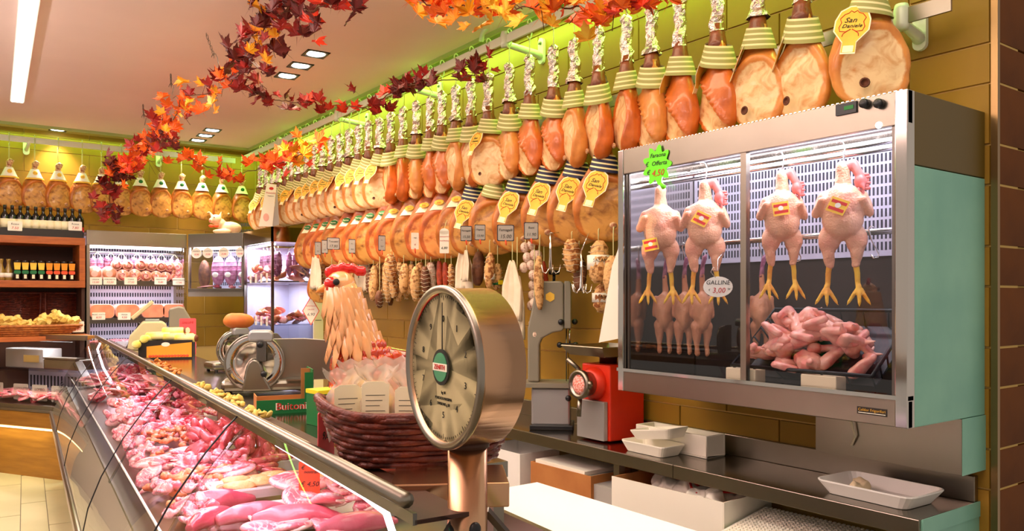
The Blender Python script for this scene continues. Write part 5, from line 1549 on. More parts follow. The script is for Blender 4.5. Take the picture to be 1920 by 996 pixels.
# ================================================================== SLICERS
def slicer(q, rz, k, label):
    t = thing('meat_slicer', label, 'slicer', (q.x, q.y, TZ), rz)
    t.scale = (k, k, k)
    bd = MB().bb((-.17, -.02, .012), (.30, .20, .07)).build('base', 'steel', t, bevel=.02)
    MB().lathe([(.13, .018), (.147, .0), (.150, -.008), (.146, -.012), (.10, -.016), (.098, -.012), (.0, -.012)], 48, ax='y', o=(0, -.02, .165)).build('blade_disc', 'steel_mirror', t)
    MB().tube([(.147 * math.cos(2 * PI * i / 40), -.03, .165 + .147 * math.sin(2 * PI * i / 40)) for i in range(41)], .006, 8, caps=False).build('ring_guard', 'steel', t)
    MB().prism([(.045 * math.cos(a_) - .03, .0 + .085 * math.sin(a_) + .10) for a_ in [PI * i / 10 for i in range(11)]] + [(-.09, .02), (.06, .02)], .035, Matrix.Translation((.03, -.06, 0))).build('blade_cover', 'steel', t, bevel=.008)
    MB().prism([(-.06, .275), (.06, .275), (.066, .315), (.05, .335), (-.05, .335), (-.064, .315)], .09, Matrix.Translation((.03, -.02, 0))).build('sharpener_cover', 'silver_paint', t, bevel=.012)
    MB().bb((.01, -.06, .17), (.06, -.03, .285)).build('sharpener_arm', 'steel_dark', t, bevel=.006)
    for x_, z_ in ((.05, .11), (.03, .26)): MB().lathe([(.014, 0), (.016, -.03), (.01, -.036)], 14, ax='y', o=(x_, -.075 if z_ < .2 else -.055, z_)).build('knob', 'black_plastic', t)
    MB().prism([(.05, .06), (.36, .06), (.40, .12), (.395, .22), (.34, .275), (.22, .285), (.05, .285)], .012, Matrix.Translation((.03, .06, 0))).build('side_plate', 'steel', t, bevel=.003)
    MB().bb((.16, -.09, .07), (.30, .05, .078)).build('carriage_tray', 'steel', t)
    for x_ in (-.14, .27):
        for y_ in (0, .17): MB().lathe([(.014, 0), (.012, .014)], 10, o=(x_, y_, 0)).build('rubber_foot', 'black_plastic', t)
    return t
q = at_z(478, 738, TZ)
slicer(q, face_cam(q) - .06, .80, 'large steel meat slicer with round blade near the green box')
q = at_z(415, 700, TZ)
t = sl2 = slicer(q + V((.10, .10, 0)), face_cam(q) + .35, .72, 'smaller steel meat slicer behind the large one')
q = at_depth(432, 607, 5.75)
o = fuse(MB().ell((0, 0, 0), (.085, .055, .045), 16, 10).ell((-.03, 0, .006), (.05, .05, .04), 12, 8), .008, 1, 'bread_loaf', 'bread')
tag(link('bread_loaf', o, None, (sl2.location.x + .02, sl2.location.y - .01, TZ + .335 * .72 + .034), rz=face_cam(q)), 'golden bread loaf lying on top of the smaller slicer', 'bread')

# cash scale terminals at the far end of the counter
def terminal(px, py, t_, k, rz, label, tall):
    q = at_depth(px, py, t_); 
    t = thing('counter_terminal', label, 'terminal', (q.x, q.y, TZ if not tall else TZ), rz)
    t.scale = (k, k, k)
    MB().prism([(-.17, 0), (.15, 0), (.11, .20), (.08, .22), (-.06, .22), (-.15, .11)], .26).build('housing', 'silver_grey' if tall else 'dial', t, bevel=.012)
    MB().prism([(-.165, .02), (-.155, .012), (-.06, .20), (-.075, .21)], .18, Matrix.Translation((-.012, 0, .0))).build('screen', 'box_black', t)
    MB().bb((-.04, -.11, .22), (.06, .11, .235)).build('top_plate', 'silver_grey', t)
    if not tall: MB().box((-.06, -.03, .31), (.03, .22, .20), ry=R(48)).build('raised_display', 'dial', t, bevel=.006)
    return t
terminal(283, 640, 6.3, 1.0, face_cam(at_depth(283, 640, 6.3)), 'cream shop scale terminal with raised slanted display', False)
q = at_depth(340, 600, 6.4)
t = thing('customer_display', 'grey hooded customer display on a stalk right of the cream terminal', 'display', (q.x, q.y, TZ), face_cam(q))
MB().lathe([(.12, 0), (.11, .04), (.05, .06), (.03, .10)], 20).build('foot', 'silver_grey', t)
MB().prism([(-.09, .12), (.10, .12), (.08, .22), (.02, .33), (-.02, .34), (-.09, .32)], .14).build('hood', 'grey_paint', t, bevel=.012)
MB().bb((-.094, -.055, .15), (-.089, .055, .30)).build('screen', 'screen_blue', t)
# wrapped plates of food beyond the salami carton
q = at_z(255, 632, TZ)
q = cpt(.28, 6.05, TZ)
t = thing('snack_plate', 'steel plate heaped with pale shavings beside the cream terminal', 'plate', (q.x, q.y, TZ), 0)
MB().lathe([(.0, .004), (.11, .006), (.15, .02), (.152, .024), (.11, .012), (0, .01)], 28).build('plate', 'steel', t)
hl = fuse(MB().ell((0, 0, .03), (.10, .09, .035), 14, 8), .009, 0, 'shavings', 'pasta', wob=.03, ws=35)
link('shavings', hl, t)['kind'] = 'stuff'
# dried nibbles along the ledge between glass rail and steel top
for j, (s_, lb) in enumerate(((3.05, 'the green box'), (4.6, 'the gold carton'))):
    b = MB()
    for i in range(60):
        b.ell((gm.uniform(-.035, .035), gm.uniform(-.55, .55) * (1 if j == 0 else .8), gm.uniform(0, .022)), (gm.uniform(.008, .02), gm.uniform(.008, .02), .006), 6, 4, rot=Matrix.Rotation(gm.uniform(0, 3), 3, V((1, gm.random(), 0))))
    o = b.build('dried_chips', 'bread' if j else 'pasta', None, cpt(.072, s_, 1.299), -CA)
    tag(o, 'heap of dried golden chips on the dark ledge near %s' % lb, 'food', 'dried chips on the ledge', 'stuff')

# ================================================================== FAR WALL: wine shelf, refrigerated cases
YF = 9.32
def fwp(px, py, y=YF): return at_y(px, py, y)
x1 = fwp(160, 450).x
sh = thing('wooden_shelf_unit', 'brown wooden shelf unit with wine and jars against the far wall', 'shelf', (x1, YF, 0))
zt, zm = fwp(80, 449).z + .03, fwp(80, 530).z + .02
WSH = 2.0
MB().bb((-WSH, 0, zt - .075), (0, .55, zt)).build('shelf_board', 'wood', sh, bevel=.004)
MB().bb((-WSH, 0, zm - .07), (0, .55, zm)).build('shelf_board', 'wood', sh, bevel=.004)
MB().bb((-.055, .0, zm), (0, .55, zt - .076)).build('side_panel', 'wood', sh, bevel=.003)
MB().bb((-WSH, .50, .9), (0, .55, zt - .076)).build('back_panel', 'wood_dark', sh)
MB().bb((-.03, .04, .0), (0, .50, zm - .071)).build('side_panel', 'wood_dark', sh)
MB().bb((-WSH, .2, 0), (-.03, .5, .95)).build('cupboard', 'wood_dark', sh)
bt = thing('bottle_crate', 'long black crate holding the row of wine bottles on top of the shelf', 'crate', (x1 - .02, YF + .02, zt))
MB().bb((-1.9, 0, 0), (0, .006, .075)).bb((-1.9, .12, 0), (0, .126, .075)).bb((-.006, 0.006, 0), (0, .12, .075)).bb((-1.9, .006, 0), (0, .12, .004)).build('crate', 'box_black', bt)
BT = MB().lathe([(.036, .0), (.038, .01), (.038, .185), (.034, .205), (.016, .235), (.0135, .25), (.0135, .285), (.0155, .287), (.0155, .30), (0, .302)], 16).mesh('bottle_glass', 'wine_glass')
BL1 = MB().lathe([(.0388, .075), (.0388, .165)], 16).mesh('label', 'label_cream')
BL2 = MB().lathe([(.0388, .06), (.0388, .11)], 16).mesh('label', 'ink_red')
CAP = MB().lathe([(.0158, .262), (.016, .302), (0, .3025)], 12).mesh('capsule', 'box_black')
bx = [-14, 9, 23, 38, 52, 67, 81, 95, 109, 122, 136, 150]
for i, px in enumerate(bx):
    p = fwp(px, 430, YF + .08)
    t = thing('wine_bottle', 'dark wine bottle, %s from the left in the crate above the shelf' % ORD[i], 'bottle', (p.x, YF + .083, zt + .005), 0, 'wine bottles above the shelf')
    link('bottle_glass', BT, t); link('capsule', CAP, t)
    link('label', BL1 if i < 10 else BL2, t)
OB = MB().lathe([(.03, 0), (.034, .01), (.034, .10), (.018, .15), (.015, .17), (.02, .20), (.022, .215), (0, .218)], 14).mesh('bottle_glass', 'bottle_clear')
OL = MB().lathe([(.0348, .03), (.0348, .075)], 14).mesh('label', 'card_white')
for i, px in enumerate((2, 16)):
    p = fwp(px, 505, YF + .1)
    t = thing('oil_bottle', 'stoppered clear bottle with round white label, %s pair on middle shelf' % ('left of the', 'right of the')[i], 'bottle', (p.x, p.y, zm), 0, 'stoppered bottles on the middle shelf')
    link('bottle_glass', OB, t); link('label', OL, t)
JR = MB().lathe([(.030, 0), (.035, .01), (.036, .17), (.038, .19), (.038, .205), (0, .206)], 14).mesh('jar_body', 'jar_dark')
for i, px in enumerate((32, 47, 62, 77, 92, 106, 120, 134)):
    p = fwp(px, 505, YF + .08)
    g_ = i < 4
    t = thing('sauce_jar', 'dark sauce jar with %s label, %s from the left on the middle shelf' % ('green' if g_ else 'orange-red', ORD[i]), 'jar', (p.x, p.y, zm), 0, 'sauce jars on the middle shelf')
    link('jar_body', JR, t)
    MB().prism(rrect(.058, .036, .012), .002, Matrix.Translation((0, -.038, .085))).build('label', 'box_green' if g_ else 'card_red', t)
    MB().prism([(-.024, .11), (.024, .11), (.03, .18), (-.03, .18)], .002, Matrix.Translation((0, -.038, 0))).build('top_print', 'label_yellow' if g_ else 'label_orange', t)
    MB().prism([(-.012, .02), (.012, .02), (.012, .06), (-.012, .06)], .002, Matrix.Translation((0, -.038, 0))).build('neck_print', 'label_cream', t)
for i, px in enumerate((42, 120)):
    p = fwp(px, 590, YF + .40)
    t = thing('wicker_panel_basket', 'upright dark wicker tray leaning in the lower shelf bay, %s' % ('left one' if i == 0 else 'right one'), 'basket', (p.x, YF + .42, 1.32), 0)
    hw_ = .215
    MB().tube([(-hw_, 0, 0), (hw_, 0, 0), (hw_, 0, .42), (-hw_, 0, .42), (-hw_, 0, 0)], .016, 6).build('rim', 'wicker', t)
    b = MB()
    for k_ in range(22): b.tube([(-hw_, 0, .02 + k_ * .018), (hw_, .004, .02 + k_ * .018)], .0085, 5)
    b.build('weave', 'wicker', t)['kind'] = 'stuff'
t = thing('shelf_counter', 'counter board under the shelf holding the pasta basket', 'counter', (x1 - 1.5, YF - .48, 0))
MB().bb((-.5, 0, 1.27), (1.49, .47, 1.315)).build('board', 'wood', t)
for x_ in (-.48, 1.44): MB().bb((x_, .40, 0), (x_ + .04, .44, 1.269)).build('leg', 'wood_dark', t)
pb = fwp(62, 615, YF - .25)
t = thing('pasta_basket', 'wide wicker basket heaped with bagged yellow pasta at far left', 'basket', (pb.x - .02, YF - .24, 1.316), 0)
b = MB()
for j in range(5):
    f = j / 4
    b.tube([((.34 + .12 * f) * math.cos(2 * PI * k_ / 32), (.15 + .05 * f) * math.sin(2 * PI * k_ / 32), .012 + f * .085) for k_ in range(33)], .014, 6, caps=False)
b.build('woven_side', 'wicker_tan', t)['kind'] = 'stuff'
MB().ell((0, 0, .02), (.36, .16, .02), 20, 6).build('bottom', 'wicker_tan', t)
pbm = fuse(MB().ell((0, 0, 0), (.09, .06, .045), 12, 8).ell((.05, 0, .03), (.06, .05, .04), 10, 8), .008, 0, 'pasta_bag', 'pasta', wob=.03, ws=30)
for i in range(12):
    o = link('pasta_bag', pbm, None, (pb.x - .36 + .062 * i, YF - .24 + gm.uniform(-.07, .05), 1.43 + .035 * math.sin(i) + (.05 if i > 8 else 0)), rot=(0, gm.uniform(-.5, .3), gm.uniform(0, 6)), scale=gm.uniform(.85, 1.15))
    tag(o, 'crinkled clear bag of yellow pasta, %s from left in the wide basket' % ORD[i], 'pasta', 'pasta bags in the wicker basket')
p = fwp(144, 613, YF - .3)
card('price_card', 'small white price card reading 3,80 beside the pasta basket', 'sign', p, 0, 'rect', .13, .11, 'card_white', [('Taralli', .03, 0, .025, 'ink'), ('3,80', .045, 0, -.022, 'ink_red')])
for i, (px, py, s_) in enumerate(((28, 424, '7,50'), (141, 424, '7,80'))):
    p = fwp(px, py, YF + .01)
    card('price_card', 'white price card reading %s on the %s of the bottle crate' % (s_, 'left part' if i == 0 else 'right end'), 'sign', p, 0, 'rect', .125, .095, 'card_white', [('Rosso', .028, 0, .02, 'ink'), (s_, .036, 0, -.02, 'ink_red')])

# ---- big open refrigerated case on the far wall
xa, xb = fwp(163, 440, YF - .02).x, fwp(351, 440, YF - .02).x
zc = at_y(163, 431, YF).z
zf = .5
W_ = xb - xa
rc = thing('refrigerated_case', 'open refrigerated wall case with cured hams and mortadella, far wall', 'fridge', (xa, YF, 0))
MB().bb((0, 0, zc - .155), (W_, .03, zc)).bb((0, .03, zc - .02), (W_, .53, zc)).build('top_fascia', 'steel', rc, bevel=.004)
for a_ in (0, W_ - .03): MB().bb((a_, 0.0, zf), (a_ + .03, .53, zc - .156)).build('side_panel', 'glass_dark' if a_ else 'steel', rc)
MB().bb((.03, .48, zf), (W_ - .03, .53, zc - .03)).build('back_panel', 'case_back', rc)
b = MB()
for r_ in range(17):
    z_ = 1.02 + r_ * .085
    if z_ > zc - .16: break
    for k_ in range(34): b.bb((.05 + k_ * (W_ - .1) / 34, .477, z_), (.05 + k_ * (W_ - .1) / 34 + .014, .4795, z_ + .045))
b.build('slots', 'slot', rc)['kind'] = 'stuff'
SHZ = [fwp(250, 529, YF + .05).z, fwp(250, 598, YF + .05).z, fwp(250, 634, YF + .05).z - .06]
for z_ in SHZ:
    MB().bb((.032, .04, z_ - .02), (W_ - .035, .475, z_)).build('shelf', 'steel', rc)
    MB().bb((.032, .028, z_ - .045), (W_ - .035, .039, z_ + .012)).build('shelf_edge', 'steel_dark', rc)
    MB().tube([(.05, .06, z_ - .035), (W_ - .05, .06, z_ - .035)], .008, 6).build('lamp_tube', 'led', rc)
MB().tube([(.04, .07, zc - .17), (W_ - .04, .07, zc - .17)], .014, 8).build('lamp_tube', 'led', rc)
MB().tube([(.03, .16, zc - .22), (W_ - .03, .16, zc - .22)], .008, 8).build('hanging_rod', 'chrome', rc)
MB().bb((0, 0, 0), (W_, .53, .5)).build('base', 'steel_dark', rc)
light('case_lamp_light', 'AREA', (xa + W_ / 2, YF + .10, zc - .19), 7, (.92, .88, 1), size=(W_ - .1, .06))
light('case_lamp_light', 'AREA', (xa + W_ / 2, YF + .12, SHZ[0] - .05), 4, (.92, .90, 1), size=(W_ - .1, .05))
light('case_lamp_light', 'AREA', (xa + W_ / 2, YF + .12, SHZ[1] - .05), 3, (.92, .90, 1), size=(W_ - .1, .05))
def coppa_mesh(m):
    b = MB().ell((-.035, 0, -.13), (.034, .035, .10), 12, 9).ell((.035, 0, -.125), (.032, .034, .095), 12, 9)
    for z_ in (-.06, -.10, -.14, -.18): b.tube([(.036 * math.cos(k_ * PI / 8) - .035, .037 * math.sin(k_ * PI / 8), z_) for k_ in range(17)], .003, 5, caps=False).tube([(.034 * math.cos(k_ * PI / 8) + .035, .036 * math.sin(k_ * PI / 8), z_) for k_ in range(17)], .003, 5, caps=False)
    return b.mesh('meat_pair', m)
dm('purple_light', (214, 150, 186), .45, col2=(170, 90, 130), scale=20, bump=.3)
CP = [coppa_mesh('purple_light'), coppa_mesh('purple_meat')]
CPS = MB().tube([(-.035, 0, -.03), (0, 0, .012), (.035, 0, -.03)], .003, 5).mesh('string', 'string')
for i, px in enumerate((182, 208, 228, 257, 282, 303, 327)):
    p = fwp(px, 480, YF + .16)
    t = thing('cured_sausage_pair', 'netted %s cured meat pair, %s from the left in the far case' % ('dark' if i in (1, 3, 5) else 'pinkish', ORD[i]), 'salami', (p.x, YF + .16, zc - .235), 0, 'hanging cured meats in the far wall case')
    link('meat_pair', CP[1 if i in (1, 3, 5) else 0], t, scale=(1, 1, .8 if i in (1, 3) else 1.05)); link('string', CPS, t)
RL = MB().lathe([(0, -.16), (.055, -.155), (.062, -.14), (.062, .15), (0, .152)], 20, ax='y').mesh('roll', 'meat_pale')
RL2 = MB().tube([(.008 * k_ * math.cos(k_ * .55) / 2.2, -.162, .008 * k_ * math.sin(k_ * .55) / 2.2) for k_ in range(1, 13)], .005, 5).mesh('spiral_cut', 'meat_red')
RF = MB().lathe([(.0, -.158), (.05, -.1575)], 18, ax='y').mesh('cut_face', 'cooked_ham')
rr_ = random.Random(4)
for i, (px, dz, k_) in enumerate(((177, .085, 1.35), (205, .085, 1.35), (231, .07, 1.1), (253, .072, 1.2), (274, .065, 1.05), (293, .065, 1.05), (311, .062, .95), (331, .06, .95),
                             (219, .19, .9), (240, .19, .9), (265, .20, 1.0), (284, .195, 1.0), (303, .19, .95), (319, .185, .9), (333, .18, 1.0), (333, .12, .9))):
    p = fwp(px, 520, YF + .08)
    t = thing('rolled_meat', 'rolled pork joint, %s on the far case shelf' % ('%s from left in lower row' % ORD[i] if i < 8 else '%s from left in upper row' % ORD[i - 8]), 'meat', (p.x, YF + .225, SHZ[0] + dz - (.0 if i < 8 else .008)), 0, 'rolled joints on the far case shelf')
    t.scale = (k_, .95, k_)
    link('roll', RL, t); link('cut_face', RF, t)
    if i > 1: link('spiral_cut', RL2, t, rot=(0, rr_.uniform(0, 6), 0))
for i, px in enumerate((191, 239, 287, 325)):
    p = fwp(px, 580, YF + .09)
    t = thing('cooked_ham_block', 'pink rounded cooked ham slab, %s from left on the middle case shelf' % ORD[i], 'ham', (p.x, YF + .22, SHZ[1] + .082), 0, 'cooked ham blocks in the far wall case')
    MB().prism(rrect(.245, .16, .06, 5), .30).build('fat_edge', 'meat_pale', t, bevel=.012)
    MB().prism(rrect(.225, .142, .05, 5), .004, Matrix.Translation((0, -.152, 0))).build('cut_face', 'cooked_ham', t)
for i in range(5):
    p = fwp(180 + i * 32, 630, YF + .1)
    o = link('packed_meat', PIECE['steak'][i % 3], None, (p.x, YF + .2, SHZ[2] + .01), rz=i, scale=1.6); tag(o, 'red packed meat slice on the lowest shelf of the far case', 'meat', 'packed meat on the lowest far shelf')
for i, (px, py, nm, pr) in enumerate(((179, 527, 'LINGUA', '13,00'), (206, 527, 'PORCHETTA', '13,50'), (245, 527, 'COPPA', '17,50'), (301, 527, 'PANCETTA', '9,80'), (335, 528, 'ARROTOLATA', '17,90'), (185, 593, 'PROSC. COTTO', '8,50'), (233, 593, 'PRAGA', '9,50'))):
    p = fwp(px, py, YF + .012)
    card('price_card', 'white price card reading %s %s clipped to the far case shelf' % (nm.capitalize(), pr), 'sign', p, 0, 'rect', .125, .078, 'card_white', [(nm, .019, 0, .016, 'ink'), (pr, .03, 0, -.014, 'ink_red')])

# ---- corner case: diagonal hung unit
c0, c1 = V((2.275, 9.27, 0)), V((2.705, 8.70, 0))
dv = c1 - c0; LD = dv.length; rzc = math.atan2(dv.y, dv.x)
zb = at_depth(400, 548, 8.9).z
kc = thing('corner_case', 'steel diagonal corner case with hanging netted hams in the far corner', 'fridge', c0, rzc)
MB().bb((0, 0, zc - .15), (LD, .03, zc)).bb((0.0, .03, zc - .02), (LD, .33, zc)).build('top_fascia', 'steel', kc, bevel=.004)
MB().bb((0, 0, zb), (LD, .40, zb + .035)).bb((0, 0, zb - .05), (LD, .02, zb + .04)).build('bottom_tray', 'steel', kc)
MB().bb((.02, .40, zb), (LD - .02, .42, zc - .03)).build('back_panel', 'case_back', kc)
b = MB()
for r_ in range(10):
    for k_ in range(26): b.bb((.04 + k_ * (LD - .08) / 26, .397, zb + .08 + r_ * .075), (.04 + k_ * (LD - .08) / 26 + .012, .3995, zb + .12 + r_ * .075))
b.build('slots', 'slot', kc)['kind'] = 'stuff'
for a_ in (0, LD - .02): MB().bb((a_, 0, zb), (a_ + .02, .03, zc - .15)).build('post', 'steel', kc)
MB().tube([(.03, .06, zc - .165), (LD - .03, .06, zc - .165)], .012, 8).build('lamp_tube', 'led', kc)
MB().bb((.02, .004, zb + .04), (LD - .02, .008, zc - .152)).build('glass_front', 'glass_case', kc)
MB().tube([(.03, .15, zc - .2), (LD - .03, .15, zc - .2)], .008, 8).build('hanging_rod', 'chrome', kc)
def kp(x_, y_, z_): return c0 + Matrix.Rotation(rzc, 3, 'Z') @ V((x_, y_, z_))
light('corner_lamp_light', 'AREA', kp(LD / 2, .1, zc - .18), 8, (.92, .88, 1), rot=(0, 0, rzc), size=(LD - .1, .06))
SPK = MB().ell((0, 0, -.20), (.088, .06, .17), 16, 12)
for k_ in range(8): SPK.tube([(.09 * math.sin(.35 + k_ * .3) * math.cos(a_ * PI / 8), .063 * math.sin(.35 + k_ * .3) * math.sin(a_ * PI / 8), -.20 + .17 * math.cos(.35 + k_ * .3)) for a_ in range(17)], .003, 4, caps=False)
SPM = SPK.mesh('netted_meat', 'purple_light')
SPT = MB().tube([(0, 0, -.03), (0, 0, .01)], .004, 5).mesh('string', 'string')
for i, (f, k_) in enumerate(((.14, 1), (.40, 1), (.63, 1), (.88, 1))):
    t = thing('netted_ham', '%s netted cured ham hanging in the corner case, %s from left' % ('dark' if i == 0 else 'pink', ORD[i]), 'ham', kp(LD * f, .15, zc - .215), rzc, 'netted hams in the corner case')
    link('netted_meat', SPM if i else MB().ell((0, 0, -.24), (.075, .055, .17), 14, 10).mesh('netted_meat', 'sal_dark'), t, scale=(.98, .9, .98)); link('string', SPT, t)
    if i:
        MB().ell((0, -.056, -.24), (.04, .006, .03), 12, 6).build('label', 'card_white', t)
for i, f in enumerate((.16, .37, .66, .95)):
    p = kp(LD * f, -.004, zc - .215)
    card('price_card', 'round white price tag, %s from the left atop the corner case' % ORD[i], 'sign', p, rzc, 'oval', .135 if i < 3 else .10, .115, 'card_white', [('CULATELLO', .018, 0, .02, 'ink'), ('19,90', .03, 0, -.018, 'ink_red')], group='round price tags on the corner case')
for i, (f, k_, m_) in enumerate(((.15, 'pale', 1.1), (.38, 'liver', .8), (.62, 'chunk', .9), (.86, 'chop', 1.1))):
    o = link('sliced_meat', PIECE[k_][0], None, kp(LD * f, .16, zb + .055), rz=rzc, scale=m_); tag(o, ('stacked pale slices', 'dark meat piece', 'round red meat piece', 'pink sliced ham pack')[i] + ' on the corner case tray', 'meat')

# ---- glass tower case on the right wall at the far end
tx, ty0, ty1 = 2.71, 7.80, 8.69
tcs = thing('tower_case', 'tall glass-fronted steel case with cured meats at the right wall far end', 'fridge', (tx, ty0, 0))
DX, DY = WX - tx - .01, ty1 - ty0
MB().bb((0, 0, zc - .15), (.02, DY, zc)).bb((0, 0, zc - .15), (DX, .02, zc)).build('top_fascia', 'steel_mirror', tcs)
MB().bb((.02, .02, zc - .14), (DX, DY, zc - .12)).build('top', 'steel', tcs)
for x_, y_ in ((0, 0), (0, DY - .025), (DX - .03, 0)): MB().bb((x_, y_, 0), (x_ + .025, y_ + .025, zc - .15)).build('post', 'steel_dark', tcs)
MB().bb((.005, .03, .95), (.010, DY - .03, zc - .155)).build('glass_door', 'glass_case', tcs)
MB().bb((.03, .005, .95), (DX - .03, .010, zc - .155)).build('side_glass', 'glass_case', tcs)
MB().bb((DX - .03, .03, .95), (DX - .01, DY, zc - .155)).build('back_panel', 'case_back', tcs)
MB().bb((.03, DY - .03, .95), (DX - .03, DY - .01, zc - .155)).build('back_panel', 'case_back', tcs)
MB().bb((.03, .03, 0), (DX, DY, .95)).build('base', 'steel_dark', tcs)
TSZ = [1.86, 1.42, 1.1]
for z_ in TSZ: MB().bb((.02, .02, z_ - .012), (DX - .04, DY - .04, z_)).build('shelf', 'glass_dark' if z_ < 1.8 else 'steel', tcs)
MB().tube([(.05, .05, zc - .17), (.05, DY - .05, zc - .17)], .012, 8).build('lamp_tube', 'led', tcs)
light('tower_lamp_light', 'AREA', (tx + .16, (ty0 + ty1) / 2, zc - .18), 14, (.90, .86, 1), size=(.3, .7))
light('tower_lamp_light', 'AREA', (tx + .16, (ty0 + ty1) / 2, 1.83), 9, (.90, .88, 1), size=(.3, .7))
for i in range(7):
    yy = ty0 + .10 + i * .11 if i < 5 else ty0 + .08
    xx = tx + .10 if i < 5 else tx + .24 + .13 * (i - 5)
    t = thing('cured_sausage_pair', 'purple netted meat pair hanging in tower case, %s' % ('%s from the near corner along its front' % ORD[i] if i < 5 else '%s along its glass side' % ORD[i - 5]), 'salami', (xx, yy, zc - .20), -PI / 2 if i < 5 else 0, 'purple meats hanging in the tower case')
    link('meat_pair', CP[(i + 1) % 2], t, scale=(.9, .9, 1.3)); link('string', CPS, t)
for z_, nn, ks in ((TSZ[0], 22, ('bit', 'chop', 'pale')), (TSZ[1], 26, ('steak', 'pinkbit', 'pale', 'bit'))):
    for i in range(nn):
        k_ = ks[i % len(ks)]
        side = i % 3 == 2
        p = (tx + (.32 + gm.uniform(-.12, .08) if side else .10 + gm.uniform(-.03, .08)), ty0 + (.12 + gm.uniform(-.03, .06) if side else .14 + gm.uniform(0, .62)), z_ + .02 + gm.uniform(0, .12))
        o = link('deli_meat', PIECE[k_][i % len(PIECE[k_])], None, p, rot=(gm.uniform(-.6, .6), gm.uniform(-.6, .6), gm.uniform(0, 6)), scale=2.0 if 'bit' in k_ else 1.1)
        tag(o, 'piece of cured meat piled on the %s shelf of the tower case' % ('upper' if z_ > 1.7 else 'lower'), 'meat', 'cured meats on the %s tower shelf' % ('upper' if z_ > 1.7 else 'lower'))
for r_ in (0, 1):
    for i in range(4):
        card('price_card', 'tiny white upright price card on the %s tower shelf, %s from near corner' % (('upper', 'lower')[r_], ORD[i]), 'sign', (tx - .004, ty0 + .13 + i * .17, TSZ[r_] + .03), -PI / 2, 'rect', .055, .095, 'card_white', [('9,5', .026, 0, 0, 'ink_red')], group='tiny price cards on the tower case')
# beige patterned strip and wooden posts beside the tower
t = thing('gauge_board', 'narrow beige marked strip standing beside the tower case', 'board', (3.12, 7.60, 0))
MB().bb((-.05, 0, 0), (.05, .02, 2.05)).build('strip', 'label_cream', t)
for i in range(5): MB().bb((-.035, -.002, 1.02 + i * .22), (.03, -.0005, 1.025 + i * .22)).build('mark', 'ink', t)

# ---- ceramic pig on the corner case
p = at_depth(425, 437, 8.9)
t = thing('ceramic_pig', 'cream ceramic lying pig figurine with pink bow on the corner case', 'figurine', (p.x, p.y + .04, zc + .0), face_cam(p))
b = MB().ell((.05, 0, .075), (.125, .075, .075), 16, 10).ell((-.10, -.02, .165), (.062, .055, .06), 14, 10).ell((-.05, 0, .12), (.06, .06, .06), 12, 9)
b.ell((-.04, -.07, .03), (.10, .04, .03), 12, 8).tube([(-.13, -.03, .155), (-.165, -.045, .15)], [.032, .026], 12)
for s in (-1, 1): b.tube([(-.10 + s * .04, 0, .20), (-.11 + s * .065, -.005, .26)], [.022, .004], 8)
link('body', fuse(b, .007, 2, 'body', 'pig'), t)
MB().ell((-.168, -.048, .15), (.008, .024, .020), 12, 8).build('snout', 'pink', t)
MB().ell((-.12, -.072, .185), (.006, .005, .006), 8, 6).build('eye', 'ink', t)
MB().ell((-.15, -.06, .09), (.03, .014, .018), 10, 7).ell((-.10, -.075, .09), (.03, .014, .018), 10, 7).build('bow', 'card_red', t)
# standing leaflet box among the hams
p = at_depth(500, 400, 7.9)
t = thing('prosciutto_leaflet', 'tall white folded leaflet with oval red logo standing on the tower case', 'poster', (p.x, p.y, zc), face_cam(p))
hgt = .42
MB().prism([(-.075, 0), (.055, 0), (.095, hgt), (.0, hgt + .01)], .006).build('front', 'card_white', t)
MB().prism([(.055, 0), (.12, 0.02), (.10, hgt)], .006, Matrix.Translation((0, .006, 0))).build('fold', 'card_grey', t)
MB().prism(circ(.022, 16, cx=.045, cz=hgt - .04, rz=.015), .009).build('logo', 'ink_red', t)
MB().prism(circ(.028, 16, cx=-.005, cz=.09, rz=.04), .009).build('printed_picture', 'meat_pale', t)
text('lettering', 'Prosciutto', .022, 'ink_red', t, (.042, -.006, hgt - .085))
text('lettering', 'Tradizione', .014, 'ink', t, (.038, -.006, hgt - .115))

# ================================================================== SALAMIS under the lower hams
def salami_mesh(L, r, m, lump=0, net=True, seed=0, nm='casing'):
    g_ = random.Random(seed)
    n_ = 12
    b = MB()
    pts, rs = [], []
    for k_ in range(n_ + 1):
        f = k_ / n_
        pts.append((.008 * math.sin(f * 3 + seed), .006 * math.cos(f * 2 + seed), -L * f))
        rs.append(max(.004, r * min(1, math.sin(PI * min(max(f, .02), .98)) ** .35) * (1 + g_.uniform(-.08, .08) * (1 + lump))))
    b.tube(pts, rs, 12)
    return b.mesh(nm, m)
def net_mesh(L, r, seed=0):
    b = MB()
    for k_ in range(int(L / .03)):
        z_ = -.03 - k_ * .03
        rr2 = r * min(1, math.sin(PI * min(max(-z_ / L, .02), .98)) ** .35) * 1.06
        b.tube([(rr2 * math.cos(a_ * PI / 5), rr2 * math.sin(a_ * PI / 5), z_ + .006 * math.sin(a_ * 1.9 + seed)) for a_ in range(11)], .0018, 3, caps=False)
    return b.mesh('netting', 'cord')
TIES = MB().tube([(0, 0, -.01), (0, 0, .06), (.004, 0, .07)], .003, 5).mesh('string', 'string')
SM = {}
def salami(px, py0, py1, r, m, lab, x=2.96, net=True, grp='netted salamis under the lower hams', sd=0):
    p0, p1 = at_x(px, py0, x), at_x(px, py1, x)
    L = round(p0.z - p1.z, 2)
    key = (L, r, m)
    if key not in SM: SM[key] = (salami_mesh(L, r, m, seed=sd), net_mesh(L, r, sd))
    t = thing('salami', lab, 'salami', (x, p0.y, p0.z), 0, grp)
    link('casing', SM[key][0], t)
    if net: link('netting', SM[key][1], t)
    ts = link('string', TIES, t, scale=(1, 1, max(.3, (SZ - p0.z) / .07)))
    return t
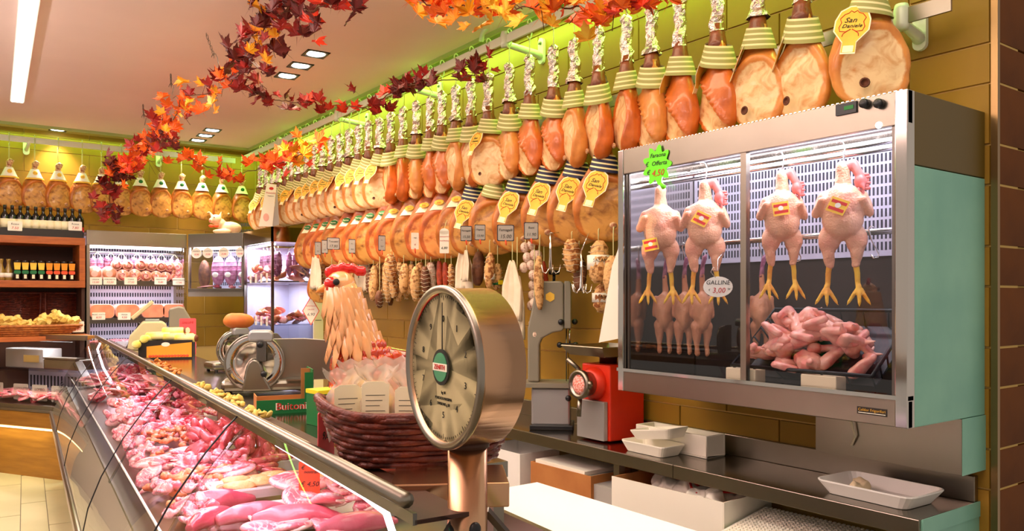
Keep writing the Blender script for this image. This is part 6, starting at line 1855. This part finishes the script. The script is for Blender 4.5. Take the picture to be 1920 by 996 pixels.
SL = [(604, 492, 560, .03, 'sal_brown'), (612, 497, 566, .028, 'sal_dark'), (622, 500, 558, .026, 'sal_brown'), (630, 502, 545, .025, 'sal_tan'), (640, 488, 540, .024, 'sal_tan'), (649, 492, 535, .024, 'sal_tan'), (656, 490, 540, .024, 'sal_brown'),
      (692, 500, 548, .026, 'sal_dark'), (700, 498, 565, .028, 'sal_tan'), (709, 494, 552, .027, 'sal_brown'), (712, 545, 578, .024, 'sal_dark'), (727, 490, 565, .030, 'sal_tan'), (738, 500, 560, .027, 'sal_brown'),
      (748, 492, 566, .030, 'sal_tan'), (757, 494, 550, .028, 'sal_tan'), (770, 496, 552, .029, 'sal_tan'), (780, 500, 565, .028, 'sal_tan'), (790, 492, 572, .030, 'sal_brown'), (798, 500, 552, .026, 'sal_dark'), (808, 492, 548, .028, 'sal_white')]
for i, (px, a_, b_, r_, m_) in enumerate(SL):
    salami(px, a_, b_, r_ * 1.4, m_, '%s netted salami, %s from the hanging leg ham along the rod' % ({'sal_brown': 'brown', 'sal_dark': 'dark', 'sal_tan': 'tan', 'sal_white': 'whitish'}[m_], ORD[i]), sd=i, x=2.97 if i % 2 else 2.91)
for i, (px, a_, b_) in enumerate(((610, 488, 540), (627, 490, 556), (645, 490, 545), (697, 488, 545), (706, 496, 560), (719, 488, 556), (733, 496, 572), (744, 492, 552), (762, 490, 560), (775, 490, 545), (785, 494, 560), (803, 490, 560), (814, 490, 540))):
    salami(px, a_, b_, .034, ('sal_dark', 'sal_brown', 'sal_tan')[i % 3], 'netted salami against the wall in the back row, %s from the left' % ORD[i], sd=40 + i, x=3.05, grp='netted salamis in the back row')
for i, px in enumerate((824, 835, 846)): salami(px, 489 + i * 3, 540, .027, 'sal_red' if i < 2 else 'sal_brown', 'smooth %s, %s right of the netted salamis' % ('rust-red salami' if i < 2 else 'brown salami with loose strings', ORD[i]), net=i == 2, grp='red salamis by the white cloth')
# big trussed coppa seen mid row
salami(733, 476, 530, .046, 'sal_brown', 'thick string-bound coppa hanging in front of the netted salamis', x=2.86, grp=None, sd=5)
# flat leg ham hanging by the tower
p0 = at_x(598, 500, 2.9)
t = thing('flat_cured_leg', 'flat golden cured leg hanging at left end of the salamis', 'ham', (2.9, p0.y, SZ - .42), R(-60))
link('body', BODY2[1], t, scale=(.95, .6, .85)); MB().tube([(0, 0, .38), (0, 0, .42)], .004, 6).build('string', 'string', t)
# white paper bundles, cloths and hooks
def hang_cloth(px0, px1, py0, py1, x, label, nm='cloth_bag', grp=None, pin=.35):
    a_, b_ = at_x(px0, py0, x), at_x(px1, py1, x)
    w_, h_ = abs(a_.y - b_.y), a_.z - b_.z
    t = thing(nm, label, 'cloth', (x, (a_.y + b_.y) / 2, a_.z), -PI / 2, grp)
    rws = []
    for j in range(10):
        f = j / 9
        ww = w_ * (pin + (1 - pin) * min(1, f * 2.2) * (1 - .12 * f))
        rws.append([(ww * (k_ / 12 - .5), -.016 * math.sin(k_ * 1.7 + px0) * (.5 + f), -h_ * f + .01 * math.sin(k_ * 1.1)) for k_ in range(13)])
    MB().sheet(rws).build('sheet', 'cloth', t, solid=.006)
    MB().tube([(0, 0, -.0), (0, 0, max(.02, SZ - a_.z))], .003, 5).build('string', 'string', t)
    return t
hang_cloth(582, 600, 484, 542, 2.84, 'white paper wrap with faint print beside the flat cured leg', 'paper_wrap', pin=.6)
t = hang_cloth(662, 688, 478, 545, 3.02, 'white hanging paper sheet with a black hook stand in front', 'paper_sheet', pin=.95)
hang_cloth(852, 884, 470, 545, 2.93, 'white cloth hanging right of the red salamis', 'cloth_bag')
hang_cloth(868, 882, 472, 526, 2.88, 'small knotted white cloth bag before the hanging cloth', 'cloth_bag')
hang_cloth(942, 980, 492, 600, 2.85, 'long creased white apron cloth hanging beside the white sausage chain', 'apron', pin=.2)
hang_cloth(955, 985, 520, 635, 2.90, 'second creased white apron cloth behind the first', 'apron', pin=.4)
p = at_x(672, 478, 2.95)
t = thing('hook_hanger', 'black multi-prong wire hook hanging in front of the white sheet', 'hook', (2.95, p.y, p.z), -PI / 2)
MB().tube([(0, 0, .02), (0, 0, -.20)], .004, 6).build('stem', 'steel_dark', t)
for z_, s in ((-.04, 1), (-.04, -1), (-.11, -1), (-.11, 1)): MB().tube([(0, 0, z_ - .03), (s * .02, 0, z_ - .035), (s * .03, 0, z_ - .01), (s * .026, 0, z_ + .02)], .0035, 5).build('prong', 'steel_dark', t)
# dark and labelled salamis right of the cloths
for i, (px, a_, b_, r_, m_, lb) in enumerate(((896, 472, 535, .045, 'sal_dark', 'thick almost black salami behind the scale top'), (918, 474, 540, .034, 'sal_brown', 'ribbed salami with green paper band'), (933, 495, 545, .034, 'sal_tan', 'netted pear-shaped salami with green and yellow labels'),
                                           (1012, 480, 580, .030, 'sal_tan', 'pale salami with dark tag beside the sausage chain'), (1020, 490, 570, .030, 'sal_red', 'reddish salami right of the white sausage chain'),
                                           (1072, 448, 512, .052, 'sal_brown', 'brown trussed coppa tied with white string left of the labelled salamis'), (1086, 480, 545, .04, 'sal_dark', 'dark trussed coppa behind the butcher hooks'),
                                           (1122, 452, 532, .058, 'sal_tan', 'fat salami with white printed label near the poultry cabinet'), (1131, 532, 585, .056, 'sal_brown', 'low hanging round salami with blue-white label'), (1150, 480, 560, .050, 'sal_tan', 'fat netted salami half hidden by the poultry cabinet'))):
    t = salami(px, a_, b_, r_, m_, lb, x=2.97 if i % 2 == 0 else 2.90, net=i not in (0, 3, 4), grp=None, sd=20 + i)
    h_ = at_x(px, a_, 2.95).z - at_x(px, b_, 2.95).z
    if i == 1: MB().lathe([(.036, -h_ * .55), (.036, -h_ * .45)], 14).build('band', 'box_green', t); MB().lathe([(.0365, -h_ * .75), (.0365, -h_ * .58)], 14).build('label', 'card_white', t)
    if i == 2: MB().lathe([(.037, -h_ * .8), (.037, -h_ * .6)], 14).build('band', 'box_green', t); MB().bb((-.02, -.041, -h_ * .78), (.014, -.036, -h_ * .62)).build('label', 'box_yellow', t)
    if i in (7, 8):
        MB().lathe([(.0615, -h_ * .66), (.0615, -h_ * .33)], 18).build('label', 'card_white', t)
        text('lettering', 'SALAME', .026, 'ink', t, (-.03, -.0575, -h_ * .46), rot=(R(90), 0, R(-28)))
# chain of white round sausages
BALL = MB().ell((0, 0, 0), (.027, .027, .033), 12, 9).mesh('link', 'sal_white')
for j, (px, y0_, y1_) in enumerate(((985, 455, 520), (998, 450, 590), (1002, 560, 670), (1010, 470, 560))):
    a_, b_ = at_x(px, y0_, 2.92 + .03 * (j % 2)), at_x(px, y1_, 2.92 + .03 * (j % 2))
    t = thing('sausage_chain', 'chain of small white-bloomed round sausages, %s strand left of band saw' % ('first', 'second', 'lowest', 'last')[j], 'sausage', a_, 0, 'white sausage chains')
    n_ = int((a_.z - b_.z) / .062)
    for k_ in range(n_): link('link', BALL, t, (.008 * math.sin(k_ * 2), .008 * math.cos(k_ * 3), -.03 - k_ * .062))
    MB().tube([(0, 0, max(.01, SZ - a_.z)), (0, 0, -n_ * .062)], .0025, 5).build('string', 'string', t)
# loose butcher hooks bundles
for i, (px, py, n_) in enumerate(((1032, 470, 3), (1090, 505, 5))):
    p = at_x(px, py, 2.82)
    t = thing('hook_bundle', 'bundle of shiny steel butcher hooks hanging %s' % ('above the band saw', 'in front of the dark coppa')[i], 'hook', p, face_cam(p))
    for k_ in range(n_):
        a_ = k_ * 1.3
        c, s = math.cos(a_), math.sin(a_)
        MB().tube([(.0, 0, .10), (.004 * c, .004 * s, .0), (.006 * c, .006 * s, -.10), (.03 * c, .02 * s, -.13), (.05 * c, .03 * s, -.12), (.058 * c, .034 * s, -.08)], .0035, 6).build('prong', 'chrome', t)
    MB().tube([(0, 0, .10), (.05, .05, SZ - p.z)], .003, 5).build('loop', 'chrome', t)
# paper sheet at the left of the poultry cabinet
b = MB()
t = thing('paper_cone', 'white paper sheet hanging in front of the cabinet left edge', 'paper', (2.84, 2.94, 1.95), -PI / 2 + .3)
MB().prism([(.03, .12), (.10, -.45), (-.14, -.50), (-.06, -.1)], .004).build('sheet', 'card_white', t)
MB().tube([(.02, 0, .11), (.0, .02, .16)], .003, 5).build('string', 'string', t)

# ================================================================== PRICE SIGNS on the hams
def ham_sign(px, py, nm, pr, w_, h_, label, x=2.80, col='card_grey', ink2='ink'):
    p = at_x(px, py, x)
    t = card('price_sign', label, 'sign', p, face_cam(p) + R(8), 'rect', w_, h_, col, [(nm, w_ * .215, 0, h_ * .18, 'ink'), (pr, w_ * .3, .0, -h_ * .22, ink2)], border='slot' if col == 'card_grey' else None, shear=.15)
    MB().tube([(0, .004, -h_ * .45), (.004, .0, -h_ * .75)], [.007, .004], 8).build('pin', 'card_red', t)
    return t
ham_sign(948, 437, 'Fumagalli', '15.00', .105, .10, 'large grey handwritten sign reading Fumagalli 15.00 on the hams')
ham_sign(996, 433, 'Butti', '11.90', .085, .10, 'grey handwritten sign reading Butti 11.90 on the hams')
ham_sign(874, 438, 'Fumagalli', '15,50', .075, .10, 'grey handwritten sign reading 15,50 on the hams')
ham_sign(900, 436, 'Magnani', '13,90', .07, .10, 'narrow grey handwritten sign reading 13,90 on the hams')
ham_sign(625, 457, 'Toscano', '17,80', .11, .105, 'grey price sign on the far lower hams')
for i, (px, py) in enumerate(((596, 466), (609, 463), (660, 462), (716, 456))): ham_sign(px, py, 'Pr.', '9,9', .055, .12, 'small bluish price slip, %s from the left on lower hams' % ORD[i], col='card_grey')
ham_sign(778, 452, '7,90', '8', .055, .12, 'small white price slip with red figures on lower hams', col='card_white', ink2='ink_red')
p = at_x(833, 454, 2.74)
t = card('price_tag', 'white rounded hanging tag reading 6,80 on the lower hams', 'sign', p, face_cam(p), 'rect', .062, .15, 'card_white', [('PROSCIUTTO', .0095, 0, .035, 'ink_red'), ('NOSTRANO', .011, 0, .008, 'ink_red'), ('6,80', .024, 0, -.04, 'ink')])
MB().prism(circ(.031, 14, cz=.07, rz=.022), .002).build('round_head', 'card_white', t)
MB().tube([(0, 0, .085), (.01, .03, .13), (.02, .12, .16)], .002, 5).build('string', 'string', t)
p = at_x(583, 583, 2.88)
card('diamond_tag', 'white diamond-shaped tag reading 6,90 hanging below the flat leg', 'sign', p, face_cam(p), 'diamond', .16, .28, 'card_white', [('NOSTRANI', .018, 0, .045, 'ink_red'), ('SALAMI', .018, 0, .012, 'ink_red'), ('6,90', .04, 0, -.035, 'ink')], border='card_red')

# ================================================================== AUTUMN GARLANDS
def leaf_mesh(kind, seed):
    g_ = random.Random(seed)
    lobes = [(90, 1.0), (38, .86), (142, .86), (-8, .62), (188, .62)]
    pts = []
    ang = []
    for a_, r_ in sorted(lobes):
        ang += [(a_ - 17, r_ * .70), (a_ - 8, r_ * .74), (a_, r_ * 1.05), (a_ + 8, r_ * .74), (a_ + 17, r_ * .70), (a_ + 26, .46)]
    ang = ang[:-1] + [(225, .28), (262, .22), (270, .05), (278, .22), (-45 + 360, .28)]
    vs = [(0, 0, 0)]
    for a_, r_ in ang:
        x_, y_ = r_ * math.cos(R(a_)), r_ * math.sin(R(a_)) + .15
        vs.append((x_ * .058, y_ * .058, .010 * math.sin(x_ * 4 + seed) + .012 * (x_ * x_) * (1 if seed % 2 else -1)))
    n_ = len(ang)
    fs = [(0, 1 + k_, 1 + (k_ + 1) % n_) for k_ in range(n_)]
    vs += [(0.0008, -.004, 0), (-.0008, -.004, 0), (0, -.045, .01)]
    fs.append((n_ + 1, n_ + 2, n_ + 3))
    return MB().add(vs, fs, 0, False).mesh('leaf', 'leaf_' + kind)
LEAF = {k_: [leaf_mesh(k_, i) for i in range(3)] for k_ in ('red', 'dark', 'orange', 'yellow', 'scarlet', 'gold')}
def garland(label, pts, spread_, n_, kinds, seed, sz=1.0, twigs=10):
    """pts: (px, py, depth); leaves cluster round a twisting vine"""
    g_ = random.Random(seed)
    P3 = [at_depth(*q) for q in pts]
    fine = []
    for a_, b_ in zip(P3, P3[1:]):
        for k_ in range(6): fine.append(a_.lerp(b_, k_ / 6) + V([g_.uniform(-.012, .012) for _ in range(3)]))
    fine.append(P3[-1])
    t = thing('leaf_garland', label, 'garland', fine[0], 0)
    o_ = fine[0]
    MB().tube([p - o_ for p in fine], .0035, 5).build('vine', 'vine', t)
    tw = MB()
    for _ in range(twigs):
        p = fine[g_.randrange(len(fine))] - o_
        d_ = V((g_.uniform(-1, 1), g_.uniform(-1, 1), g_.uniform(-1, .5))) * spread_ * 1.1
        tw.tube([p, p + d_ * .5 + V((0, 0, .02)), p + d_], .0018, 4)
    if twigs: tw.build('twigs', 'vine', t)['kind'] = 'stuff'
    for i in range(n_):
        f = g_.random() * (len(fine) - 1)
        a_ = int(f); p = fine[a_].lerp(fine[min(a_ + 1, len(fine) - 1)], f - a_)
        frac = f / (len(fine) - 1)
        d_ = V((g_.gauss(0, 1), g_.gauss(0, 1), g_.gauss(-.2, .9))) * spread_ * .45
        kd = kinds(frac, g_)
        l_ = link('leaf', LEAF[kd][i % 3], t, p - o_ + d_, rot=(R(g_.uniform(30, 150)), g_.uniform(-.7, .7), YAW * -1 + g_.uniform(-1.1, 1.1)), scale=sz * 1.12 * g_.uniform(.75, 1.35))
    return t
def pick(*opts): return lambda f, g_: opts[min(len(opts) - 1, int(f * len(opts)))][g_.randrange(len(opts[min(len(opts) - 1, int(f * len(opts)))]))]
garland('long red and orange maple-leaf garland hanging by chains from the ceiling', [(640, -10, 3.9), (590, 22, 4.0), (540, 18, 4.15), (500, 40, 4.3), (480, 85, 4.5), (470, 120, 4.8), (440, 150, 5.1), (400, 172, 5.5), (340, 185, 6.1), (325, 225, 6.5)],
        .15, 140, pick(('red', 'scarlet', 'dark'), ('dark', 'red'), ('dark', 'red', 'yellow'), ('red', 'dark'), ('orange', 'yellow', 'red'), ('orange', 'orange', 'yellow')), 3, 1.12, 22)
garland('garland end of dark red and orange leaves drooping over the far wall hams', [(322, 225, 6.5), (300, 255, 7.0), (270, 285, 7.4), (235, 310, 7.8), (208, 330, 8.1), (205, 400, 8.2)],
        .17, 150, pick(('dark', 'red', 'orange'), ('dark', 'red', 'orange'), ('orange', 'scarlet'), ('dark', 'dark', 'orange'), ('dark', 'red')), 4, 1.3, 14)
garland('thin vine of scarlet leaves crossing toward the upper meat rail', [(455, 160, 5.2), (500, 182, 5.25), (540, 190, 5.3), (590, 192, 5.4), (640, 200, 5.4), (690, 205, 5.4), (715, 185, 5.3), (745, 165, 5.2), (800, 152, 5.0), (860, 150, 4.9), (893, 140, 4.8), (898, 115, 4.8)],
        .095, 78, pick(('dark', 'red'), ('red', 'scarlet'), ('scarlet', 'red'), ('dark', 'red'), ('red', 'dark')), 5, 1.0, 10)
garland('sparse orange leaf vine looping below the far corner of the ceiling', [(330, 285, 7.6), (380, 310, 7.6), (430, 328, 7.6), (480, 320, 7.4), (520, 308, 7.1), (560, 290, 6.8), (600, 265, 6.5)],
        .14, 52, pick(('orange', 'scarlet'), ('orange', 'scarlet'), ('orange', 'scarlet'), ('scarlet', 'orange', 'yellow')), 6, 1.35, 8)
garland('bright yellow and orange maple-leaf garland along the top of the view', [(755, -14, 3.6), (830, 15, 3.5), (890, 12, 3.4), (950, 15, 3.3), (1010, 10, 3.2), (1070, 14, 3.15), (1130, 22, 3.1), (1190, 2, 3.0), (1250, -8, 3.0)],
        .085, 105, pick(('yellow', 'orange'), ('gold', 'yellow', 'orange'), ('gold', 'yellow'), ('gold', 'orange', 'yellow'), ('yellow', 'orange'), ('orange', 'scarlet')), 8, .98, 12)
for i, (px, py, px2, py2, t_) in enumerate(((386, 62, 412, 135, 5.42), (320, 138, 322, 178, 6.4), (268, 195, 271, 235, 7.4))):
    a_ = at_z(px, py, ZC); b_ = at_depth(px2, py2, t_)
    t = thing('hanging_chain', 'thin ceiling chain with hook carrying the long garland, %s from the front' % ORD[i], 'chain', (a_.x, a_.y, ZC), 0, 'garland chains')
    d_ = b_ - a_
    n_ = 9
    for k_ in range(n_):
        c_ = d_ * (.62 * (k_ + .5) / n_)
        MB().tube([c_ + V((.006 * math.cos(q * PI / 4) * (1 if k_ % 2 else .2), .006 * math.cos(q * PI / 4) * (.2 if k_ % 2 else 1), .017 * math.sin(q * PI / 4))) for q in range(9)], .0018, 4, caps=False).build('chain_link', 'steel_dark', t)
    e_ = d_ * .62
    MB().tube([e_ + V((-.02, 0, -.005)), e_ + V((-.012, 0, .02)), e_ + V((.008, 0, .024)), e_ + V((.02, 0, 0)), d_], .0025, 5).build('hook', 'steel_dark', t)
